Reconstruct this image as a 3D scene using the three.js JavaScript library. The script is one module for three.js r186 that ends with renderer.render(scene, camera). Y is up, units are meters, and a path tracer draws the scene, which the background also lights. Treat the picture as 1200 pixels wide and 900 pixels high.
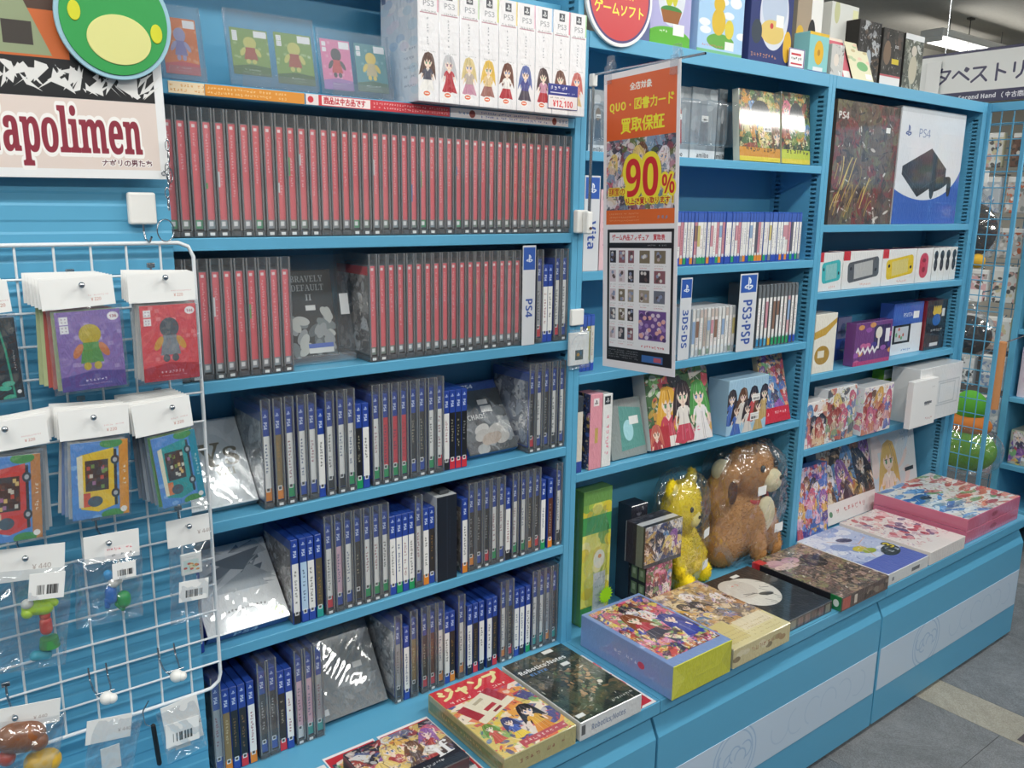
import * as THREE from 'three';
import { RoundedBoxGeometry } from 'three/addons/geometries/RoundedBoxGeometry.js';
import { MarchingCubes } from 'three/addons/objects/MarchingCubes.js';
import { ImprovedNoise } from 'three/addons/math/ImprovedNoise.js';
import { mergeGeometries, mergeVertices } from 'three/addons/utils/BufferGeometryUtils.js';
import { RectAreaLightUniformsLib } from 'three/addons/lights/RectAreaLightUniformsLib.js';

// ---------------------------------------------------------------- camera, light, exposure
const scene = new THREE.Scene();
const renderer = new THREE.WebGLRenderer({ antialias: true });
renderer.toneMapping = THREE.LinearToneMapping;
renderer.toneMappingExposure = 1.22;
renderer.shadowMap.enabled = true;
RectAreaLightUniformsLib.init();
scene.background = new THREE.Color(0x101214);
const FOCAL = 988.3;                                                   // pixels, for a frame of 1200 x 900
const camera = new THREE.PerspectiveCamera(2 * Math.atan(450 / FOCAL) * 180 / Math.PI, 4 / 3, 0.05, 60);
camera.position.set(-0.3536, 1.5, 1.4054);
camera.rotation.set(-12.03 * Math.PI / 180, -37.838 * Math.PI / 180, 0.761 * Math.PI / 180, 'YXZ');
camera.updateMatrixWorld();
scene.add(camera);
const LAMP = { intensity: 23, width: 0.15, length: 1.22, color: new THREE.Color().setRGB(1.0, 0.985, 0.93) };
const LAMP_SPOTS = [];
for (const z of [0.95, 2.35]) for (const x of [-2.5, -0.6, 1.3, 3.2, 5.12]) LAMP_SPOTS.push([x, z]);
for (const z of [-1.66, -3.6]) for (const x of [-1.4, 0.5, 2.4, 6.2]) LAMP_SPOTS.push([x, z]);

// ---------------------------------------------------------------- small helpers
const ray = (px, py) => new THREE.Vector3((px - 600) / FOCAL, -(py - 450) / FOCAL, -1).applyQuaternion(camera.quaternion);
const hit = (px, py, axis, v) => { const d = ray(px, py), t = (v - camera.position[axis]) / d[axis]; return d.multiplyScalar(t).add(camera.position); };
const atX = (px, py, x) => hit(px, py, 'x', x), atY = (px, py, y) => hit(px, py, 'y', y), atZ = (px, py, z) => hit(px, py, 'z', z);
function seeded(s) { return () => { s = (s + 0x6d2b79f5) | 0; let t = Math.imul(s ^ (s >>> 15), 1 | s); t = (t + Math.imul(t ^ (t >>> 7), 61 | t)) ^ t; return ((t ^ (t >>> 14)) >>> 0) / 4294967296; }; }
let rnd = seeded(7);
const rr = (a, b) => a + (b - a) * rnd(), pick = (a) => a[Math.floor(rnd() * a.length)];
const noise = new ImprovedNoise();
const taken = new Map();
function numbered(n) { const k = taken.get(n) ?? 0; taken.set(n, k + 1); return k ? n + '_' + String(k).padStart(3, '0') : n; }
function thing(name, label, category, pos = [0, 0, 0], turn = 0, group) {
  const o = new THREE.Group(); o.name = numbered(name); scene.add(o);
  o.position.set(...pos); o.rotation.y = turn; o.userData = { label, category };
  if (group) o.userData.group = group;
  return o;
}
function part(name, geo, mat, parent, label) {
  const m = new THREE.Mesh(geo, mat); m.name = name; m.castShadow = m.receiveShadow = true; parent.add(m);
  if (label) m.userData.label = label;
  return m;
}
function structure(name, geo, mat, label) { const m = part(name, geo, mat, scene); m.userData = { kind: 'structure', label, category: name.split('_')[0] }; return m; }
const V = (x, y, z) => new THREE.Vector3(x, y, z);
const std = (color, roughness = 0.6, more = {}) => new THREE.MeshStandardMaterial({ color, roughness, ...more });
function tube(points, r, seg = 24, closed = false, radial = 8) { return new THREE.TubeGeometry(new THREE.CatmullRomCurve3(points.map((p) => V(...p)), closed, 'catmullrom', 0.2), seg, r, radial, closed); }
function rod(a, b, r, radial = 10) { return new THREE.TubeGeometry(new THREE.LineCurve3(V(...a), V(...b)), 1, r, radial, false); }
function rodCapped(a, b, r) { const A = V(...a), B = V(...b), g = new THREE.CapsuleGeometry(r, A.distanceTo(B), 3, 8); g.applyQuaternion(new THREE.Quaternion().setFromUnitVectors(V(0, 1, 0), B.clone().sub(A).normalize())); const c = A.add(B).multiplyScalar(0.5); return g.translate(c.x, c.y, c.z); }
const plainGeo = (g) => { const h = g.index ? g.toNonIndexed() : g; for (const k of Object.keys(h.attributes)) if (!['position', 'normal', 'uv'].includes(k)) h.deleteAttribute(k); return h; };
const merge = (list) => mergeGeometries(list.map(plainGeo));
const box = (x0, x1, y0, y1, z0, z1) => new THREE.BoxGeometry(x1 - x0, y1 - y0, z1 - z0).translate((x0 + x1) / 2, (y0 + y1) / 2, (z0 + z1) / 2);
const rbox = (x0, x1, y0, y1, z0, z1, r = 0.002) => new RoundedBoxGeometry(x1 - x0, y1 - y0, z1 - z0, 1, Math.min(r, (x1 - x0) / 2.1, (y1 - y0) / 2.1, (z1 - z0) / 2.1)).translate((x0 + x1) / 2, (y0 + y1) / 2, (z0 + z1) / 2);

// A box with chamfered edges: base centre at the origin, each face reads its own piece of a printed sheet.
const FACES = { f: [2, 1], b: [2, -1], r: [0, 1], l: [0, -1], t: [1, 1], u: [1, -1] };
function cbox(w, h, d, c = 0.0008, R = {}) {
  const H = [w / 2, h / 2, d / 2], pos = [], nor = [], uv = [];
  const uvOf = (k, [x, y, z]) => {
    const r = R[k] ?? R.all; if (!r) return [0, 0];
    const a = { f: x / w, b: -x / w, r: -z / d, l: z / d, t: x / w, u: x / w }[k] + 0.5, b = { f: y / h, b: y / h, r: y / h, l: y / h, t: -z / d, u: z / d }[k] + 0.5;
    return [r.u0 + (r.u1 - r.u0) * a, r.v0 + (r.v1 - r.v0) * b];
  };
  const pt = (k, s) => { const [n, q] = FACES[k]; return [0, 1, 2].map((i) => (i === n ? q * H[i] : s[i] * (H[i] - c))); };
  const poly = (pts, uvs, n) => {
    const A = V(...pts[0]), e = V(...pts[1]).sub(A).cross(V(...pts[2]).sub(A));
    if (e.dot(n) < 0) { pts = pts.slice().reverse(); uvs = uvs.slice().reverse(); }
    for (let i = 1; i < pts.length - 1; i++) for (const j of [0, i, i + 1]) { pos.push(pts[j][0], pts[j][1] + H[1], pts[j][2]); nor.push(n.x, n.y, n.z); uv.push(...uvs[j]); }
  };
  const keys = Object.keys(FACES);
  for (const k of keys) {
    const [n, q] = FACES[k], [i, j] = [0, 1, 2].filter((a) => a !== n), N = V(0, 0, 0).setComponent(n, q);
    const cs = [[-1, -1], [1, -1], [1, 1], [-1, 1]].map(([a, b]) => { const s = [0, 0, 0]; s[n] = q; s[i] = a; s[j] = b; return pt(k, s); });
    poly(cs, cs.map((p) => uvOf(k, p)), N);
  }
  if (c > 0) {
    for (let A = 0; A < 6; A++) for (let B = A + 1; B < 6; B++) {
      const ka = keys[A], kb = keys[B], [na, qa] = FACES[ka], [nb, qb] = FACES[kb]; if (na === nb) continue;
      const m = 3 - na - nb, N = V(0, 0, 0).setComponent(na, qa).setComponent(nb, qb).normalize(), S = (e) => { const s = [0, 0, 0]; s[na] = qa; s[nb] = qb; s[m] = e; return s; };
      const p1 = pt(ka, S(-1)), p2 = pt(ka, S(1)), p3 = pt(kb, S(1)), p4 = pt(kb, S(-1)), u1 = uvOf(ka, p1), u2 = uvOf(ka, p2);
      poly([p1, p2, p3, p4], [u1, u2, u2, u1], N);
    }
    for (const sx of [-1, 1]) for (const sy of [-1, 1]) for (const sz of [-1, 1]) {
      const s = [sx, sy, sz], ks = [sx > 0 ? 'r' : 'l', sy > 0 ? 't' : 'u', sz > 0 ? 'f' : 'b'], ps = ks.map((k) => pt(k, s)), u = uvOf(ks[2], ps[2]);
      poly(ps, [u, u, u], V(sx, sy, sz).normalize());
    }
  }
  const g = new THREE.BufferGeometry();
  g.setAttribute('position', new THREE.Float32BufferAttribute(pos, 3)); g.setAttribute('normal', new THREE.Float32BufferAttribute(nor, 3)); g.setAttribute('uv', new THREE.Float32BufferAttribute(uv, 2));
  return g;
}

// ---------------------------------------------------------------- printed sheets: all packaging print is computed here
const PAGE = 2048, pages = [];
function newPage() {
  const c = document.createElement('canvas'); c.width = c.height = PAGE;
  const g = c.getContext('2d'); g.fillStyle = '#888'; g.fillRect(0, 0, PAGE, PAGE);
  const t = new THREE.CanvasTexture(c); t.colorSpace = THREE.SRGBColorSpace; t.anisotropy = 8;
  const p = { g, t, x: 0, y: 0, row: 0, mats: {} }; pages.push(p); return p;
}
let pg = newPage();
function alloc(w, h) {
  w = Math.ceil(w); h = Math.ceil(h);
  if (pg.x + w + 4 > PAGE) { pg.x = 0; pg.y += pg.row; pg.row = 0; }
  if (pg.y + h + 4 > PAGE) pg = newPage();
  const r = { p: pg, x: pg.x + 2, y: pg.y + 2, w, h };
  pg.x += w + 4; pg.row = Math.max(pg.row, h + 4);
  return r;
}
const uvRect = (p, x, y, w, h) => ({ p, u0: (x + 0.5) / PAGE, u1: (x + w - 0.5) / PAGE, v0: 1 - (y + h - 0.5) / PAGE, v1: 1 - (y + 0.5) / PAGE });
function paintIn(r, x, y, w, h, draw) { const g = r.p.g; g.save(); g.beginPath(); g.rect(x - 1, y - 1, w + 2, h + 2); g.clip(); g.translate(x, y); draw(g, w, h); g.restore(); }
function print(w, h, draw) { const r = alloc(w, h); paintIn(r, r.x, r.y, r.w, r.h, draw); return uvRect(r.p, r.x, r.y, r.w, r.h); }
// faces of one box laid side by side on one sheet; a string is a plain colour
function printBox(w, h, d, res, faces) {
  const size = { f: [w, h], b: [w, h], l: [d, h], r: [d, h], t: [w, d], u: [w, d] }, all = { all: '#888', ...faces }, out = {};
  const list = Object.entries(all).map(([k, v]) => (typeof v === 'string' ? [k, 6, 6, (g, a, b) => { g.fillStyle = v; g.fillRect(-1, -1, a + 2, b + 2); }] : [k, Math.max(8, Math.round(size[k][0] * res)), Math.max(8, Math.round(size[k][1] * res)), v]));
  const W = list.reduce((s, e) => s + e[1] + 4, 0), Hh = Math.max(...list.map((e) => e[2])), r = alloc(W, Hh);
  let x = r.x;
  for (const [k, a, b, f] of list) { paintIn(r, x, r.y, a, b, f); out[k] = uvRect(r.p, x, r.y, a, b); x += a + 4; }
  out.p = r.p; return out;
}
const wrinkle = (() => {
  const n = 256, d = new Uint8Array(n * n * 4);
  for (let y = 0; y < n; y++) for (let x = 0; x < n; x++) {
    let v = 0; for (const [f, a] of [[4, 1], [9, 0.6], [21, 0.3]]) v += a * (1 - 2 * Math.abs(noise.noise(x / n * f * 2.0, y / n * f, f)));
    d.set([128 + 60 * v, 128 + 60 * v, 128 + 60 * v, 255].map((q) => Math.max(0, Math.min(255, q))), (y * n + x) * 4);
  }
  const t = new THREE.DataTexture(d, n, n); t.magFilter = THREE.LinearFilter; t.wrapS = t.wrapT = THREE.MirroredRepeatWrapping; t.needsUpdate = true; return t;
})();
const wrinkleRep = wrinkle.clone(); wrinkleRep.repeat.set(14, 14); wrinkleRep.needsUpdate = true;
function printMat(p, kind = 'gloss') {
  return p.mats[kind] ??= {
    paper: () => new THREE.MeshPhysicalMaterial({ map: p.t, roughness: 0.75 }),
    gloss: () => new THREE.MeshPhysicalMaterial({ map: p.t, roughness: 0.45, clearcoat: 0.35, clearcoatRoughness: 0.25 }),
    wrap: () => new THREE.MeshPhysicalMaterial({ map: p.t, roughness: 0.4, clearcoat: 1, clearcoatRoughness: 0.06, bumpMap: wrinkleRep, bumpScale: 0.0022 }),
  }[kind]();
}
// ---------------------------------------------------------------- lettering: strokes of Japanese characters on a 100 x 100 square, each point four digits
const GLYPH = {
  'ナ': '10389038 5510554540702092', 'ー': '10509050', 'リ': '28152858 7210725065754592', 'ポ': '08368036 45124590 25502078 65507278 82088812922088248016 ',
  'の': '5525457525830860203555208530906080805592', '男': '20088008804820482008 50085048 20288028 1060856080926888 485043701294', 'た': '10286028 35082092 52489048 507558909288',
  'ち': '10288828 450825604045754590657585 40924092', 'タ': '40081050 3522882265652595 38486862', 'ペ': '056035309578 75157025803288227515', 'ス': '1520802050601092 55559092',
  'ト': '40104095 40408560', 'カ': '1030883082926588 480845601594', 'ド': '35103595 35407560 65127228 80108825', 'ゲ': '30080850 26308830 603055653094 70057815 85059318',
  'ム': '451018848578 65508895', 'ソ': '20202845 801860652592', 'フ': '1518851860652592', 'ィ': '754545702080 55605596', 'ギ': '15308025 10608852 40085595 72057815 85059318',
  'ュ': '305568556590 20908590', 'ア': '1218881875405550 503550602592', '全': '50080545 50089545 28487248 50485090 22687868 08909290',
  '店': '50055015 15189018 1818155805920592 55285560 55408840 38628262829438943862', '対': '28062822 08245224 44240892 14445090 55339633 8008809066826682 60506870',
  '象': '45052018 351070106022 20228022804520452022 50225045 50451065 505560924094 55651580 55751595 65609250 60659595', '図': '10109010909210921010 35253842 52225540 70203080 35558080',
  '書': '2015801580382038 10269026 50055055 15488848 05609560 28687268729628962868 28827282', '買': '15088508853215321508 38083832 62086232 25407540758225822540 25547554 25687568 38840898 62849298',
  '取': '05105510 15101578 45104592 15304530 15504550 02805072 5822902275655092 62329592', '保': '30050545 20352095 45108810883845384510 35559655 66386696 62603592 70609692',
  '証': '25052812 05184518 10304030 10424042 10563856389010901056 52159515 72157290 75489048 58485890 48909890', '額': '05154815 25052515 22250855 30304055 10604060409010901060 55109510 60259025907060706025 60409040 60559055 66725595 84729595',
  '面': '05109510 50104828 15281592 1528852885921592 38283892 62286292 38486248 38686868', '以': '20152570 25704555 35223842 7510805040924092 70659592', '上': '50085088 50408540 08889288',
  'で': '10228820 88204550408275927592 72457858 85409255', 'い': '15201865308540704070 75258565', 'り': '2815256535503550 7010705545924592', 'ま': '15228522 15428542 50085075258525704565 45658590',
  'す': '08259225 600858603560404560506070 60703595', 'は': '20101892 40308830 681068784588407260709288', '家': '50055015 10181030 101890189030 25328032 50321555 404560924094 50551072 55701590 80456062 60559590',
  '庭': '50055014 14169216 141612550392 75224032 62286275 42488848 42758875 22402080 20805092 50929692', '用': '201020601094 201080108092 20358035 20608060 50105092',
  '内': '15281592 152885288592 50085030 50302570 50407570', '表': '15158515 20308030 10459245 50055045 45480575 35583592 35926080 85527065 50459595',
  '中': '18258225826018601825 50055095', '古': '08289228 50055055 22557855789222922255', '商': '08159215 50055015 35183828 65186028 12321294 123290329094 40383552 60386552 32606860689032903260',
  'ジ': '20153026 12382850 159050809040 72107822 86089220', 'ャ': '155075456070 40354895', 'ン': '15203035 158850758830', 'プ': '1022782260652590 82088812922088248016',
  '品': '30107010704030403010 08554555459208920855 55559255929255925555', '・': '46504854 52485454', '（': '70055035 50355065 50657095', '）': '30055035 50355065 50653095', '！': '50085065 50845090',
};
function jp(g, text, x, y, size, color, weight = 0.1, stretch = 1, lineColor) {           // x, y: upper left corner
  let cx = x;
  for (const ch of text) {
    const s = GLYPH[ch];
    if (s) {
      g.strokeStyle = color; g.lineWidth = size * weight; g.lineCap = 'round'; g.lineJoin = 'round';
      for (const st of s.split(' ')) {
        if (st.length < 8) continue;
        g.beginPath();
        for (let i = 0; i + 3 < st.length; i += 4) g[i ? 'lineTo' : 'moveTo'](cx + +st.slice(i, i + 2) / 100 * size * stretch, y + +st.slice(i + 2, i + 4) / 100 * size);
        g.stroke();
      }
      cx += size * stretch * 1.02;
    } else {
      g.font = 'bold ' + size * 1.02 + 'px sans-serif'; g.textAlign = 'left'; g.textBaseline = 'alphabetic';
      g.save(); g.translate(cx, y + size * 0.92); g.scale(stretch, 1);
      if (lineColor) { g.strokeStyle = lineColor; g.lineWidth = size * 0.2; g.lineJoin = 'round'; g.strokeText(ch, 0, 0); }
      g.fillStyle = color; g.fillText(ch, 0, 0); g.restore();
      cx += g.measureText(ch).width * stretch + size * 0.02;
    }
  }
  return cx - x;
}
function txt(g, s, x, y, size, color, { font = 'sans-serif', bold = true, align = 'left', sx = 1, outline, ow = 0.2 } = {}) {
  g.save(); g.translate(x, y); g.scale(sx, 1); g.font = (bold ? 'bold ' : '') + size + 'px ' + font; g.textAlign = align; g.textBaseline = 'middle';
  if (outline) { g.strokeStyle = outline; g.lineWidth = size * ow; g.lineJoin = 'round'; g.strokeText(s, 0, 0); }
  g.fillStyle = color; g.fillText(s, 0, 0); g.restore();
}
const fill = (g, c, x, y, w, h) => { g.fillStyle = c; g.fillRect(x, y, w, h); };
const ell = (g, c, x, y, a, b, r = 0) => { g.fillStyle = c; g.beginPath(); g.ellipse(x, y, Math.abs(a), Math.abs(b), r, 0, 7); g.fill(); };
const polyFill = (g, c, pts) => { g.fillStyle = c; g.beginPath(); pts.forEach(([x, y], i) => g[i ? 'lineTo' : 'moveTo'](x, y)); g.closePath(); g.fill(); };
// too small to read in the photograph: ticks as small print
function ticks(g, x, y, w, h, color, vertical = false) {
  g.fillStyle = color; const n = vertical ? h / w : w / h;
  for (let i = 0; i < n; i++) { if (rnd() < 0.12) continue; const s = vertical ? w : h, X = vertical ? x : x + i * s, Y = vertical ? y + i * s : y; for (let k = 0; k < 4; k++) rnd() < 0.5 ? g.fillRect(X + s * rr(0.08, 0.3), Y + s * rr(0.1, 0.8), s * rr(0.3, 0.6), s * 0.11) : g.fillRect(X + s * rr(0.1, 0.8), Y + s * rr(0.08, 0.3), s * 0.11, s * rr(0.3, 0.6)); }
}
function bars(g, x, y, w, h) { fill(g, '#333', x, y, 0.1, h); let i = 0; while (i < w) { const a = w * rr(0.01, 0.04); if (rnd() < 0.55) fill(g, '#2a2a2a', x + i, y, a, h); i += a; } }
// generic drawn figures, none of them anybody in particular
const SKIN = '#f4d9c6';
function figure(g, x, y, s, hair, cloth, skirt = cloth) {
  const lean = rr(-0.06, 0.06), P = (l) => l.map(([a, b]) => [x + (a + lean * b) * s, y + b * s]), dark = (a) => `rgba(40,26,34,${a})`, lite = (a) => `rgba(255,246,236,${a})`;
  polyFill(g, hair, P([[-0.29, -0.06], [-0.37, 0.26], [-0.44, 0.6 + rr(0, 0.2)], [-0.31, 0.52], [-0.24, 0.74], [-0.1, 0.46], [0.1, 0.46], [0.22, 0.72], [0.3, 0.5], [0.44, 0.56 + rr(0, 0.25)], [0.37, 0.24], [0.3, -0.06], [0.19, -0.28], [0, -0.35], [-0.19, -0.28]]));
  polyFill(g, SKIN, P([[-0.06, 0.25], [0.06, 0.25], [0.08, 0.36], [-0.08, 0.36]]));
  polyFill(g, cloth, P([[-0.19, 0.35], [-0.07, 0.32], [0, 0.42], [0.07, 0.32], [0.19, 0.35], [0.17, 0.6], [0.24, 0.86], [-0.24, 0.86], [-0.17, 0.6]]));
  polyFill(g, skirt, P([[-0.22, 0.8], [0.22, 0.8], [0.4, 1.26], [0.14, 1.22], [-0.06, 1.3], [-0.4, 1.22]]));
  const up = rnd() < 0.4 ? -0.1 : 0.34;
  for (const k of [-1, 1]) { polyFill(g, cloth, P([[k * 0.17, 0.36], [k * 0.24, 0.42], [k * 0.3, 0.58], [k * 0.2, 0.58]])); polyFill(g, SKIN, P([[k * 0.22, 0.56], [k * 0.3, 0.55], [k * 0.34, 0.6 + up * 0.6], [k * 0.3, 0.64 + up * 0.5]])); }
  for (let i = 0; i < 5; i++) { g.strokeStyle = i % 2 ? dark(0.25) : lite(0.35); g.lineWidth = s * 0.02; const b = rr(-0.2, 0.2); g.beginPath(); g.moveTo(x + b * s, y + s * 0.5); g.lineTo(x + b * s * 1.5, y + s * 1.2); g.stroke(); }
  polyFill(g, lite(0.8), P([[-0.1, 0.34], [0, 0.46], [0.1, 0.34], [0.05, 0.32], [0, 0.38], [-0.05, 0.32]]));
  polyFill(g, SKIN, P([[-0.2, -0.06], [-0.2, 0.12], [-0.13, 0.24], [-0.02, 0.31], [0.03, 0.31], [0.14, 0.23], [0.2, 0.1], [0.2, -0.06], [0, -0.2]]));
  polyFill(g, hair, P([[-0.25, 0.2], [-0.27, -0.05], [-0.16, -0.27], [0, -0.33], [0.16, -0.27], [0.27, -0.05], [0.25, 0.2], [0.19, 0.02], [0.13, 0.08], [0.08, -0.04], [0.0, 0.07], [-0.06, -0.05], [-0.13, 0.07], [-0.18, 0.0]]));
  for (let i = 0; i < 6; i++) { g.strokeStyle = i % 2 ? dark(0.3) : lite(0.4); g.lineWidth = s * 0.016; const a = rr(-0.24, 0.24); g.beginPath(); g.moveTo(x + a * 0.6 * s, y - s * 0.26); g.quadraticCurveTo(x + a * 1.2 * s, y - s * 0.05, x + a * 1.5 * s, y + s * rr(0.1, 0.5)); g.stroke(); }
  const iris = pick(['#5a7ab0', '#8a5a3a', '#5a8a5a', '#8a4a6a']);
  for (const k of [-1, 1]) { ell(g, '#f6f2f0', x + k * s * 0.095, y + s * 0.11, s * 0.05, s * 0.05); ell(g, iris, x + k * s * 0.09, y + s * 0.112, s * 0.036, s * 0.05); fill(g, dark(0.85), x + k * s * 0.095 - s * 0.055, y + s * 0.055, s * 0.11, s * 0.018); }
  fill(g, 'rgba(190,110,100,0.8)', x - s * 0.025, y + s * 0.225, s * 0.05, s * 0.012);
}
const HAIRS = ['#6b4630', '#d9a54a', '#2e2a38', '#8d5aa0', '#c9607a', '#5a86b8', '#e4c777', '#a04038', '#e7e0e6'];
function busy(g, w, h, pal, k) {                                           // fine print detail: short brush marks in the sheet's own inks
  const m = Math.min(w, h);
  for (let i = 0; i < k; i++) { g.globalAlpha = rr(0.3, 0.8); const s = m * rr(0.005, 0.022), x = rnd() * w, y = rnd() * h; g.fillStyle = pick(pal); g.beginPath(); g.ellipse(x, y, s * rr(0.8, 2.6), s * rr(0.25, 0.7), rnd() * 3.1, 0, 7); g.fill(); }
  g.globalAlpha = 1;
}
function collage(g, w, h, bg, pal, { n = 40, people = 5, size = 0.35, streak = 0 } = {}) {
  fill(g, bg, -1, -1, w + 2, h + 2);
  const m = Math.min(w, h);
  for (let i = 0; i < n * 3; i++) {
    const c = pick(pal), x = rnd() * w, y = rnd() * h, s = m * (i < n ? rr(0.06, 0.2) : rr(0.015, 0.08)); g.globalAlpha = i < n ? 0.9 : 0.75;
    if (rnd() < 0.5) ell(g, c, x, y, s, s * rr(0.25, 0.8), rnd() * 3); else { const a = rnd() * 6.3; polyFill(g, c, [0, 1.3, 2.1, 3.6, 4.7].map((q) => [x + Math.cos(q + a) * s * rr(0.4, 1.5), y + Math.sin(q + a) * s * rr(0.4, 1.2)])); }
  }
  g.globalAlpha = 0.9;
  for (let i = 0; i < people * 2; i++) { const s = m * size * rr(0.7, 1.3); g.save(); g.translate(w * (((i * 0.618 + 0.3) % 1) * 0.96 + 0.02), h * rr(0.16, 0.62)); g.rotate(rr(-0.45, 0.45)); figure(g, 0, 0, s, pick(HAIRS), pick(pal), pick(pal)); g.restore(); }
  busy(g, w, h, [...pal, '#f2ece4', '#2c2630'], n * 9);
  for (let i = 0; i < n; i++) { const s = m * rr(0.006, 0.028); g.globalAlpha = rr(0.35, 0.85); ell(g, pick(pal), rnd() * w, rnd() * h, s * 1.6, s * 0.6, rnd() * 3); }
  g.globalAlpha = 1;
  for (let i = 0; i < streak; i++) { g.strokeStyle = pick(pal); g.lineWidth = m * rr(0.005, 0.02); g.beginPath(); g.moveTo(rnd() * w, rnd() * h); g.bezierCurveTo(rnd() * w, rnd() * h, rnd() * w, rnd() * h, rnd() * w, rnd() * h); g.stroke(); }
}
function psMark(g, x, y, s, c) {                                          // the console maker's mark: an upright P over a lying S
  polyFill(g, c, [[x - s * 0.08, y - s * 0.5], [x + s * 0.12, y - s * 0.42], [x + s * 0.26, y - s * 0.25], [x + s * 0.24, y - s * 0.02], [x + s * 0.1, y + s * 0.03], [x + s * 0.1, y - s * 0.25], [x + s * 0.05, y - s * 0.3], [x + s * 0.05, y + s * 0.46], [x - s * 0.08, y + s * 0.4]]);
  g.strokeStyle = c; g.lineWidth = s * 0.11; g.beginPath(); g.moveTo(x - s * 0.1, y + s * 0.08); g.quadraticCurveTo(x - s * 0.75, y + s * 0.28, x - s * 0.1, y + s * 0.3); g.moveTo(x + s * 0.08, y + s * 0.14); g.quadraticCurveTo(x + s * 0.8, y + s * 0.12, x + s * 0.08, y + s * 0.4); g.stroke();
}
function priceTag(g, x, y, w, h) { fill(g, '#f4f2ee', x, y, w, h); ticks(g, x + w * 0.1, y + h * 0.15, w * 0.8, h * 0.2, '#9a8f8f'); bars(g, x + w * 0.12, y + h * 0.5, w * 0.75, h * 0.35); }
// ---------------------------------------------------------------- room shell
function noiseTex(n, f, paint, rep = 1) {
  const d = new Uint8Array(n * n * 4);
  for (let y = 0; y < n; y++) for (let x = 0; x < n; x++) { const c = paint(x / n, y / n); d.set([...c.map((q) => Math.max(0, Math.min(255, Math.round(q)))), 255], (y * n + x) * 4); }
  const t = new THREE.DataTexture(d, n, n); t.magFilter = THREE.LinearFilter; t.wrapS = t.wrapT = THREE.RepeatWrapping; t.repeat.set(rep, rep); t.colorSpace = THREE.SRGBColorSpace; t.needsUpdate = true; return t;
}
const wrapNoise = (u, v, f, s) => { // tiling noise: walk on a torus
  const a = u * Math.PI * 2, b = v * Math.PI * 2; return noise.noise(Math.cos(a) * f + s, Math.sin(a) * f + Math.cos(b) * f, Math.sin(b) * f + s * 0.37);
};
const carpetTex = (c, k) => noiseTex(512, 1, (u, v) => { const big = wrapNoise(u, v, 0.7, 3 + k) * 11 + wrapNoise(u, v, 2.6, 5 + k) * 9, fine = (Math.random() - 0.5) * 34 + wrapNoise(u, v, 16, 9) * 14; return c.map((q) => q + big + fine); });
const carpetBump = noiseTex(256, 1, () => { const q = 255 * Math.random(); return [q, q, q]; }); carpetBump.colorSpace = THREE.NoColorSpace; carpetBump.repeat.set(3, 3);
const carpetMats = [[121, 126, 131], [113, 119, 125], [126, 129, 132]].map((c, k) => new THREE.MeshStandardMaterial({ map: carpetTex(c, k * 7), roughness: 0.98, bumpMap: carpetBump, bumpScale: 0.002 }));
const beigeMat = new THREE.MeshStandardMaterial({ map: carpetTex([164, 160, 148], 31), roughness: 0.95, bumpMap: carpetBump, bumpScale: 0.001 });
beigeMat.map.repeat.set(0.31, 2);
const floor = structure('floor', box(-4.5, 9.5, -0.06, -0.004, -5.5, 4.5), std(0x55565a, 0.95), 'grey carpet floor of the shop aisle');
function floorTile(name, x0, x1, z0, z1, mat) { const g = new THREE.BoxGeometry(x1 - x0 - 0.0015, 0.004, z1 - z0 - 0.0015); part(name, g, mat, floor).position.set((x0 + x1) / 2, -0.002, (z0 + z1) / 2); }
for (let i = -9; i < 14; i++) for (let j = -2; j < 8; j++) {
  const x0 = 2.29 + i * 0.5, z0 = 0.05 + j * 0.5; if (x0 > 7 || x0 < -3) continue;
  const shift = i < 0 ? -0.155 : 0;
  floorTile('carpet_tile', x0 + shift, x0 + shift + 0.5, z0, z0 + 0.5, carpetMats[((i * 7 + j * 3) % 3 + 3) % 3]);
}
for (let j = 0; j < 5; j++) floorTile('beige_strip', 2.135, 2.29, -0.95 + j * 1.0, 0.05 + j * 1.0, beigeMat);
structure('ceiling', box(-4.5, 9.5, 2.8, 2.9, -5.5, 4.5), new THREE.MeshStandardMaterial({ map: noiseTex(256, 1, (u, v) => { const q = wrapNoise(u, v, 1.2, 4) * 8 + (Math.random() - 0.5) * 7; return [200 + q, 196 + q, 187 + q]; }, 4), roughness: 0.9 }), 'off-white painted shop ceiling');
const wallMat = std(0xd8d4ca, 0.85);
structure('wall_back', box(-4.5, 9.5, 0, 2.8, -5.6, -5.5), wallMat, 'off-white wall behind the shelving');
structure('wall_front', box(-4.5, 9.5, 0, 2.8, 4.5, 4.6), wallMat, 'off-white wall across the aisle');
structure('wall_west', box(-4.6, -4.5, 0, 2.8, -5.5, 4.5), wallMat, 'off-white end wall of the aisle');
structure('wall_east', box(9.5, 9.6, 0, 2.8, -5.5, 4.5), wallMat, 'off-white wall at the far end of the shop');
structure('trim_1', box(4.6, 9.5, 2.62, 2.8, -2.9, -2.35), std(0xd4cfc4, 0.85), 'pale boxed beam under the ceiling');

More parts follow.
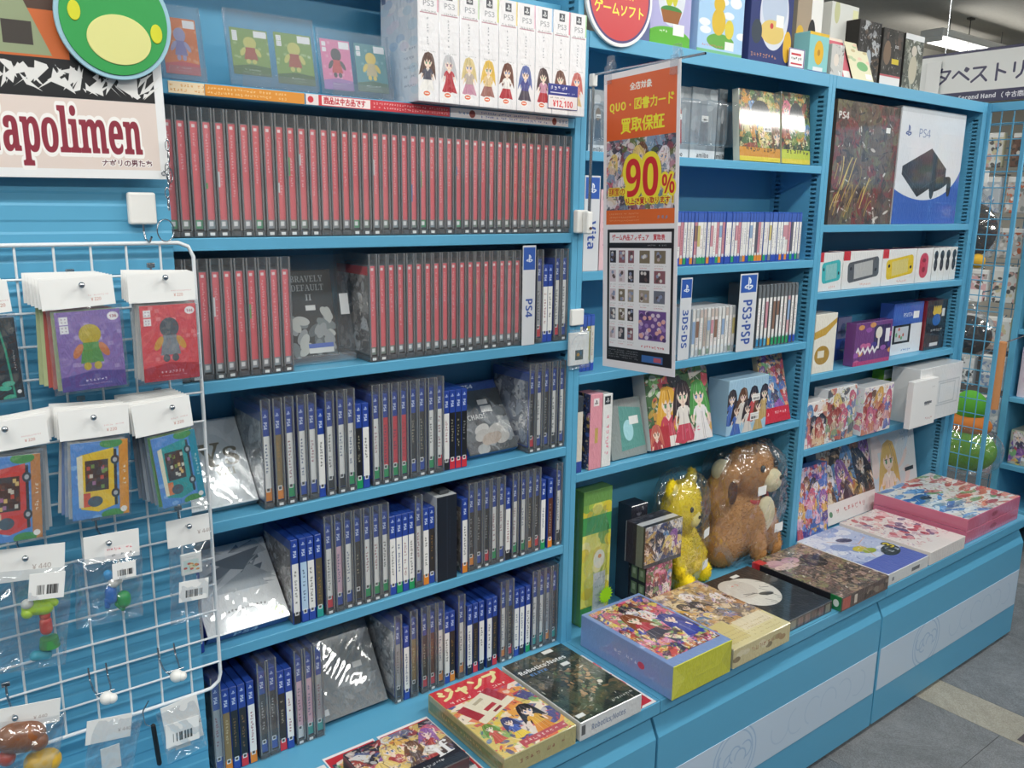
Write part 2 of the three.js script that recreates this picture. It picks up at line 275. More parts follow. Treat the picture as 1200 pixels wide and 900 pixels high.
// ---------------------------------------------------------------- fluorescent battens
const lampWhite = std(0xe8e8e6, 0.5), lampGlow = new THREE.MeshStandardMaterial({ color: 0xffffff, emissive: LAMP.color, emissiveIntensity: 3.2, roughness: 0.4 });
LAMP_SPOTS.forEach(([x, z], i) => {
  const seen = z < 0 && x > 4.5;
  const t = thing('fluorescent_lamp', seen ? 'lit fluorescent batten lamp hanging behind the hanging white sign' : 'lit fluorescent batten lamp over the aisle', 'lamp', [x, 2.62, z], 0, 'ceiling lamps');
  part('housing', new RoundedBoxGeometry(LAMP.length + 0.06, 0.05, 0.16, 2, 0.01).translate(0, 0.045, 0), lampWhite, t);
  for (const s of [-1, 1]) {
    part('tube', new THREE.CapsuleGeometry(0.014, LAMP.length - 0.06, 4, 10).rotateZ(Math.PI / 2).translate(0, 0.004, s * 0.045), lampGlow, t);
    part('tube_holder', new THREE.BoxGeometry(0.02, 0.04, 0.13).translate(s * (LAMP.length / 2 + 0.01), 0.01, 0), lampWhite, t);
    part('hanger', rod([s * 0.4, 0.06, 0], [s * 0.4, 0.18, 0], 0.004), std(0x888888, 0.4, { metalness: 0.8 }), t);
  }
  const l = new THREE.RectAreaLight(LAMP.color, LAMP.intensity, LAMP.length, LAMP.width); l.position.set(0, -0.018, 0); l.rotation.x = -Math.PI / 2; l.name = 'lamp_light'; t.add(l);
  for (const s of [-1, 1]) { const e = new THREE.RectAreaLight(LAMP.color, LAMP.intensity * 0.7, LAMP.length, 0.03); e.position.set(0, 0.006, s * 0.083); e.rotation.y = s > 0 ? Math.PI : 0; e.name = 'lamp_side_light'; t.add(e); }
});

// ---------------------------------------------------------------- blue steel shelving
const SPEC = 0.0125;
const paintBump = noiseTex(128, 1, () => { const q = 110 + 40 * Math.random(); return [q, q, q]; }); paintBump.colorSpace = THREE.NoColorSpace;
const blue = new THREE.MeshPhysicalMaterial({ color: new THREE.Color(0x5ba6ca), roughness: 0.42, clearcoat: 0.15, clearcoatRoughness: 0.4 });
const DECK = 0.454, BACK = -0.165;
const bandPaint = (seed) => (g, w, h) => {
  fill(g, '#c3d3e4', 0, 0, w, h); g.strokeStyle = '#9db9d6'; g.lineWidth = h * 0.03;
  for (const cx of [0.3]) { for (const r of [0.62, 0.52]) { g.beginPath(); g.ellipse(w * cx, h * 0.5, h * r * 1.0, h * r, 0, 0, 7); g.stroke(); } for (let k = 0; k < 5; k++) { g.beginPath(); g.arc(w * cx + (k - 2) * h * 0.16, h * (0.45 + 0.1 * (k % 2)), h * 0.16, k, k + 4); g.stroke(); } }
  for (let k = 0; k < 6; k++) { g.strokeStyle = '#b4c8dd'; g.beginPath(); g.arc(w * (0.5 + 0.08 * k), h * 0.5, h * 0.28, k, k + 3.5); g.stroke(); }
};
function shelfGeo(x0, x1, y, z1 = 0, lip = 0.021, z0 = BACK + 0.004) {
  return merge([rbox(x0, x1, y - 0.004, y, z0, z1 - 0.0005, 0.001), rbox(x0, x1, y - lip, y - 0.0002, z1 - 0.0035, z1, 0.0014), box(x0, x1, y - lip, y - lip + 0.002, z1 - 0.014, z1 - 0.001)]);
}
function unit(label, X0, X1, outer0, outer1, top, shelves, isCapped) {
  const t = thing('shelf_unit', label, 'shelving', [0, 0, 0], 0, 'blue steel shelving units along the aisle');
  part('back_panel', box(outer0, outer1, 0, top, BACK - 0.006, BACK), blue, t);
  for (const [a, b, inner, s] of [[outer0, X0, X0, 1], [X1, outer1, X1, -1]]) {
    // a hollow folded panel: its inner sheet is pierced by two columns of real slots
    const i0 = s > 0 ? inner - 0.0012 : inner, i1 = s > 0 ? inner : inner + 0.0012, o0 = s > 0 ? a : b - 0.001, o1 = s > 0 ? a + 0.001 : b;
    const g = [rbox(a, b, 0.02, top, -0.003, 0, 0.0012), box(a, b, 0.02, top, BACK, BACK + 0.002), box(o0, o1, 0.02, top, BACK + 0.002, -0.003), box(a, b, top - 0.0015, top, BACK, -0.003)];
    for (const [z0, z1] of [[BACK + 0.002, -0.151], [-0.133, -0.031], [-0.013, -0.003]]) g.push(box(i0, i1, 0.02, top, z0, z1));
    for (const z of [-0.022, -0.142]) { g.push(box(i0, i1, 0.02, 0.5, z - 0.009, z + 0.009)); let y = 0.5; for (; y < top - 0.06; y += SPEC) g.push(box(i0, i1, y + 0.0066, y + SPEC, z - 0.009, z + 0.009)); g.push(box(i0, i1, y, top, z - 0.009, z + 0.009)); }
    part('side_panel', merge(g), blue, t);
  }
  for (const [y, z1 = -0.0005, lip = 0.021] of shelves) part('shelf', shelfGeo(X0 + 0.0006, X1 - 0.0006, y, z1, lip), blue, t);
  if (isCapped) part('top_panel', merge([rbox(X0 + 0.0005, X1 - 0.0005, top - 0.034, top - 0.0003, -0.004, 0.0004, 0.0015), box(X0, X1, top - 0.004, top, BACK, -0.004)]), blue, t);
  part('deck', merge([box(outer0 + 0.0005, outer1 - 0.0005, DECK - 0.004, DECK, BACK, 0.309), rbox(outer0 + 0.0005, outer1 - 0.0005, DECK - 0.032, DECK, 0.304, 0.311, 0.0025), box(outer0 + 0.002, outer1 - 0.002, DECK - 0.05, DECK - 0.02, 0.255, 0.276)]), blue, t);
  const sh = new THREE.Shape([[0.272, 0.408], [0.281, 0.408], [0.306, 0.358], [0.306, 0.018], [0.29, 0.018], [0.29, 0.354]].map(([a, b]) => new THREE.Vector2(a, b)));
  const g = new THREE.ExtrudeGeometry(sh, { depth: outer1 - outer0 - 0.009, bevelEnabled: true, bevelSize: 0.001, bevelThickness: 0.001, bevelSegments: 1 }).rotateY(-Math.PI / 2).translate(outer1 - 0.0045, 0, 0);
  const p = g.attributes.position; for (let i = 0; i < p.count; i++) { /* extrusion ran along -x after the turn */ }
  const fp = part('front_panel', g, blue, t);
  const band = printBox(outer1 - outer0 - 0.02, 0.132, 0.001, 700, { all: '#c3d3e4', f: bandPaint(outer0) });
  part('pale_band', cbox(outer1 - outer0 - 0.02, 0.132, 0.0012, 0.0002, band).translate((outer0 + outer1) / 2, 0.125, 0.3078), printMat(band.p, 'gloss'), fp, 'pale blue film band with faint round emblem');
  part('plinth', box(outer0 + 0.02, outer1 - 0.02, 0, 0.03, BACK + 0.02, 0.27), std(0x1c2226, 0.8), t);
  return t;
}
const YA = 1.4397, YB = 1.2013, YC = 0.9523, YD = 0.7097, YT1 = 1.681;
const B2 = [1.6161, 1.354, 1.1161, 0.8789], B3 = [1.4531, 1.2581, 1.0113, 0.7774], TOP = 1.862;
unit('blue steel shelf unit with five rows of game cases beside the wire grid', 0.033, 0.9, 0.003, 0.9163, 2.2, [[YT1, -0.0005, 0.021], [YA], [YB], [YC], [YD], [1.915, -0.055, 0.016]], false);
unit('blue steel shelf unit with slotted sides behind the orange poster', 0.933, 1.833, 0.9168, 1.8498, TOP, B2.map((y) => [y]), true);
unit('blue steel shelf unit stocked with console boxes beside the blue grid', 1.867, 2.767, 1.8503, 2.797, TOP, B3.map((y) => [y]), true);

// ribbed steel panel beside the first bay
{
  const pts = []; let y = 0.457; pts.push([0, 0.457]);
  while (y < 2.2) { pts.push([0.016, y], [0.016, y + 0.02], [0.0148, y + 0.0235], [0.0148, y + 0.037], [0.016, y + 0.0405]); y += 0.0405; }
  pts.push([0, y]);
  const g = new THREE.ExtrudeGeometry(new THREE.Shape(pts.map(([a, b]) => new THREE.Vector2(a, b))), { depth: 0.95, bevelEnabled: false }).rotateY(-Math.PI / 2).translate(0.046, 0, 0.0015);
  const t = thing('ribbed_panel', 'blue steel panel with horizontal ribs behind the white wire grid', 'panel', [0, 0, 0]);
  part('panel_sheet', g, blue, t);
  part('backing', box(-0.9, -0.002, 0.457, 2.2, -0.1, 0.0012), blue, t);
}
{
  const t = thing('base_cabinet', 'blue base cabinet under the ribbed panel', 'cabinet', [0, 0, 0]);
  part('cabinet_body', rbox(-0.9, 0.0015, 0, 0.42, -0.1, 0.3, 0.003), blue, t); part('cabinet_top', rbox(-0.9, 0.0015, 0.4205, 0.4545, -0.1, 0.31, 0.003), blue, t);
}
// ---------------------------------------------------------------- game cases
const clear = new THREE.MeshPhysicalMaterial({ color: 0xfafbfc, transmission: 0.945, thickness: 0, roughness: 0.06, ior: 1.45 });
const clearBright = new THREE.MeshPhysicalMaterial({ color: 0xf4f6f8, transmission: 0.965, thickness: 0, roughness: 0.04, ior: 1.45 });
const lockMat = std(0x43464a, 0.5), lockTip = std(0xe6e6e4, 0.4), caseBlue = new THREE.MeshPhysicalMaterial({ color: 0x27479c, roughness: 0.3, clearcoat: 0.5 }), caseGrey = new THREE.MeshPhysicalMaterial({ color: 0x6a6e72, roughness: 0.3, clearcoat: 0.5 }), caseWhite = std(0xd8d9da, 0.35);
const SPINE = { W: '#ecebe8', D: '#34302f', R: '#d0404c', B: '#b9d3ea', G: '#5b5442', N: '#5a3226', P: '#d9b3c4', Y: '#8a744b', K: '#1d1d20', L: '#a7a9ac' };
const SPINE_NAME = { W: 'white', D: 'charcoal', R: 'red', B: 'pale blue', G: 'olive', N: 'brown', P: 'pink', Y: 'gold and brown', K: 'black', L: 'grey' };
const FOOT = { g: '#1f9a5c', b: '#2b4ba8', o: '#e58a2b', r: '#d4323f', k: '#2a2a2c', t: '#2a9c94', w: '#dcdcdc' };
const FOOT_NAME = { g: 'green', b: 'blue', o: 'orange', r: 'red', k: 'black', t: 'teal', w: 'white' };
const bodyGeo = cbox(0.0142, 0.171, 0.134, 0.0008), keeperGeo = cbox(0.0198, 0.2045, 0.147, 0.0012), lockGeo = merge([rbox(-0.0088, 0.0088, 0.0012, 0.0105, -0.06, 0.07, 0.001)]), tipGeo = rbox(-0.004, 0.004, 0.003, 0.008, 0.0702, 0.0715, 0.0005);
const rimGeo = (() => { const w = 0.0089, a = 0.0735; return merge([[-w], [w]].map(([x]) => rbox(x - Math.sign(x) * 0.0012 - 0.0013, x - Math.sign(x) * 0.0012 + 0.0013, 0.011, 0.2035, a - 0.004, a - 0.0008, 0.0004))); })();
const rimMat = new THREE.MeshPhysicalMaterial({ color: 0x6e7072, roughness: 0.25, clearcoat: 0.6 });
function spinePrint(kind, spine, foot) {
  return printBox(0.0126, 0.1675, 0.0006, 1500, {
    all: '#555', f: (g, w, h) => {
      if (kind === 'red') {
        fill(g, pick(['#e4666e', '#e26b73', '#e0626b', '#e67078']), 0, 0, w, h);
        if (rnd() < 0.2) fill(g, pick(['#e9c96a', '#6aa35c', '#5577b8', '#e0e0e0']), 0, h * rr(0.2, 0.6), w * 0.35, h * rr(0.05, 0.2));
        fill(g, '#f1dcdc', w * 0.3, h * 0.025, w * 0.4, h * 0.03); ticks(g, w * 0.34, h * 0.1, w * 0.36, h * rr(0.3, 0.62), '#f3d7d7', true);
        fill(g, pick(['#8d9aa0', '#7f8f86', '#8c8f92', '#4f9a72', '#90949a']), 0, h * 0.915, w, h * 0.085); fill(g, '#e6e6e6', w * 0.25, h * 0.93, w * 0.5, h * 0.045);
        return;
      }
      const s = SPINE[spine], dark = 'DGNYK'.includes(spine);
      fill(g, s, 0, 0, w, h);
      if (rnd() < 0.3) { const c = pick([['#c9a0b5', '#b48aa0'], ['#8fa7c8', '#a8bcd8'], ['#d8c27a', '#c0a860']]); g.save(); g.translate(0, h * rr(0.6, 0.7)); busy(g, w, h * 0.14, c, 26); g.restore(); }
      ticks(g, w * 0.26, h * 0.36, w * 0.48, h * rr(0.26, 0.44), dark ? pick(['#d8cfae', '#c9c9c9', '#b98a45']) : pick(['#222', '#333', '#7a2e38', '#24365f']), true);
      fill(g, '#24439c', 0, 0, w, h * 0.275);
      g.save(); g.translate(w * 0.5, h * 0.16); g.rotate(Math.PI / 2); txt(g, 'PS4', 0, 0, w * 0.66, '#dfe6f5', { align: 'center', sx: 1.0 }); g.restore(); psMark(g, w * 0.5, h * 0.055, w * 0.55, '#e8eefa');
      if (foot) { fill(g, FOOT[foot], 0, h * 0.86, w, h * 0.14); fill(g, '#e9e9e9', w * 0.2, h * 0.845, w * 0.6, h * 0.055); fill(g, '#444', w * 0.32, h * 0.857, w * 0.36, h * 0.03); }
    },
  });
}
const spineGeo = (R, w = 0.0126, h = 0.1675) => cbox(w, h, 0.0006, 0, R);
function gameCase(x, y, zFront, kind, spine, foot, kept, label, group, shown) {
  const t = thing('game_case', label, 'game case', [x, y, zFront], 0, group), up = kept ? 0.0125 : 0, R = spinePrint(kind, spine, foot);
  part('case_body', bodyGeo, kind === 'red' ? caseGrey : caseBlue, t).position.set(0, up, -0.067 - (kept ? 0.006 : 0.0008));
  part('spine_print', spineGeo(R), printMat(R.p, 'gloss'), t).position.set(0, up + 0.0018, -0.0004 - (kept ? 0.006 : 0.0004) + 0.0006);
  if (shown) {                                                             // the cover shows where nothing stands before it
    const C = printBox(0.0005, 0.165, 0.127, 1200, { all: '#777', l: (g, w, h) => { const b = pick([['#8b8f92', '#5d6266', '#aab0b3'], ['#6d7480', '#99a2b0', '#4a505c'], ['#7d7a78', '#a8a29c', '#5a5654']]); collage(g, w, h, b[0], [...b, '#c4c6c8'], { n: 40, people: 0 }); fill(g, kind === 'red' ? '#c8444c' : '#3a5490', 0, 0, w, h * 0.1); } });
    part('cover_print', cbox(0.0005, 0.165, 0.127, 0, C), printMat(C.p, 'gloss'), t).position.set(-0.0074, up + 0.003, -0.067 - (kept ? 0.006 : 0.0008));
  }
  if (kept) {
    const k = part('security_keeper', keeperGeo, clear, t, 'clear plastic security box'); k.position.set(0, 0, -0.0735);
    part('keeper_rim', rimGeo, rimMat, k); part('lock_bar', lockGeo, lockMat, k); part('lock_tip', tipGeo, rnd() < 0.6 ? lockTip : lockMat, k);
  }
  return t;
}
function caseRow(text, py, shelfY, zFront, where, group, lo, hi, zList) {
  const items = text.trim().split(/\s+/).map((s) => { const m = /^([\d.]+)([sn])([A-Za-z])([a-z]?)$/.exec(s); return { px: +m[1], kept: m[2] === 's', spine: m[3], foot: m[4], w: m[2] === 's' ? 0.0203 : 0.0147 }; });
  for (const it of items) it.x = atZ(it.px, py, zFront).x;
  const d = (i) => (items[i].w + items[i - 1].w) / 2;
  for (let k = 0; k < 60; k++) for (let i = 1; i < items.length; i++) { const o = d(i) - (items[i].x - items[i - 1].x); if (o > 0) { items[i].x += o / 2; items[i - 1].x -= o / 2; } }
  items[0].x = Math.max(items[0].x, lo + items[0].w / 2); for (let i = 1; i < items.length; i++) items[i].x = Math.max(items[i].x, items[i - 1].x + d(i));
  const n = items.length - 1; items[n].x = Math.min(items[n].x, hi - items[n].w / 2); for (let i = n - 1; i >= 0; i--) items[i].x = Math.min(items[i].x, items[i + 1].x - d(i + 1));
  for (const it of items) {
    const red = it.spine === 'X';
    const label = red ? `red-spined game case in clear security box ${where}` : `${SPINE_NAME[it.spine]}-spined, ${FOOT_NAME[it.foot]}-footed game case ${it.kept ? "in security box" : "unboxed"}, ${where}`;
    gameCase(it.x, shelfY + 0.0004, zFront + (it.kept ? 0 : -0.004) - rnd() * 0.002, red ? 'red' : 'ps', it.spine, it.foot, it.kept, label, group, it === items[0]);
  }
}
const reds = (list) => list.map((p) => p + 'sX').join(' ');
const ZF = -0.004;
caseRow(reds([202, 217, 234, 249, 264, 276, 291, 305, 319, 332, 345, 357, 370, 384, 395, 407, 419, 431, 442, 453, 464, 476, 487, 498, 507, 518, 528, 538, 548, 558, 568, 578, 587, 597, 605, 615, 624, 632, 641, 650, 659, 667]), 165, YA, ZF, 'under the printed price strip', 'red game cases under the price strip', 0.034, 0.899);
caseRow(reds([214, 226, 239, 252.5, 266, 281, 296, 308, 321, 335]), 332, YB, ZF, 'beside the black-covered game', 'red game cases beside the black-covered game', 0.034, 0.262);
caseRow(reds([439, 450, 461, 472, 483, 492, 503, 513, 523, 532, 542, 552, 562, 571, 580, 589, 598, 607]), 322, YB, ZF, 'next to the PS4 divider card', 'red game cases next to the divider card', 0.4, 0.795);
caseRow('630sLr 636.5nWb 643.5nWb 655sWr 665sWb', 322, YB, ZF, 'behind the PS4 divider card', 'blue game cases behind the divider card', 0.806, 0.899);
caseRow('312sWo 326sYo 339.5sWg 354sWb 367sWb 376nWb 387sWk 400.5sWk 412.5sWg 421nKg 429.5nWb 442sWg 453sRg 464sRg 474.5sRg 486sDb 496sDb 509sWg 517.5sWr 524nWk 531nKr 538nKr 545.5nKr', 488, YC, ZF, 'on the silver-covered game shelf', 'game cases on the shelf with the silver-covered game', 0.17, 0.64);
caseRow('625sDr 633sWb 642sDb 650.5sWk 660sWb', 475, YC, ZF, 'beside the leaning blue-banded game', 'game cases between the leaning game and the post', 0.79, 0.899);
caseRow('244nLb', 690, YD, ZF, 'behind the wire grid edge', 'game cases on the shelf with the black box', 0.034, 0.06);
caseRow('346nWk 356nBb 364.5nWb 374nGt 386sWr 398sPb 410sWb 421sDk 432sWg 443sWg 454sWg 461nWb 468nWg 477.5nWb 486nWg 496sWb 503nWo 509.5nDb', 638, YD, ZF, 'beside the leaning white game', 'game cases on the shelf with the black box', 0.2, 0.545);
caseRow('547.5nWo 554.5sDo 562.5sDb 572sKr 580.5sWg 589sWb 597nWk 605sWg 614.5sWg 623sDo 630.5sDr 638nWg 646nNo 655.5sWk', 612, YD, ZF, 'between black box and post', 'game cases on the shelf with the black box', 0.6, 0.899);
caseRow('255sLb 264.5nYo 274nKb 284.5nKr 295nWo 309sDb 321sDb 331nDr 340nWb 352.5sPw 364sPt 375sLt', 822, DECK, ZF, 'beside the dark leaning deck game', 'game cases on the deck shelf', 0.05, 0.285);
caseRow('467.5sLk 477.5nWb 486sYk 499.5sDr 509sNr 518sWo 524.5nWb 530.5nDo 542sWo 552nWk 559nDr 566nWk 575nWk 581.5nDr 591sWo 599sDr 607nWb 613nWk 620nWg 630.5sWt 638sWt 645.5sLo 654sDt', 742, DECK, -0.012, 'behind the flat deck boxes', 'game cases on the deck shelf', 0.438, 0.899);

const filmGloss = new THREE.MeshPhysicalMaterial({ color: 0xf4f6f8, transmission: 0.985, thickness: 0, roughness: 0.07, ior: 1.9 });
function filmSheet(w, h, seed, amp = 0.003) {
  const g = new THREE.PlaneGeometry(w, h, 34, 42), p = g.attributes.position;
  for (let i = 0; i < p.count; i++) { const x = p.getX(i), y = p.getY(i); p.setZ(i, amp * (0.5 - Math.abs(noise.noise(x * 20 + y * 14 + seed, y * 6 - x * 5, seed))) + amp * 0.25 * (0.5 - Math.abs(noise.noise(x * 60 - y * 40, y * 30 + seed, 5)))); }
  g.computeVertexNormals(); return g;
}
// tilted, face-out goods: the base group stands on the shelf, the body leans back about its lower back edge
function leaner(name, label, category, group, x, y, zBack, w, h, d, lean, R, kind = 'gloss', partName = 'box_body', turn = 0) {
  const t = thing(name, label, category, [x, y + 0.0005, zBack], turn, group);
  const m = part(partName, cbox(w, h, d, 0.001, R).translate(0, 0, d / 2), printMat(R.p, kind), t); m.rotation.x = -lean;
  if (partName === 'case_body') part('wrap_film', filmSheet(w * 0.98, h * 0.97, x * 37).translate(0, h / 2, d + 0.0026), filmGloss, m, 'crinkled clear wrapping');
  return [t, m];
}
const foil = (g, w, h, c1, c2) => { fill(g, c1, 0, 0, w, h); for (let i = 0; i < 26; i++) { const x = rnd() * w, y = rnd() * h; polyFill(g, pick(c2), [[x, y], [x + w * rr(-0.2, 0.3), y + h * rr(-0.1, 0.2)], [x + w * rr(-0.1, 0.2), y + h * rr(0, 0.2)]]); } };
{
  const R = printBox(0.13, 0.172, 0.022, 1600, { all: '#9aa0a4', f: (g, w, h) => { fill(g, '#e6e8e8', 0, 0, w, h); for (let i = 0; i < 14; i++) ell(g, pick(['#dadddd', '#eef0f0', '#e0e3e3']), rnd() * w, rnd() * h, w * 0.2, h * 0.06, rnd() * 3); txt(g, 'Ys', w * 0.62, h * 0.42, w * 0.5, '#8a7f68', { font: 'serif', align: 'center' }); txt(g, 'VIII', w * 0.66, h * 0.62, w * 0.15, '#b0aa98', { font: 'serif', align: 'center' }); } });
  leaner('leaning_game', 'silver-covered game leaning face out on the third case shelf', 'game case', undefined, 0.116, YC, -0.05, 0.13, 0.172, 0.022, 0.66, R, 'wrap', 'case_body');
  const R2 = printBox(0.155, 0.172, 0.028, 1600, { all: '#2c4aa6', u: (g, w, h) => { fill(g, '#3a4f9c', 0, 0, w, h); txt(g, 'PS4', w * 0.3, h * 0.5, h * 0.7, '#e6e9f4', { sx: 1.5 }); }, f: (g, w, h) => { fill(g, '#f0f0ef', 0, 0, w, h); for (let i = 0; i < 24; i++) polyFill(g, pick(['#8d9298', '#a9aeb2', '#c8ccce', '#7c8288', '#efefef']), [[rnd() * w, rnd() * h * 0.6], [rnd() * w, rnd() * h * 0.6], [rnd() * w, rnd() * h * 0.6]]); ticks(g, w * 0.25, h * 0.75, w * 0.5, h * 0.04, '#555'); ell(g, '#9ab83a', w * 0.9, h * 0.9, w * 0.06, w * 0.06); } });
  leaner('leaning_game', 'white game with blue lower edge leaning face out', 'game case', undefined, 0.146, YD, -0.034, 0.155, 0.172, 0.028, 0.8, R2, 'wrap', 'case_body');
  const R3 = printBox(0.134, 0.171, 0.016, 1600, { all: '#3f5c9a', f: (g, w, h) => { fill(g, '#3f4549', 0, 0, w, h); for (let i = 0; i < 40; i++) ell(g, pick(['#6d7378', '#8b9094', '#2f3438', '#a9aaa8', '#545b61']), rnd() * w, h * rr(0.35, 1), w * 0.13, h * 0.07, rnd() * 3); for (let i = 0; i < 7; i++) ell(g, pick(['#d6d2cb', '#c4bfb8', '#b7a494']), w * rr(0.35, 0.95), h * rr(0.68, 0.92), w * 0.16, h * 0.07, -0.4); fill(g, '#1d4694', 0, 0, w, h * 0.13); txt(g, 'PS4', w * 0.28, h * 0.07, h * 0.075, '#dde6f6', { sx: 1.5 }); txt(g, 'CHAOS;', w * 0.2, h * 0.5, h * 0.1, '#d8d8d4', { sx: 0.9 }); fill(g, '#e8e6e2', w * 0.5, h * 0.27, w * 0.2, h * 0.07); fill(g, '#e8e6e2', w * 0.52, h * 0.36, w * 0.22, h * 0.09); } });
  leaner('leaning_game', 'dark grey game with blue top band leaning face out', 'game case', undefined, 0.718, YC, -0.05, 0.134, 0.171, 0.022, 0.62, R3, 'wrap', 'case_body');
  const R4 = printBox(0.147, 0.2, 0.02, 1600, { all: '#56647f', f: (g, w, h) => { foil(g, w, h, '#7c7f81', ['#8b8e90', '#6d7072', '#939698', '#757879']); fill(g, '#e6e4e0', w * 0.62, h * 0.52, w * 0.14, h * 0.06); fill(g, '#d8d8d8', w * 0.04, h * 0.88, w * 0.07, h * 0.06); } });
  leaner('leaning_game', 'large dark grey game leaning face out on the deck', 'game case', undefined, 0.362, DECK, -0.045, 0.147, 0.2, 0.024, 0.6, R4, 'wrap', 'case_body');
}
// black-covered game in a clear display keeper on the second shelf
{
  const x0 = 0.262, t = thing('display_game', 'black-covered game with white sticker in a clear display box', 'game case', [0.327, YB + 0.0005, -0.07]);
  const R = printBox(0.1, 0.165, 0.012, 1800, { all: '#2a2d30', f: (g, w, h) => { fill(g, '#15181c', 0, 0, w, h); for (let i = 0; i < 26; i++) ell(g, pick(['#8d9192', '#6f777a', '#b5b6b2', '#4f575b']), w * rr(0.1, 0.9), h * rr(0.5, 0.95), w * 0.16, h * 0.05, rnd() * 3); txt(g, 'BRAVELY', w * 0.5, h * 0.1, h * 0.1, '#b9bcbc', { font: 'serif', align: 'center', sx: 0.82 }); txt(g, 'DEFAULT', w * 0.5, h * 0.2, h * 0.1, '#b9bcbc', { font: 'serif', align: 'center', sx: 0.82 }); txt(g, 'II', w * 0.5, h * 0.31, h * 0.1, '#b9bcbc', { font: 'serif', align: 'center' }); fill(g, '#d9d9d6', w * 0.42, h * 0.4, w * 0.2, h * 0.06); fill(g, '#4560b0', w * 0.4, h * 0.84, w * 0.5, h * 0.05); fill(g, '#d0d0cc', w * 0.4, h * 0.89, w * 0.5, h * 0.06); } });
  const c = part('cover', cbox(0.1, 0.165, 0.012, 0.0008, R).translate(-0.014, 0.008, 0.008), printMat(R.p, 'gloss'), t); c.rotation.x = -0.2;
  const k = part('security_keeper', cbox(0.132, 0.2, 0.024, 0.0015).translate(0, 0, 0.012), clear, t, 'clear plastic display box'); k.rotation.x = -0.2;
  part('keeper_foot', rbox(-0.064, 0.064, 0.002, 0.018, 0.026, 0.0275, 0.0006), clear, t); const s = part('sticker', box(0.044, 0.062, 0.085, 0.125, 0.0245, 0.0248), std(0xd8dadb, 0.5), t); s.rotation.x = -0.2;
}
// tall black box among the cases
{
  const x0 = atZ(514, 640, ZF).x, x1 = atZ(543, 640, ZF).x;
  const R = printBox(x1 - x0, 0.19, 0.14, 1200, { all: '#1d222c', t: '#bfc2c4', l: '#bfc2c4', f: (g, w, h) => { fill(g, '#171d29', 0, 0, w, h); fill(g, '#2d3443', w * 0.48, 0, w * 0.03, h); ticks(g, w * 0.6, h * 0.25, w * 0.06, h * 0.5, '#39435a', true); } });
  const t = thing('black_box', 'black slipcase box with silver top between the game cases', 'box', [0.573, YD + 0.0005, ZF - 0.07]); part('box_body', cbox(Math.min(x1 - x0, 0.05), 0.19, 0.14, 0.001, R), printMat(R.p, 'gloss'), t);
  part('security_tag', rbox(-0.012, 0.012, 0.19, 0.2, 0.02, 0.06, 0.003), lockMat, t);
}
// divider cards
function divider(label, px0, px1, pyT, pyB, y, z, lines, draw) {
  const a = atZ(px0, (pyT + pyB) / 2, z).x, b = atZ(px1, (pyT + pyB) / 2, z).x, h = atZ((px0 + px1) / 2, pyT, z).y - y, w = b - a;
  const R = printBox(w, h, 0.0015, 1500, { all: '#d6d8dc', f: (g, W, H) => { fill(g, '#d5d7db', 0, 0, W, H); fill(g, '#2c58ad', W * 0.06, H * 0.02, W * 0.88, H * 0.22); psMark(g, W * 0.5, H * 0.13, W * 0.5, '#eceef2'); g.save(); g.translate(W * 0.5, H * 0.62); g.rotate(Math.PI / 2); txt(g, lines, 0, 0, W * 0.72, '#2f4f9e', { align: 'center', bold: true, sx: Math.min(1, H * 0.66 / (lines.length * W * 0.42)) }); g.restore(); } });
  const t = thing('divider_card', label, 'divider', [(a + b) / 2, y + 0.0005, z]); part('card', cbox(w, h, 0.0015, 0.0003, R), printMat(R.p, 'gloss'), t); part('foot', box(-w / 2, w / 2, 0, 0.0015, -0.05, 0.002), clearBright, t);
  return [a, b];
}
divider('white divider card with blue PS4 lettering', 612, 627, 288, 403, YB, -0.001, 'PS4');
divider('white divider card with blue Vita lettering', 684, 702, 206, 318, B2[1], -0.003, 'Vita');
divider('white divider card with blue 3DS DS lettering', 796, 809, 326, 423, B2[2], -0.003, '3DS·DS');
divider('white divider card with blue PS3 PSP lettering', 865, 885, 321, 413, B2[2], -0.001, 'PS3·PSP');
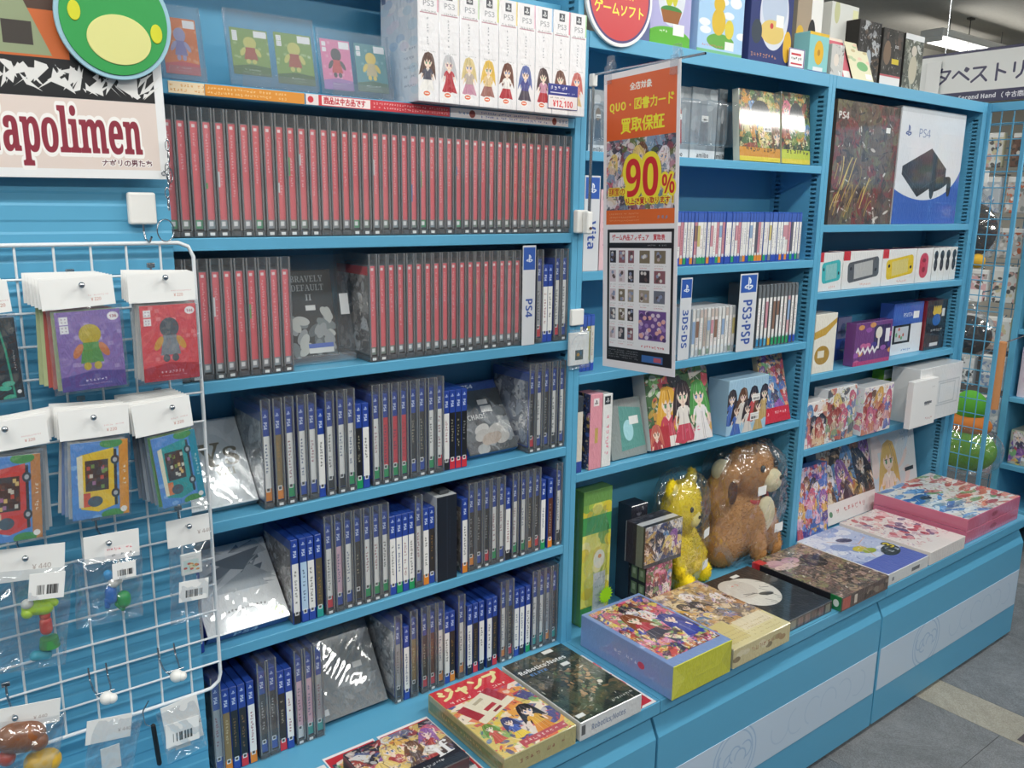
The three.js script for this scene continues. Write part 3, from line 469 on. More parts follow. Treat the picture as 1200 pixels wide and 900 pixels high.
// ---------------------------------------------------------------- white wire grid with hanging packs
const wireWhite = new THREE.MeshPhysicalMaterial({ color: 0xe4e7ea, roughness: 0.35, clearcoat: 0.4 }), chrome = std(0xb9bdc2, 0.18, { metalness: 1 }), whitePlastic = new THREE.MeshPhysicalMaterial({ color: 0xeceae6, roughness: 0.4, clearcoat: 0.2 });
const film = new THREE.MeshPhysicalMaterial({ color: 0xf6f8fa, transmission: 0.975, thickness: 0, roughness: 0.09, ior: 1.95 }), paperWhite = std(0xefeeec, 0.7);
const GZ = 0.032, GX = 0.0715, GT = 1.4345, GB = 0.662;
{
  const t = thing('wire_grid', 'white wire grid panel hanging in front of the blue ribbed panel', 'wire grid', [0, 0, 0]), x0 = -0.62, r = 0.022;
  const pts = []; for (const [cx, cy, a] of [[GX - r, GT - r, 0], [x0 + r, GT - r, 1], [x0 + r, GB + r, 2], [GX - r, GB + r, 3]]) for (let k = 0; k <= 4; k++) { const q = (a + k / 4) * Math.PI / 2; pts.push([cx + Math.cos(q) * r, cy + Math.sin(q) * r, GZ]); }
  part('frame', new THREE.TubeGeometry(new THREE.CatmullRomCurve3(pts.map((p) => V(...p)), true, 'catmullrom', 0.0), 160, 0.0032, 8, true), wireWhite, t);
  const vg = rod([0, GB, GZ - 0.002], [0, GT, GZ - 0.002], 0.0019, 7), hg = rod([x0, 0, GZ + 0.0018], [GX, 0, GZ + 0.0018], 0.0019, 7);
  for (let i = 1; i < 14; i++) part('wire', vg, wireWhite, t).position.x = GX - i * 0.0492;
  for (let i = 1; i < 16; i++) part('wire', hg, wireWhite, t).position.y = GT - i * (GT - GB) / 16;
}
function pegHook(px, py, len = 0.07) {
  const zt = GZ + len, p = atZ(px, py, zt), t = thing('peg_hook', 'chrome peg hook carrying a hanging pack on the wire grid', 'hook', [p.x, p.y, GZ], 0, 'peg hooks on the wire grid');
  part('arm', tube([[0, 0.018, 0.006], [0, 0.003, 0.008], [0, 0, 0.016], [0, 0, len * 0.8], [0, 0.004, len]], 0.0018, 20), chrome, t);
  part('tip', new THREE.SphereGeometry(0.0044, 12, 10).translate(0, 0.0045, len), chrome, t);
  part('clip', rbox(-0.006, 0.006, 0.014, 0.022, 0.004, 0.009, 0.0015), chrome, t);
  return [p, t];
}
// a flat hanging thing laid over four photograph points on the plane z
function onPlane(q, z) {
  const [a, b, c, d] = q.map(([x, y]) => atZ(x, y, z)), cx = (a.x + b.x + c.x + d.x) / 4, cy = (a.y + b.y + c.y + d.y) / 4;
  return { cx, cy, w: (a.distanceTo(b) + d.distanceTo(c)) / 2, h: (a.distanceTo(d) + b.distanceTo(c)) / 2, roll: Math.atan2(b.y - a.y + (c.y - d.y), b.x - a.x + (c.x - d.x)), top: (a.y + b.y) / 2 };
}
function crumpled(w, h, d, seed, amp = 0.003, nx = 14, ny = 18) {        // a clear bag: two film sheets that bulge and crease
  const make = (s) => {
    const g = new THREE.PlaneGeometry(w, h, nx, ny), p = g.attributes.position;
    for (let i = 0; i < p.count; i++) {
      const x = p.getX(i), y = p.getY(i), e = Math.max(0, 1 - (2 * x / w) ** 2) * Math.max(0, 1 - (2 * y / h) ** 2);
      const n = (1 - 2 * Math.abs(noise.noise(x * 38 + seed, y * 30, seed))) * amp + noise.noise(x * 90, y * 80 + seed, 4) * amp * 0.5;
      p.setZ(i, s * (0.0006 + (d / 2) * Math.sqrt(e) + (e > 0 ? n * Math.min(1, e * 3) : 0)));
      p.setX(i, x + noise.noise(y * 40, seed, 2) * 0.0016);
    }
    if (s < 0) g.index.array.reverse();
    g.computeVertexNormals(); return g;
  };
  return merge([make(1), make(-1)]);
}
function cardPack({ name = 'card_pack', label, header, body, hook, z = 0.1, art, back = 3, dx = -0.003, dz = -0.0078, colors = ['#8aa4c8'], cat = 'card pack' }) {
  const H = onPlane(header, z), Bq = onPlane(body, z + 0.0005);
  const [hp] = pegHook(hook[0], hook[1], z - GZ + 0.012);
  for (let k = 0; k <= back; k++) {
    const t = thing(name, k === 0 ? label : label.replace(/^/, 'bagged card behind the ').replace('bagged card behind the ', 'card bag tucked behind '), cat, [Bq.cx + dx * k * 1.2, Bq.cy + 0.001 * k, z + dz * k], 0, k ? 'card bags tucked behind front packs' : undefined);
    t.rotation.z = Bq.roll + k * 0.012 * Math.sign(dx); t.rotation.y = 0.05;
    const R = printBox(Bq.w * 0.86, Bq.h * 0.94, 0.0012, 2200, { all: '#e8e6e2', f: k === 0 ? art : pick(colors), l: k === 0 ? '#efeeea' : pick(colors) });
    part('card', cbox(Bq.w * 0.86, Bq.h * 0.94, 0.0014, 0.0003, R).translate(Bq.w * 0.03, -Bq.h * 0.48, 0), printMat(R.p, 'wrap'), t);
    if (k < 1) part('bag', crumpled(Bq.w * 1.0, Bq.h * 1.02, 0.006, k * 3.3 + H.cx * 50, 0.0016, 22, 26), film, t, 'clear film bag');
    const hg = new THREE.BoxGeometry(H.w, H.h, 0.0007, 6, 4, 1), hp2 = hg.attributes.position; for (let i = 0; i < hp2.count; i++) hp2.setZ(i, hp2.getZ(i) + 0.002 * Math.cos(hp2.getX(i) / H.w * 3) - 0.002);
    hg.computeVertexNormals();
    const hd = printBox(H.w, H.h, 0.001, 1800, { all: '#f0efed', f: (g, w, h) => { fill(g, '#f1f0ee', 0, 0, w, h); if (k === 0) { ticks(g, w * 0.62, h * 0.6, w * 0.3, h * 0.06, '#d8a7a7'); txt(g, '¥ 220', w * 0.66, h * 0.78, h * 0.13, '#c98f86', { bold: false }); } } });
    const uv = hg.attributes.uv; for (let i = 0; i < uv.count; i++) uv.setXY(i, hd.f.u0 + (hd.f.u1 - hd.f.u0) * uv.getX(i), hd.f.v0 + (hd.f.v1 - hd.f.v0) * uv.getY(i));
    const m = part('header', hg, printMat(hd.p, 'paper'), t, 'white paper header'); m.position.set(H.cx - Bq.cx, H.cy - Bq.cy, 0.0015); m.rotation.z = H.roll - Bq.roll;
  }
}
const dots = (g, x, y, s) => { fill(g, '#f2efee', x, y, s, s); for (const [a, b] of [[0.3, 0.3], [0.7, 0.3], [0.3, 0.7], [0.7, 0.7]]) ell(g, '#b9a8b8', x + a * s, y + b * s, s * 0.09, s * 0.09); };
const toyArt = (bg, foot, c1, c2, line, num = '') => (g, w, h) => {                     // plain invented toy shapes on a coloured card
  fill(g, bg, 0, 0, w, h); for (let i = 0; i < 20; i++) { g.globalAlpha = 0.25; fill(g, '#ffffff', rnd() * w, rnd() * h, w * 0.08, h * 0.05); } g.globalAlpha = 1;
  polyFill(g, foot, [[0, h * 0.82], [w * 0.5, h * 0.76], [w, h * 0.8], [w, h], [0, h]]);
  dots(g, w * 0.06, h * 0.06, w * 0.13); dots(g, w * 0.06, h * 0.17, w * 0.13); ell(g, '#f4f0f0', w * 0.88, h * 0.09, w * 0.09, w * 0.07); if (num) txt(g, num, w * 0.88, h * 0.092, w * 0.07, '#b06a72', { align: 'center' });
  ell(g, c1, w * 0.5, h * 0.3, w * 0.17, h * 0.13); polyFill(g, c2, [[w * 0.38, h * 0.4], [w * 0.62, h * 0.4], [w * 0.68, h * 0.66], [w * 0.32, h * 0.66]]); ell(g, c1, w * 0.42, h * 0.7, w * 0.06, h * 0.05); ell(g, c1, w * 0.58, h * 0.7, w * 0.06, h * 0.05); ell(g, line, w * 0.3, h * 0.5, w * 0.06, h * 0.1, 0.5); ell(g, line, w * 0.7, h * 0.5, w * 0.06, h * 0.1, -0.5);
  ticks(g, w * 0.3, h * 0.86, w * 0.4, h * 0.045, '#f2eef2'); ticks(g, w * 0.25, h * 0.92, w * 0.5, h * 0.025, '#e0d4de');
};
const vanArt = (body, trim, band) => (g, w, h) => {
  fill(g, '#5b93d6', 0, 0, w, h); for (let i = 0; i < 14; i++) ell(g, '#86b4e6', rnd() * w, rnd() * h, w * 0.08, h * 0.03);
  fill(g, band, w * 0.83, 0, w * 0.17, h); g.save(); g.translate(w * 0.915, h * 0.5); g.rotate(Math.PI / 2); ticks(g, -h * 0.16, -w * 0.04, h * 0.3, w * 0.08, '#f4f0e6'); g.restore();
  ell(g, '#4f9a52', w * 0.7, h * 0.04, w * 0.2, h * 0.06); ell(g, '#4f9a52', w * 0.7, h * 0.97, w * 0.2, h * 0.06);
  polyFill(g, body, [[w * 0.16, h * 0.16], [w * 0.74, h * 0.1], [w * 0.8, h * 0.85], [w * 0.45, h * 0.92], [w * 0.15, h * 0.86]]);                      // a camper van seen from the side, parked upright on the card
  polyFill(g, '#efe6c8', [[w * 0.1, h * 0.18], [w * 0.2, h * 0.16], [w * 0.2, h * 0.84], [w * 0.12, h * 0.84]]);
  fill(g, '#4b3a33', w * 0.24, h * 0.24, w * 0.4, h * 0.4); for (let i = 0; i < 16; i++) fill(g, pick(['#c9533f', '#7d9a4c', '#e0c078', '#d9d4c4', '#6b4a38', '#b07aa0']), w * rr(0.26, 0.58), h * rr(0.26, 0.58), w * 0.06, h * 0.05);
  fill(g, '#2f3338', w * 0.74, h * 0.12, w * 0.05, h * 0.74); for (const y of [0.26, 0.7]) { ell(g, '#3c3f44', w * 0.76, h * y, w * 0.075, h * 0.06); ell(g, '#b9bcc0', w * 0.76, h * y, w * 0.04, h * 0.03); }
  fill(g, trim, w * 0.2, h * 0.66, w * 0.12, h * 0.18); ell(g, '#54606a', w * 0.4, h * 0.78, w * 0.13, h * 0.07); ell(g, '#f4f0ea', w * 0.9, h * 0.93, w * 0.06, w * 0.06);
};
cardPack({ label: 'black and green card in a clear bag with white header', header: [[-50, 334], [12, 328], [15, 365], [-46, 372]], body: [[-48, 372], [17, 368], [33, 466], [-30, 476]], hook: [-12, 344], art: (g, w, h) => { fill(g, '#24282a', 0, 0, w, h); g.strokeStyle = '#2f9a78'; g.lineWidth = w * 0.05; g.beginPath(); g.moveTo(w * 0.6, 0); g.lineTo(w * 0.72, h * 0.4); g.lineTo(w * 0.8, h); g.stroke(); for (let i = 0; i < 6; i++) ell(g, '#4bb394', w * rr(0.5, 0.9), h * rr(0.8, 1), w * 0.12, h * 0.03); ell(g, '#eee', w * 0.9, h * 0.92, w * 0.05, w * 0.05); ticks(g, w * 0.85, h * 0.4, w * 0.06, h * 0.25, '#dcdcdc', true); }, back: 2 });
cardPack({ label: 'purple toy card in a clear bag with white header', header: [[45, 329], [132, 321], [138, 356], [50, 364]], body: [[53, 364], [140, 357], [156, 452], [64, 463]], hook: [96, 338], art: toyArt('#8f74b4', '#5d4a94', '#c9b23e', '#5f9a4e', '#cf7c4a', '136'), back: 5, dx: -0.0032, colors: ['#c9d3a0', '#d7c9b5', '#7fa06a', '#c4625a', '#cfd6de'] });
cardPack({ label: 'red toy card in a clear bag with white header', header: [[146, 322], [226, 318], [232, 352], [152, 355]], body: [[152, 356], [230, 351], [240, 443], [163, 451]], hook: [194, 329], art: toyArt('#e0575c', '#b52f38', '#5d6266', '#8a8f94', '#d8a24a', '144'), back: 3, dx: -0.0016, colors: ['#d9d9d6', '#c7cdd2', '#e6e1da'] });
cardPack({ label: 'blue card with a red camper in a clear bag', header: [[-40, 500], [50, 485], [52, 520], [-36, 534]], body: [[-36, 534], [49, 528], [55, 630], [-28, 644]], hook: [6, 507], z: 0.11, art: vanArt('#d8483f', '#e8c9a0', '#c98a52'), back: 3, dx: 0.004, colors: ['#9aa3ab', '#c0c4c8', '#7f868c'] });
cardPack({ label: 'blue card with a yellow camper and orange band', header: [[62, 483], [146, 474], [149, 508], [66, 518]], body: [[70, 518], [150, 510], [158, 602], [80, 613]], hook: [110, 493], z: 0.105, art: vanArt('#f0c832', '#d95a3c', '#e39a35'), back: 4, dx: -0.0022, colors: ['#7b93c4', '#a7b4cf', '#d8d5d0'] });
cardPack({ label: 'blue card with a teal camper and turquoise band', header: [[159, 474], [228, 462], [234, 496], [166, 512]], body: [[170, 512], [230, 499], [244, 582], [184, 601]], hook: [202, 481], z: 0.1, art: vanArt('#35a0a0', '#e0834e', '#1f93ac'), back: 6, dx: -0.0026, colors: ['#8f98a6', '#6fae3e', '#a9b2bd', '#7c8796'] });

// bags with keyring figures
function capsuleFig(list) { return merge(list.map(([x, y, z, r, len = 0, rz = 0, sx = 1]) => { const g = len ? new THREE.CapsuleGeometry(r, len, 4, 10) : new THREE.SphereGeometry(r, 14, 10); g.scale(sx, 1, 1); if (rz) g.rotateZ(rz); return g.translate(x, y, z); })); }
function bagPack({ label, header, bag, hook, z = 0.1, items, tags = [], depth = 0.02, tint = 0xefeeec, headerDraw }) {
  const H = onPlane(header, z), Bq = onPlane(bag, z), t = thing('figure_bag', label, 'keyring bag', [Bq.cx, Bq.cy, z], 0);
  if (hook) pegHook(hook[0], hook[1], z - GZ + 0.02);
  const hd = printBox(H.w, H.h, 0.001, 1800, { all: '#e6e5e3', f: (g, w, h) => { fill(g, '#ebeae8', 0, 0, w, h); (headerDraw ?? ((q) => txt(q, '¥ 440', w * 0.7, h * 0.62, h * 0.2, '#a79a96', { bold: false })))(g, w, h); } });
  const m = part('header', cbox(H.w, H.h, 0.0012, 0.0002, hd).translate(0, -H.h / 2, 0), printMat(hd.p, 'paper'), t, 'white paper header'); m.position.set(H.cx - Bq.cx, H.cy - Bq.cy, 0.002); m.rotation.z = H.roll;
  const b = part('bag', crumpled(Bq.w, Bq.h, depth, Bq.cx * 60 + 2, 0.0065, 26, 30), film, t, 'clear film bag'); b.rotation.z = Bq.roll;
  for (const [n, geo, mat, px, py] of items) { const p = atZ(px, py, z); part(n, geo, mat, t).position.set(p.x - Bq.cx, p.y - Bq.cy, 0); }
  for (const [q, draw] of tags) { const T = onPlane(q, z + depth / 2 + 0.002), R = printBox(T.w, T.h, 0.001, 2000, { all: '#efeeec', f: draw }), k = part('price_label', cbox(T.w, T.h, 0.0008, 0.0002, R).translate(0, -T.h / 2, 0), printMat(R.p, 'paper'), t, 'white price label with barcode'); k.position.set(T.cx - Bq.cx, T.cy - Bq.cy, depth / 2 + 0.003); k.rotation.z = T.roll; }
}
const toy = (c, r = 0.45) => new THREE.MeshPhysicalMaterial({ color: c, roughness: r, clearcoat: 0.4 });
const codeLabel = (g, w, h) => { fill(g, '#f1f0ee', 0, 0, w, h); bars(g, w * 0.22, h * 0.45, w * 0.6, h * 0.35); };
bagPack({ label: 'clear bag with a lime and red keyring figure', header: [[-60, 652], [75, 634], [76, 674], [-58, 690]], bag: [[-62, 672], [78, 664], [84, 775], [-50, 800]], hook: [30, 658], z: 0.1, depth: 0.03,
  items: [['lime_hat', capsuleFig([[0, 0, 0, 0.011, 0.02, 1.35], [0.016, 0.004, 0, 0.006, 0.012, 1.2], [-0.014, -0.003, 0.004, 0.008]]), toy(0xb5d92a), 44, 712], ['figure_body', capsuleFig([[0, 0, 0, 0.0085, 0.012], [0, 0.016, 0, 0.0075]]), toy(0xc83c30), 54, 733], ['base', merge([new THREE.CylinderGeometry(0.012, 0.014, 0.014, 18)]), toy(0x3f8a4a), 58, 752], ['face', capsuleFig([[0, 0, 0.006, 0.0075, 0, 0, 1.1]]), toy(0xd9d5cc), 31, 706], ['blue_foot', capsuleFig([[0, 0, 0, 0.008, 0.014, 1.4]]), toy(0x2f9ab0), 48, 768]],
  tags: [[[[33, 674], [76, 668], [75, 700], [34, 703]], codeLabel]] });
bagPack({ label: 'clear bag with a blue and green keyring figure', header: [[97, 632], [163, 616], [162, 652], [99, 660]], bag: [[84, 655], [164, 644], [170, 720], [92, 738]], hook: [128, 640], z: 0.1, depth: 0.026, headerDraw: (g, w, h) => { fill(g, '#f6f0ee', w * 0.36, h * 0.5, w * 0.5, h * 0.5); ticks(g, w * 0.4, h * 0.54, w * 0.42, h * 0.12, '#d8606a'); ticks(g, w * 0.4, h * 0.75, w * 0.42, h * 0.14, '#8a8a8a'); },
  items: [['figure_head', capsuleFig([[0, 0, 0.002, 0.008], [0.009, 0.001, 0.004, 0.0035]]), toy(0xe8e3da), 133, 682], ['figure_body', capsuleFig([[0, 0, 0, 0.0085, 0.012], [-0.006, -0.012, 0, 0.004, 0.01]]), toy(0x2a6fc0), 130, 697], ['green_part', capsuleFig([[0, 0, 0, 0.0105, 0.006], [-0.006, -0.01, 0, 0.004, 0.012, 0.6]]), toy(0x259a4a), 145, 702], ['cap', capsuleFig([[0, 0, 0, 0.0065, 0.004, 0.4]]), toy(0x4aa0d8), 127, 674]], tags: [[[[130, 661], [158, 656], [160, 674], [133, 680]], codeLabel]] });
{
  const cart = printBox(0.033, 0.036, 0.004, 3000, { all: '#e8e7e3', f: (g, w, h) => { fill(g, '#e9e8e4', 0, 0, w, h); fill(g, '#cfe0da', w * 0.12, h * 0.3, w * 0.72, h * 0.55); for (let i = 0; i < 14; i++) ell(g, pick(['#d8954a', '#7aa060', '#c85a4a', '#e8d8b0']), w * rr(0.2, 0.78), h * rr(0.45, 0.8), w * 0.09, h * 0.05); ticks(g, w * 0.2, h * 0.14, w * 0.5, h * 0.06, '#999'); } });
  bagPack({ label: 'clear bag with a white game cartridge and barcode label', header: [[193, 612], [243, 600], [247, 632], [197, 642]], bag: [[198, 640], [247, 632], [252, 720], [200, 734]], hook: [222, 620], z: 0.075, depth: 0.014, items: [['cartridge', cbox(0.033, 0.036, 0.005, 0.001, cart).translate(0, -0.018, 0), printMat(cart.p, 'gloss'), 224, 660]], tags: [[[[209, 683], [243, 676], [245, 700], [210, 706]], codeLabel]] });
  bagPack({ label: 'clear bag with white header under the white ball hook', header: [[98, 845], [152, 836], [155, 860], [103, 873]], bag: [[100, 845], [156, 838], [166, 905], [104, 915]], z: 0.09, depth: 0.01, items: [['inner_card', box(-0.014, 0.014, -0.02, 0.02, -0.001, 0.001), std(0xe0dfdd, 0.6), 130, 888]] });
  bagPack({ label: 'clear bag with white barcode label hung low on the grid', header: [[190, 829], [233, 811], [235, 862], [194, 880]], bag: [[188, 832], [234, 815], [238, 874], [192, 900]], z: 0.085, depth: 0.01, items: [['inner_card', box(-0.012, 0.012, -0.016, 0.016, -0.0015, 0.0005), std(0xd6d4d0, 0.6), 214, 866]], tags: [[[[193, 850], [232, 838], [234, 864], [195, 878]], codeLabel]] });
  bagPack({ label: 'clear bag with brown and yellow figure at the grid bottom', header: [[-40, 838], [67, 818], [73, 843], [-36, 866]], bag: [[-42, 850], [70, 838], [74, 905], [-30, 925]], hook: [18, 845], z: 0.1, depth: 0.05, items: [['brown_top', capsuleFig([[0, 0, 0, 0.024, 0.02, 1.3], [0.02, -0.012, 0.01, 0.014]]), toy(0x8a4f24), 24, 862], ['yellow_base', capsuleFig([[0, 0, 0, 0.018, 0.016, 1.4]]), toy(0xd8aa2c), 50, 892], ['red_part', capsuleFig([[0, 0, 0, 0.012]]), toy(0xb8402c), 8, 888]] });
}
// white ball locks on double hooks
for (const [px, py, n] of [[125, 818, 'white ball lock on a double chrome hook above the lower bag'], [207, 792, 'white ball lock on a double chrome hook above the barcode bag']]) {
  const p = atZ(px, py, 0.09), t = thing('ball_lock', n, 'hook', [p.x, p.y, GZ]);
  for (const s of [-1, 1]) part('prong', tube([[s * 0.013, 0.03, 0.004], [s * 0.013, 0.012, 0.01], [s * 0.012, 0.002, 0.03], [s * 0.006, 0, 0.058]], 0.0014, 20), chrome, t);
  part('ball', capsuleFig([[0, 0, 0.058, 0.0105], [0.007, -0.001, 0.062, 0.008]]), whitePlastic, t, 'white plastic ball'); part('cross_bar', rod([-0.013, 0.004, 0.045], [0.014, 0.006, 0.05], 0.0014), chrome, t);
}
{ // black pen-like cord hanging from a ring
  const p = atZ(180, 850, 0.08), t = thing('phone_strap', 'black strap hanging from a bent chrome ring under the grid', 'cord', [p.x, p.y, 0.05]);
  part('ring', tube([[0.002, 0.028, 0], [-0.008, 0.012, 0], [-0.006, -0.012, 0], [0.006, -0.022, 0]], 0.0012), chrome, t); part('strap', rodCapped([0.006, -0.02, 0], [0.01, -0.09, 0.004], 0.004), std(0x1a1a1c, 0.5), t);
}
{ // adhesive hook, ring and chain that carry grid and banner
  const a = atZ(147, 225, 0.02), b = atZ(183, 263, 0.02), t = thing('adhesive_hook', 'square white magnet hook holding the wire grid', 'hook', [(a.x + b.x) / 2, (a.y + b.y) / 2, 0.0178]);
  part('plate', new RoundedBoxGeometry(b.x - a.x, a.y - b.y, 0.012, 3, 0.004).translate(0, 0, 0.006), whitePlastic, t);
  part('hook_wire', tube([[0, -0.02, 0.008], [0, -0.034, 0.008], [0.001, -0.046, 0.012], [0.004, -0.05, 0.02], [0.006, -0.042, 0.026]], 0.0016), chrome, t);
  const c = atZ(194, 270, 0.045), r = thing('key_ring', 'thin chrome ring linking chain and wire grid', 'ring', [c.x, c.y, 0.045]); part('ring', new THREE.TorusGeometry(0.0165, 0.0009, 8, 40).rotateY(0.5), chrome, r);
  const ch = thing('chain', 'short chrome chain hanging from the banner corner', 'chain', [0, 0, 0]);
  for (let i = 0; i < 6; i++) { const p = atZ(196 + (i % 2) * 1.5, 170 + i * 14, 0.05), g = new THREE.TorusGeometry(0.0045, 0.001, 6, 16).scale(0.7, 1.7, 1); if (i % 2) g.rotateY(Math.PI / 2); part('link', g.translate(p.x, p.y, 0.05), chrome, ch); }
}
// ---------------------------------------------------------------- banner and round cut-out board
{
  const w = 0.36, h = 0.4, R = printBox(w, h, 0.001, 2400, { all: '#e6e6e6', f: (g, W, H) => {
    const Y = (m) => H * (h - m) / h, k = W / w;                                         // m: metres above the lower edge, x in metres from the outer edge
    fill(g, '#e9e9ea', 0, 0, W, H);
    fill(g, '#e0d0c8', 0, Y(0.109), W - 0.013 * k, Y(0.013) - Y(0.109));
    fill(g, '#17171a', 0, Y(0.16), W - 0.013 * k, Y(0.109) - Y(0.16));
    for (let i = 0; i < 34; i++) polyFill(g, '#e2e0de', [0, 1, 2, 3].map((q) => [W * 0.4 + W * 0.55 * ((i * 0.37) % 1) + rr(-0.018, 0.018) * k, Y(rr(0.112, 0.156))]));
    fill(g, '#4b3328', 0, 0, W * 0.66, Y(0.16)); fill(g, '#c9652e', W * 0.3, Y(0.222), W * 0.36, Y(0.16) - Y(0.222)); polyFill(g, '#8f9a78', [[W * 0.3, Y(0.235)], [W * 0.52, Y(0.232)], [W * 0.6, Y(0.163)], [W * 0.3, Y(0.163)]]); fill(g, '#c85a3c', W * 0.5, Y(0.252), W * 0.035, Y(0.232) - Y(0.252)); fill(g, '#3a332e', W * 0.44, Y(0.205), W * 0.1, Y(0.175) - Y(0.205)); ell(g, '#e3c33c', W * 0.47, Y(0.29), W * 0.03, W * 0.05); fill(g, '#2a2a30', W * 0.66, 0, W * 0.31, Y(0.16));
    g.save(); g.translate(W - 0.036 * k, Y(0.064)); g.scale(0.47, 1); g.font = 'bold ' + 0.08 * k + 'px serif'; g.textAlign = 'right'; g.textBaseline = 'middle'; g.lineJoin = 'round'; g.strokeStyle = '#f3efec'; g.lineWidth = 0.014 * k; g.strokeText('Napolimen', 0, 0); g.strokeStyle = '#8c2a3c'; g.lineWidth = 0.003 * k; g.strokeText('Napolimen', 0, 0); g.fillStyle = '#8c2a3c'; g.fillText('Napolimen', 0, 0); g.restore();
    for (const [c, wt] of [['#f3efec', 0.34], ['#5b2b36', 0.12]]) jp(g, 'ナポリの男たち', W - 0.094 * k, Y(0.0275), 0.0098 * k, c, wt);
  } });
  const br = atZ(200, 212, 0.045), t = thing('banner', 'printed banner reading Napolimen hung above the wire grid', 'banner', [br.x - w / 2, br.y, 0.043]);
  t.rotation.z = 0.012; part('sheet', cbox(w, h, 0.001, 0.0002, R), printMat(R.p, 'gloss'), t);
  part('eyelet', new THREE.TorusGeometry(0.0028, 0.001, 6, 16).translate(w / 2 - 0.009, 0.009, 0.0012), chrome, t); part('corner_ring', new THREE.TorusGeometry(0.011, 0.0009, 6, 24).rotateY(0.9).translate(w / 2 - 0.001, 0.006, 0.002), chrome, t);
  const c = atZ(137, 22, 0.07), rx = 0.0765, ry = 0.079, bd = thing('cutout_board', 'green rounded cut-out board with pale blue edge over the banner', 'sign board', [c.x, c.y, 0.052]);
  const el = (a, b, d, y = 0, x = 0, wob = 0) => { const s = new THREE.Shape(); for (let i = 0; i < 64; i++) { const q = i / 64 * 6.28318, f = 1 + wob * Math.cos(2 * q) * 0.5; s[i ? 'lineTo' : 'moveTo'](x + Math.cos(q) * a * f, y + Math.sin(q) * b); } s.closePath(); return new THREE.ExtrudeGeometry(s, { depth: d, bevelEnabled: true, bevelSize: 0.0006, bevelThickness: 0.0006, bevelSegments: 1 }); };
  part('board', merge([el(rx, ry, 0.004), el(0.026, 0.026, 0.004, 0.072, 0.06), el(0.026, 0.026, 0.004, 0.072, -0.06)]), std(0x9cc3d4, 0.5), bd);
  const gm = part('green_face', merge([el(rx - 0.006, ry - 0.006, 0.001).translate(0, 0, 0.0048), el(0.02, 0.02, 0.001, 0.07, 0.058).translate(0, 0, 0.0048), el(0.02, 0.02, 0.001, 0.07, -0.058).translate(0, 0, 0.0048)]), std(0x2f9a4c, 0.45), bd);
  part('cream_patch', el(0.042, 0.033, 0.0008, -0.026, 0.004).translate(0, 0, 0.0064), std(0xdcd98e, 0.45), gm); for (const [x, y] of [[-0.052, 0.006], [0.055, -0.012]]) part('yellow_spot', el(0.0075, 0.0125, 0.0008, y, x).translate(0, 0, 0.0064), std(0xd4d22c, 0.45), gm);
}
// ---------------------------------------------------------------- goods on the upper shelf of the first bay
const LIPZ = 0.0003;
function strip(label, px0, px1, draw, bg) {
  const a = atZ(px0, 108 + (px0 - 190) * 0.066, 0).x, b = atZ(px1, 108 + (px1 - 190) * 0.066, 0).x, w = b - a - 0.001, R = printBox(w, 0.0175, 0.0005, 2200, { all: bg, f: draw });
  const t = thing('price_strip', label, 'label strip', [(a + b) / 2, YT1 - 0.0192, 0.0006]); part('strip_print', cbox(w, 0.0175, 0.0005, 0, R), printMat(R.p, 'gloss'), t);
}
const small = (g, w, h, c, x0 = 0.03, x1 = 0.97) => { for (const y of [0.16, 0.55]) ticks(g, w * x0, h * y, w * (x1 - x0), h * 0.3, c); };
strip('cream and orange paper strip on the shelf rail', 197, 240, (g, w, h) => { fill(g, '#f0d8b4', 0, 0, w, h); small(g, w, h, '#d8903c'); }, '#e8d0a8');
strip('orange paper strip with small print on the shelf rail', 240, 357, (g, w, h) => { fill(g, '#e0912f', 0, 0, w, h); small(g, w, h, '#f4d9a8', 0.02, 0.8); }, '#e0912f');
strip('red paper strip with white Japanese lettering on the rail', 358, 527, (g, w, h) => { fill(g, '#cf3440', 0, 0, w, h); fill(g, '#e9dcdc', 0, 0, w * 0.08, h); ell(g, '#cf3440', w * 0.03, h * 0.5, h * 0.3, h * 0.3); fill(g, '#f4e6e4', w * 0.1, h * 0.08, w * 0.32, h * 0.84); jp(g, '商品は中古品です', w * 0.112, h * 0.14, h * 0.68, '#c22f3c', 0.13, 0.96 * (w * 0.29) / (h * 0.68 * 8.2)); small(g, w, h, '#f4d6d4', 0.44, 0.97); }, '#cf3440');
strip('white paper strip with blue small print on the rail', 527.5, 666, (g, w, h) => { fill(g, '#ece7e8', 0, 0, w, h); ell(g, '#8a3a34', w * 0.17, h * 0.5, h * 0.4, h * 0.4); ell(g, '#8a3a34', w * 0.87, h * 0.5, h * 0.34, h * 0.4); small(g, w, h, '#4a5aa8', 0.24, 0.82); ticks(g, w * 0.06, h * 0.25, w * 0.08, h * 0.5, '#6a8ab8'); ticks(g, w * 0.91, h * 0.25, w * 0.07, h * 0.5, '#6a8ab8'); }, '#ece7e8');

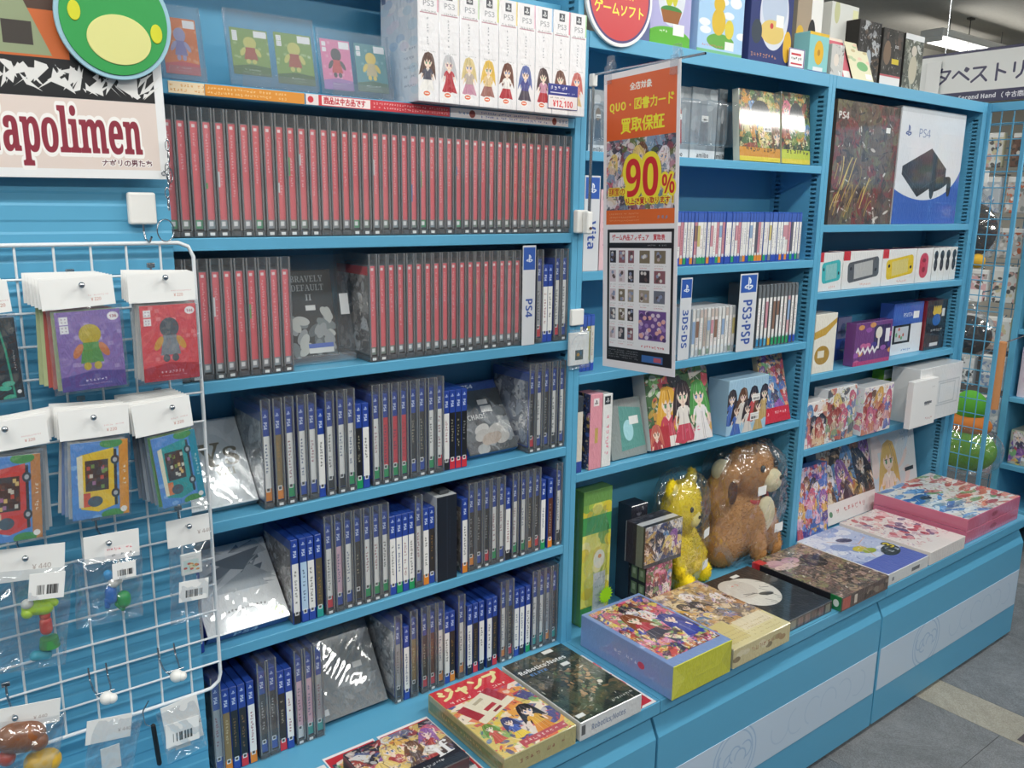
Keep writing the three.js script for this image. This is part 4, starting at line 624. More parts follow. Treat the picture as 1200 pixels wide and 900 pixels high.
const acrylic = clearBright;
function cardStand(label, px0, px1, cards, h = 0.115) {
  const y = YT1 + 0.0005, zf = -0.022, pyB = 97 + (px0 - 190) * 0.085, x0 = atZ(px0, pyB, zf).x, x1 = atZ(px1, pyB, zf).x, w = x1 - x0, t = thing('card_stand', label, 'card stand', [(x0 + x1) / 2, y, zf]);
  const lean = -0.2;
  const hold = part('holder', merge([rbox(-w / 2, w / 2, 0.004, h, -0.003, -0.0012, 0.0006), rbox(-w / 2, w / 2, 0.004, h, 0.0022, 0.0036, 0.0006), rbox(-w / 2, -w / 2 + 0.002, 0.004, h, -0.003, 0.0036, 0.0005), rbox(w / 2 - 0.002, w / 2, 0.004, h, -0.003, 0.0036, 0.0005)]), acrylic, t, 'clear acrylic holder'); hold.rotation.x = lean;
  part('stand_foot', merge([rbox(-w * 0.42, w * 0.42, 0.0, 0.0016, -0.05, 0.02, 0.0006), rbox(-w * 0.42, w * 0.42, 0.0, 0.022, 0.018, 0.0196, 0.0006)]), acrylic, t);
  cards.forEach(([u0, u1, ct, cb, draw]) => { const cw = (u1 - u0) * w, R = printBox(cw, ct - cb, 0.001, 2200, { all: '#ddd', f: draw }); const m = part('card', cbox(cw, ct - cb, 0.001, 0.0002, R).translate((u0 + u1) / 2 * w - w / 2, cb, 0.0004), printMat(R.p, 'gloss'), t); m.rotation.x = lean; });
}
const toyCard = (bg, foot, c1, c2) => (g, w, h) => { toyArt(bg, foot, c1, c2, c1)(g, w, h); fill(g, '#f1ecec', w * 0.62, h * 0.03, w * 0.34, h * 0.14); };
cardStand('clear acrylic stand holding one orange card', 191, 243, [[0.1, 0.88, 0.1, 0.012, toyCard('#e07838', '#c64b54', '#a9a2c8', '#8a7fb4')]], 0.12);
cardStand('clear acrylic stand holding two green cards', 271, 375, [[0.05, 0.46, 0.098, 0.022, toyCard('#7f9a4c', '#4f6b3c', '#c9c26a', '#a8503c')], [0.53, 0.96, 0.1, 0.014, toyCard('#7c9a4a', '#4b663a', '#c9c26a', '#a8503c')]], 0.128);
cardStand('clear acrylic stand holding a pink and a teal card', 378, 462, [[0.04, 0.44, 0.1, 0.012, toyCard('#df7fa6', '#a076b0', '#4a4448', '#c84a4a')], [0.5, 0.94, 0.1, 0.014, toyCard('#4f8f96', '#4a6d5c', '#e3c35c', '#c9b58a')]], 0.118);

// nine slim console game boxes
{
  const x0 = 0.491, x1 = 0.8985, n = 9, w = (x1 - x0) / n, dress = ['#4a4a5a', '#b5303c', '#b9a9a0', '#e0c290', '#f0ece8', '#3c3f86', '#c98fa6', '#a06a62', '#d98f8a'], hair = ['#5a4038', '#c4c2c6', '#d9c48a', '#e0b84e', '#6a3a2c', '#5a6aa8', '#4a3638', '#6a4438', '#c86a62'], edge = ['#e6b4c0', '#e8dcc0', '#cfe0c0', '#dfe07a', '#f0d890', '#f0c8d8', '#a8c8e8', '#e48a9a', '#a8d8a0'];
  for (let i = 0; i < n; i++) {
    const R = printBox(w, 0.2, 0.135, 1500, { all: '#ece8ea', l: (g, W, H) => { fill(g, '#dfe2ea', 0, 0, W, H); for (let k = 0; k < 30; k++) ell(g, pick(['#c8d4e6', '#e8e0ea', '#cfdce8', '#f0eef2']), rnd() * W, rnd() * H, W * 0.12, H * 0.04); for (let k = 0; k < 5; k++) ticks(g, W * 0.62, H * (0.52 + 0.08 * k), W * 0.3, H * 0.03, '#8a90a4'); fill(g, '#7a86a4', W * 0.05, H * 0.03, W * 0.1, H * 0.06); }, f: (g, W, H) => {
      fill(g, '#efecee', 0, 0, W, H); fill(g, edge[i], W * 0.9, 0, W * 0.1, H * 0.22); fill(g, '#4a4a52', W * 0.33, H * 0.03, W * 0.32, H * 0.075); psMark(g, W * 0.49, H * 0.067, W * 0.24, '#f0f0f0');
      txt(g, 'PS3', W * 0.5, H * 0.155, W * 0.3, '#8a8a90', { align: 'center', bold: false, sx: 1.1 }); fill(g, '#b07a86', W * 0.1, H * 0.235, W * 0.8, H * 0.008); ticks(g, W * 0.15, H * 0.215, W * 0.7, H * 0.02, '#777');
      ticks(g, W * 0.4, H * 0.27, W * 0.12, H * 0.24, '#8d8d94', true); ticks(g, W * 0.2, H * 0.555, W * 0.6, H * 0.016, '#999'); figure(g, W * 0.47, H * 0.64, W * 0.92, hair[i], dress[i], i % 3 === 1 ? '#b5303c' : dress[(i + 4) % 9]);
      ell(g, '#f4f2f0', W * 0.4, H * 0.925, W * 0.22, H * 0.03); ell(g, '#e0643c', W * 0.4, H * 0.925, W * 0.15, H * 0.02); fill(g, '#f8efe6', W * 0.3, H * 0.92, W * 0.2, H * 0.01);
    } });
    const t = thing('slim_game_box', ['white slim game box with a dark dressed drawn girl', 'white slim game box with a red skirted drawn girl', 'white slim game box with a taupe dressed drawn girl', 'white slim game box with a sand dressed drawn girl', 'white slim game box with a white dressed drawn girl', 'white slim game box with a navy dressed drawn girl', 'white slim game box with a pink dressed drawn girl', 'white slim game box half behind the price card', 'white slim game box beside the round red sign'][i], 'game box', [x0 + (i + 0.5) * w, YT1 + 0.0005, -0.0675 + 0.03], 0, 'nine slim boxes wrapped as one set');
    part('box_body', cbox(w - 0.0008, 0.2, 0.135, 0.001, R), printMat(R.p, 'wrap'), t);
  }
  const a = atZ(643, 97, 0.033), b = atZ(677, 130, 0.033), W = b.x - a.x, H = a.y - b.y, R = printBox(W, H, 0.001, 2600, { all: '#eee', f: (g, w, h) => { fill(g, '#f0e8e8', 0, 0, w, h); fill(g, '#2c3a8c', 0, 0, w, h * 0.46); ticks(g, w * 0.08, h * 0.07, w * 0.6, h * 0.2, '#f2f2f6'); ticks(g, w * 0.55, h * 0.3, w * 0.38, h * 0.1, '#d0d4e8'); fill(g, '#e8e8f0', w * 0.08, h * 0.33, w * 0.55, h * 0.04); ticks(g, w * 0.08, h * 0.52, w * 0.45, h * 0.08, '#555'); txt(g, '¥12,100', w * 0.5, h * 0.78, h * 0.36, '#d8323c', { align: 'center', sx: 0.86 }); g.strokeStyle = '#2c3a8c'; g.lineWidth = h * 0.05; g.strokeRect(0, 0, w, h); } });
  const t = thing('price_card', 'white and navy price card with red handwritten 12,100', 'price card', [(a.x + b.x) / 2, b.y, 0.0312]); part('card', cbox(W, H, 0.001, 0.0002, R), printMat(R.p, 'gloss'), t);
}
// boxes on the narrow shelf above
{
  const y = 1.9155;
  for (const [px0, px1, label, col, d] of [[232, 366, 'orange box on the narrow top shelf', '#e39a2e', 0.1], [370, 449, 'white printed box on the narrow top shelf', '#e6dfe2', 0.1]]) {
    const a = atZ(px0, 10, -0.06).x, b = atZ(px1, 18, -0.06).x, w = b - a, h = 0.12, R = printBox(w, h, d, 900, { all: col, f: (g, W, H) => { fill(g, col, 0, 0, W, H); if (col === '#e6dfe2') { for (let i = 0; i < 5; i++) ticks(g, W * 0.05, H * (0.72 + 0.05 * i), W * 0.5, H * 0.03, '#b7a6ac'); g.strokeStyle = '#b9657a'; g.lineWidth = 2; g.strokeRect(W * 0.6, H * 0.82, W * 0.25, H * 0.12); ticks(g, W * 0.62, H * 0.85, W * 0.2, H * 0.06, '#b9657a'); fill(g, '#555', W * 0.88, H * 0.82, W * 0.06, H * 0.12); } else fill(g, '#8a3a3a', W * 0.965, 0, W * 0.035, H); } });
    const t = thing('upper_box', label, 'box', [(a + b) / 2, y, -0.06 - d / 2]); part('box_body', cbox(w, h, d, 0.001, R), printMat(R.p, 'wrap'), t);
  }
}
// ---------------------------------------------------------------- round sign, poster stand and small hangers on the post
{
  const c = atZ(728, -3, 0.012), t = thing('round_sign', 'round red sign with yellow Japanese lettering on the post', 'sign', [c.x, c.y, 0.003]), r = 0.099;
  const R = print(420, 420, (g, w) => { fill(g, '#efecec', 0, 0, w, w); ell(g, '#3c2a6c', w / 2, w / 2, w * 0.47, w * 0.47); ell(g, '#c8262e', w / 2, w / 2, w * 0.445, w * 0.445); jp(g, '家庭用', w * 0.27, w * 0.36, w * 0.15, '#f4e23a', 0.13); jp(g, 'ゲームソフト', w * 0.12, w * 0.56, w * 0.125, '#f4e23a', 0.14); });
  part('disc', new THREE.CylinderGeometry(r, r, 0.006, 64).rotateX(Math.PI / 2).translate(0, 0, 0.003), paperWhite, t);
  const g = new THREE.CircleGeometry(r - 0.0015, 64), uv = g.attributes.uv; for (let i = 0; i < uv.count; i++) uv.setXY(i, R.u0 + (R.u1 - R.u0) * uv.getX(i), R.v0 + (R.v1 - R.v0) * uv.getY(i));
  part('face_print', g.translate(0, 0, 0.0063), printMat(R.p, 'gloss'), t);
}
{
  const X = 0.916, t = thing('poster_stand', 'chrome pole and cross rod with white clamp on the shelf post', 'sign stand', [X, 1.465, 0.0005]);
  part('clamp', merge([new RoundedBoxGeometry(0.034, 0.05, 0.016, 2, 0.004).translate(0, 0, 0.009), new RoundedBoxGeometry(0.017, 0.05, 0.018, 2, 0.005).translate(0.004, -0.002, 0.026)]), whitePlastic, t);
  part('pole', rod([0.004, 0.01, 0.03], [0.004, 0.297, 0.03], 0.0035), chrome, t); part('joint', new RoundedBoxGeometry(0.014, 0.026, 0.014, 2, 0.003).translate(0.004, 0.292, 0.03), whitePlastic, t);
  part('cross_rod', rod([0.004, 0.303, 0.02], [0.004, 0.309, 0.328], 0.0024), chrome, t); part('knob', new THREE.CylinderGeometry(0.003, 0.003, 0.004, 12).rotateX(Math.PI / 2).translate(0.004, -0.014, 0.036), std(0x5a3a30, 0.5), t);
  const w = 0.207, h = 0.604, R = printBox(0.001, h, w, 1900, { all: '#eeeaec', l: (g, W, H) => {
    fill(g, '#efebee', 0, 0, W, H); const x = W * 0.045, ww = W * 0.91, Y = (q) => H * q;
    fill(g, '#e2622c', x, Y(0.02), ww, Y(0.205)); jp(g, '全店対象', W * 0.36, Y(0.042), W * 0.07, '#f3eee6', 0.15);
    jp(g, 'QUO・図書カード', W * 0.08, Y(0.092), W * 0.108, '#f0e832', 0.13, 0.93, '#e2622c'); jp(g, '買取保証', W * 0.24, Y(0.152), W * 0.14, '#f0e832', 0.13);
    g.save(); g.beginPath(); g.rect(x, Y(0.22), ww, Y(0.24)); g.clip(); g.translate(x, Y(0.215)); collage(g, ww, Y(0.25), '#d4cccf', ['#6a7f94', '#8a4a5a', '#5a6a3c', '#c8b4bc', '#e4dfe0', '#3a3c4c', '#b07a8c', '#7a9ab8', '#d8c6b0'], { n: 60, people: 6, size: 0.3 }); g.restore();
    for (const [c, o] of [['#f2e23a', 0.2], [null, 0]]) { const f = (s, X0, Y0, sz, sx) => { g.save(); g.translate(X0, Y0); g.scale(sx, 1); g.font = 'bold ' + sz + 'px sans-serif'; g.textAlign = 'center'; g.textBaseline = 'middle'; g.lineJoin = 'round'; if (c) { g.strokeStyle = c; g.lineWidth = sz * o; g.strokeText(s, 0, 0); } else { g.fillStyle = '#d02a30'; g.fillText(s, 0, 0); } g.restore(); }; f('90', W * 0.53, Y(0.35), W * 0.5, 0.82); f('%', W * 0.87, Y(0.375), W * 0.24, 0.8); }
    jp(g, '額面の', W * 0.08, Y(0.378), W * 0.075, '#f2e23a', 0.34); jp(g, '額面の', W * 0.08, Y(0.378), W * 0.075, '#b8462c', 0.11);
    jp(g, '以上で買い取ります！', W * 0.31, Y(0.413), W * 0.064, '#f2e23a', 0.42); jp(g, '以上で買い取ります！', W * 0.31, Y(0.413), W * 0.064, '#b8322c', 0.13);
    fill(g, '#e06a2c', x, Y(0.452), ww, Y(0.048)); for (let i = 0; i < 3; i++) ticks(g, W * 0.09, Y(0.462 + i * 0.011), W * 0.4, Y(0.007), '#f0b894'); ticks(g, W * 0.74, Y(0.472), W * 0.18, Y(0.016), '#5a9ad0');
    fill(g, '#1c1e22', x + W * 0.02, Y(0.517), ww - W * 0.02, Y(0.455)); fill(g, '#f0edf0', x + W * 0.05, Y(0.527), ww - W * 0.08, Y(0.035)); jp(g, 'ゲーム内品フィギュア　買取表', W * 0.13, Y(0.534), W * 0.058, '#c8323c', 0.11, 0.86);
    ticks(g, W * 0.62, Y(0.5675), W * 0.26, Y(0.007), '#d8d8d8'); fill(g, '#eeecee', x + W * 0.05, Y(0.58), ww - W * 0.08, Y(0.345));
    const cols = [0.06, 0.185, 0.315, 0.47, 0.665], wd = [0.105, 0.11, 0.1, 0.17, 0.18];
    for (let r = 0; r < 5; r++) for (let c2 = 0; c2 < 5; c2++) { if (r > 2 && c2 > 2) continue; const X0 = x + W * cols[c2], Y0 = Y(0.588 + r * 0.066); fill(g, pick(['#3a3c46', '#6a6f7c', '#8a5a62', '#4a5a86', '#7a6f5a', '#d8c8ce', '#2c2c34', '#9a8f80']), X0, Y0, W * wd[c2] * 0.8, Y(0.042)); for (let k = 0; k < 5; k++) ell(g, pick(['#b8a8a8', '#8a94b0', '#d8d4d0', '#5a4a4a']), X0 + W * wd[c2] * rr(0.2, 0.6), Y0 + Y(rr(0.008, 0.034)), W * 0.018, Y(0.006)); ticks(g, X0, Y0 + Y(0.048), W * wd[c2] * 0.8, Y(0.006), '#aaa'); ticks(g, X0, Y0 + Y(0.056), W * wd[c2] * 0.6, Y(0.005), '#c86a70'); }
    { const X0 = x + W * 0.47, Y0 = Y(0.788); fill(g, '#6a4a8c', X0, Y0, W * 0.36, Y(0.1)); for (let k = 0; k < 40; k++) ell(g, pick(['#9a7ab8', '#c8a8c8', '#d8c8d8', '#4a3468', '#e0a8a0']), X0 + W * rr(0.02, 0.34), Y0 + Y(rr(0.005, 0.095)), W * 0.025, Y(0.007)); }
    ticks(g, W * 0.55, Y(0.905), W * 0.3, Y(0.012), '#c83a44'); for (let i = 0; i < 4; i++) ticks(g, W * 0.09, Y(0.932 + 0.008 * i), W * 0.42, Y(0.006), '#cfcfd2'); fill(g, '#3c6aa8', W * 0.56, Y(0.94), W * 0.28, Y(0.024)); fill(g, '#b85a6a', W * 0.72, Y(0.945), W * 0.1, Y(0.015));
  } });
  const top = [1.766, (0.073 + 0.277) / 2], s = thing('hanging_poster', 'orange and white buy-back poster reading 90% hung across the aisle edge', 'poster', [X - 0.004, top[0], 0.175]);
  part('sheet', cbox(0.0009, h, w, 0.0002, R).translate(0, -h, 0), printMat(R.p, 'gloss'), s); s.rotation.x = -0.043;
  for (const z of [0.088, 0.266]) { const k = thing('poster_clip', 'clear plastic clip holding the poster on the rod', 'clip', [X, 1.768, z], 0, 'clear poster clips'); part('jaw', new RoundedBoxGeometry(0.008, 0.036, 0.017, 2, 0.002).translate(-0.009, -0.008, 0), clearBright, k); part('loop', new THREE.TorusGeometry(0.008, 0.0025, 8, 20).translate(0.003, 0.012, 0), clearBright, k); part('barrel', rbox(-0.006, 0.001, 0.004, 0.03, -0.009, 0.009, 0.002), clearBright, k); }
  const q = thing('magnet_square', 'small white square magnet on the post below the clamp', 'magnet', [0.915, 1.254, 0.0006]); part('plate', new RoundedBoxGeometry(0.037, 0.037, 0.01, 2, 0.003).translate(0, 0, 0.005), whitePlastic, q);
  const d = thing('cartridge_pack', 'white game cartridge pack hanging from the post', 'cartridge pack', [0.921, 1.145, 0.004]), C = printBox(0.06, 0.075, 0.006, 2000, { all: '#e8e6e2', f: (g, w, h) => { fill(g, '#ecebe8', 0, 0, w, h); g.strokeStyle = '#cfd4d8'; g.lineWidth = w * 0.03; g.beginPath(); g.arc(w * 0.5, h * 0.4, w * 0.38, 3.3, 5.2); g.stroke(); fill(g, '#f4f3f0', w * 0.08, h * 0.46, w * 0.84, h * 0.52); fill(g, '#4a5a5c', w * 0.3, h * 0.54, w * 0.4, h * 0.3); ell(g, '#b88a3c', w * 0.45, h * 0.68, w * 0.08, h * 0.05); ell(g, '#3c6a8a', w * 0.58, h * 0.64, w * 0.06, h * 0.06); } });
  part('pack', cbox(0.06, 0.075, 0.006, 0.001, C).translate(0, 0, 0.004), printMat(C.p, 'wrap'), d); part('bag', crumpled(0.066, 0.09, 0.012, 3).translate(0, 0.037, 0.008), film, d);
}
// ---------------------------------------------------------------- boxes that stand on shelves, measured off the photograph on the plane of their front face
function stand({ name = 'game_box', label, cat = 'box', group, px, top, y, z = -0.006, d = 0.1, faces, kind = 'wrap', lean = 0, res = 1500, extra, maxW, wmm }) {
  const [pl, pr] = px, [ptl, pbl] = top, pm = (ptl + pbl) / 2;
  let a = atZ(pl, pm, z).x, b = atZ(pr, pm, z).x; const h = (atZ((pl + pr) / 2, ptl, z).y - y - 0.0005) / (lean ? 1 : 1), w = b - a;
  const H = lean ? h / Math.cos(lean) : h, R = printBox(w - 0.001, H, d, res, faces), t = thing(name, label, cat, [(a + b) / 2, y + 0.0006, lean ? z - d * Math.cos(lean) : z - d / 2], 0, group);
  const m = part('box_body', cbox(w - 0.001, H, d, 0.001, R).translate(0, 0, lean ? d / 2 : 0), printMat(R.p, kind), t); if (lean) m.rotation.x = -lean;
  if (extra) extra(t, w, H, d, m);
  return t;
}
const artFace = (bg, pal, o = {}) => (g, w, h) => { collage(g, w, h, bg, pal, o); if (o.title) txt(g, o.title[0], w * o.title[1], h * o.title[2], h * o.title[3], o.title[4], { align: 'center', outline: o.title[5], sx: o.title[6] ?? 1 }); if (o.tag) for (const [x, y, s] of [].concat([o.tag])) priceTag(g, w * x, h * y, w * s, w * s * 0.6); };
const GREENS = ['#3f6a3c', '#7a8f3a', '#2c3a2c', '#c98a34', '#8a3a2c', '#1f2422', '#c8c08a'], PASTEL = ['#f0c8d0', '#c8d8f0', '#f4e8c0', '#d8ecd0', '#e8d0ec', '#a8b8e0', '#e08aa0'], ANIME = ['#c84a5a', '#4a6ab8', '#e8c85a', '#7ab87a', '#8a5ab0', '#e89a6a', '#f2e6da', '#3a3a58', '#e4a8c0'], DARKS = ['#3a332e', '#5a4a3e', '#8a6a4a', '#2a2826', '#a88a6a', '#4a3a44', '#6a5a4c'];
const tagAt = (g, w, h, x, y, s) => priceTag(g, w * x, h * y, w * s, w * s * 0.55);

// first shelf of the second bay: figure packs and guide books
const amiibo = (c1, c2) => (g, w, h) => { fill(g, '#9aa0a4', 0, 0, w, h); for (let i = 0; i < 12; i++) ell(g, pick(['#8a9094', '#b2b8bc', '#a4aaae']), rnd() * w, rnd() * h * 0.85, w * 0.25, h * 0.08, rnd() * 3); polyFill(g, c1, [[w * 0.3, h * 0.8], [w * 0.7, h * 0.8], [w * 0.64, h * 0.45], [w * 0.36, h * 0.45]]); ell(g, c2, w * 0.5, h * 0.38, w * 0.14, h * 0.1); fill(g, '#e6e6e6', 0, h * 0.86, w, h * 0.14); txt(g, 'amiibo', w * 0.5, h * 0.93, h * 0.09, '#3a3c40', { align: 'center', sx: 0.9 }); tagAt(g, w, h, 0.4, 0.38, 0.26); };
const bubble = (t, w, h, d) => part('blister', new RoundedBoxGeometry(w * 0.78, h * 0.62, 0.05, 2, 0.012).translate(0, h * 0.5, d / 2 + 0.024), clearBright, t, 'clear blister');
stand({ name: 'figure_pack', label: 'grey blister figure pack behind the poster pole', cat: 'figure pack', px: [690, 711], top: [105, 182], y: B2[0], z: -0.07, d: 0.012, faces: { all: '#a0a6aa', f: amiibo('#5a6a7a', '#8a7a6a') }, extra: bubble });
stand({ name: 'figure_pack', label: 'red and grey blister figure pack beside the poster', cat: 'figure pack', px: [779, 809], top: [100, 184], y: B2[0], z: -0.07, d: 0.012, faces: { all: '#8a5a5a', f: amiibo('#a8383c', '#c8624a') }, extra: bubble });
stand({ name: 'figure_pack', label: 'grey blister figure pack between red pack and its twin', cat: 'figure pack', px: [810, 840], top: [103, 186], y: B2[0], z: -0.065, d: 0.012, faces: { all: '#a0a6aa', f: amiibo('#7a8086', '#9aa0a8') }, extra: bubble });
stand({ name: 'figure_pack', label: 'grey blister figure pack beside the green guide book', cat: 'figure pack', px: [841, 851], top: [104, 188], y: B2[0], z: -0.082, d: 0.012, faces: { all: '#a0a6aa', f: amiibo('#3c4044', '#d8d4d0') }, extra: bubble });
const book = (bottom) => (g, w, h) => { collage(g, w, h, '#33412f', GREENS, { n: 60, people: 2, size: 0.4 }); ell(g, '#23262a', w * 0.5, h * 0.3, w * 0.22, h * 0.16); fill(g, bottom, 0, h * 0.8, w, h * 0.2); ticks(g, w * 0.1, h * 0.66, w * 0.8, h * 0.1, '#e8e0b0'); ticks(g, w * 0.15, h * 0.79, w * 0.7, h * 0.08, '#2a2a22'); fill(g, '#d8c43a', 0, h * 0.93, w, h * 0.07); tagAt(g, w, h, 0.58, 0.46, 0.2); };
stand({ name: 'guide_book', label: 'green and dark guide book beside the blister packs', cat: 'book', px: [869.5, 918], top: [106, 191], y: B2[0], z: -0.02, d: 0.022, lean: 0.1, faces: { all: '#7d9a3a', l: '#d8d8c8', f: book('#c98a2c') } });
stand({ name: 'guide_book', label: 'guide book with lime lower band against the slotted side', cat: 'book', px: [919.5, 953], top: [109, 194], y: B2[0], z: -0.022, d: 0.022, lean: 0.1, faces: { all: '#7d9a3a', l: '#d8d8c8', f: book('#b8c23c') } });

// second shelf: slim blue handheld cases
const slimBody = cbox(0.0118, 0.134, 0.104, 0.0006), slimMat = new THREE.MeshPhysicalMaterial({ color: 0x3f62b8, roughness: 0.25, clearcoat: 0.5 });
function slimCase(x, y, z, spine, foot, label, group, h = 1, top = '#3d5fb4', mat = slimMat) {
  const R = printBox(0.0106, 0.126 * h, 0.0006, 1300, { all: '#555', f: (g, w, H) => { fill(g, spine, 0, 0, w, H); ticks(g, w * 0.3, H * 0.3, w * 0.4, H * rr(0.3, 0.45), pick(['#555', '#8a3a44', '#3a4a7a', '#666']), true); if (rnd() < 0.25) fill(g, pick(['#c8909a', '#90a8c8', '#c8b87a', '#8a6a5a']), 0, H * 0.25, w, H * rr(0.2, 0.5)); fill(g, top, 0, 0, w, H * 0.18); fill(g, foot, 0, H * 0.86, w, H * 0.14); fill(g, '#d8dce0', w * 0.2, H * 0.82, w * 0.6, H * 0.06); } });
  const t = thing('slim_case', label, 'game case', [x, y + 0.0005, z], 0, group); const b = part('case_body', slimBody, mat, t); b.scale.y = h; b.position.z = -0.0528; part('spine_print', cbox(0.0106, 0.126 * h, 0.0006, 0, R), printMat(R.p, 'gloss'), t).position.set(0, 0.004, 0);
}
{
  const feet = { blue: '#2f4fb0', green: '#2a9a62', orange: '#e08a34', grey: '#7a8088' }, xs = atZ(797, 280, -0.01).x, xe = 1.772, n = Math.floor((xe - xs) / 0.0124) + 3;
  for (let i = 0; i < n; i++) { const f = pick(['blue', 'blue', 'green', 'grey', 'orange', 'green', 'blue']), s = rnd() < 0.78 ? pick(['#eceae6', '#e6e4e2', '#f0ece8', '#e2dedc']) : pick(['#c8a8a0', '#5a5a68', '#d8c8a8', '#a8b4c8', '#c88a94']), light = parseInt(s.slice(1, 3), 16) > 220; slimCase(xe - i * 0.0124, B2[1], -0.012 - rnd() * 0.003, s, feet[f], `${light ? 'white' : 'tinted'}-spined slim blue game case with ${f} foot beside the poster`, 'slim blue game cases on the second shelf'); }
  stand({ name: 'slim_box', label: 'pink slim box beside the Vita divider card', px: [703, 713], top: [222, 316], y: B2[1], z: -0.004, d: 0.1, faces: { all: '#e2bcc2', f: (g, w, h) => { fill(g, '#e6c0c6', 0, 0, w, h); fill(g, '#3a3a40', w * 0.25, h * 0.03, w * 0.4, h * 0.1); g.save(); g.translate(w * 0.5, h * 0.42); g.rotate(Math.PI / 2); ticks(g, -h * 0.25, -w * 0.25, h * 0.5, w * 0.5, '#a8647a'); g.restore(); } } });
  // third shelf, handheld cases either side of the divider cards
  const x0 = atZ(811, 390, -0.012).x, x1 = atZ(862, 385, -0.012).x, m = 12;
  for (let i = 0; i < m; i++) slimCase(x0 + (x1 - x0) * (i + 0.5) / m, B2[2], -0.014, pick(['#ecebe8', '#e4e2de', '#e8e0dc', '#c8c4be', '#b8a89c']), pick(['#b8bcc0', '#e2e0dc', '#8a9a8a']), 'white slim handheld game case between the two divider cards', 'handheld game cases between divider cards', 0.94, pick(['#dcdad6', '#b8bcbe', '#c8b8b0']), caseWhite);
  const k0 = atZ(887, 380, -0.012).x, k1 = atZ(934, 375, -0.012).x, K = 11;
  for (let i = 0; i < K; i++) slimCase(k0 + (k1 - k0) * (i + 0.5) / K, B2[2], -0.014, pick(['#efeeeb', '#e8e6e4', '#ece8e4', '#d8a8ac']), ['#3a8ab8', '#3a8ab8', '#58a8c8', '#d8a83c', '#2a9a62', '#2a9a62', '#2a9a62', '#2a9a62', '#2a9a62', '#2f4fb0', '#2f4fb0'][i], 'white slim case with grey clear top beside the lettered divider', 'handheld game cases beside the slotted side', 1.3, '#6d7276', caseGrey);
  for (let i = 0; i < 4; i++) slimCase(0.962 + i * 0.0124, B2[2], -0.03, ['#e0dcd4', '#4a5a8a', '#b8b04a', '#d8d4c8'][i], '#2f4fb0', 'slim blue-topped game case beside the hanging cartridge pack', 'slim cases behind the cartridge pack', 1);
}
// fourth shelf
stand({ name: 'thin_case', label: 'thin white-spined case against the post', cat: 'game case', px: [676, 683], top: [465, 551], y: B2[3], d: 0.1, faces: { all: '#4a4e58', f: (g, w, h) => { fill(g, '#e2d8c8', 0, 0, w, h); fill(g, '#3a3c44', 0, 0, w, h * 0.2); fill(g, '#3a50a0', 0, h * 0.85, w, h * 0.15); } } });
stand({ label: 'pink limited edition box on the fourth shelf', px: [691, 705.5], top: [462, 552], y: B2[3], z: -0.004, d: 0.05, faces: { all: '#e2a0ac', l: artFace('#3a4468', ['#4a6ab8', '#c8a85a', '#8a94b8', '#d8c8a8', '#2a2f48'], { n: 40, people: 2 }), f: (g, w, h) => { fill(g, '#e59aa6', 0, 0, w, h); fill(g, '#f2e6e6', w * 0.25, h * 0.06, w * 0.45, h * 0.1); psMark(g, w * 0.47, h * 0.11, w * 0.28, '#444'); fill(g, '#c8a860', w * 0.42, h * 0.45, w * 0.25, h * 0.2); } } });
stand({ label: 'white limited edition box beside the pink one', px: [706, 717], top: [462, 549], y: B2[3], z: -0.004, d: 0.05, faces: { all: '#e6e6e2', f: (g, w, h) => { fill(g, '#ebebe8', 0, 0, w, h); fill(g, '#2c2e30', w * 0.15, h * 0.03, w * 0.6, h * 0.11); psMark(g, w * 0.45, h * 0.085, w * 0.4, '#eee'); g.save(); g.translate(w * 0.5, h * 0.55); g.rotate(Math.PI / 2); ticks(g, -h * 0.28, -w * 0.22, h * 0.56, w * 0.42, '#e0708a'); g.restore(); } } });
stand({ label: 'clear pack with teal card leaning on the fourth shelf', px: [719, 760], top: [472, 541], y: B2[3], z: -0.02, d: 0.012, lean: 0.25, faces: { all: '#8a9292', f: (g, w, h) => { fill(g, '#8e9694', 0, 0, w, h); polyFill(g, '#5f9a92', [[w * 0.35, h * 0.12], [w * 0.95, h * 0.2], [w * 0.98, h * 0.85], [w * 0.3, h * 0.88]]); ell(g, '#a8d8e0', w * 0.55, h * 0.55, w * 0.14, h * 0.18); fill(g, '#ecebe8', w * 0.6, h * 0.32, w * 0.26, h * 0.14); } } });
stand({ label: 'large art box with blond and green haired drawn figures', px: [766, 838], top: [437, 517], y: B2[3], z: -0.008, d: 0.045, lean: 0.2, faces: { all: '#d8d8d6', f: (g, w, h) => { collage(g, w, h, '#4a6a44', ['#e8dcd4', '#7ab06a', '#d8a04a', '#f0e8e0', '#c84a5a', '#3a3034', '#e8c8c8'], { n: 30, people: 0 }); figure(g, w * 0.32, h * 0.42, h * 0.55, '#e0a83c', '#c84a5a', '#f0e6e0'); figure(g, w * 0.56, h * 0.35, h * 0.5, '#3a2a2c', '#e8e0d8', '#c8485a'); figure(g, w * 0.82, h * 0.38, h * 0.5, '#4f9a4c', '#f0eaea', '#e8e4e4'); fill(g, '#b83a44', 0, h * 0.72, w * 0.3, h * 0.28); figure(g, w * 0.1, h * 0.78, h * 0.3, '#c86a5a', '#a83a44'); ticks(g, w * 0.4, h * 0.8, w * 0.35, h * 0.08, '#e86a8a'); } } });
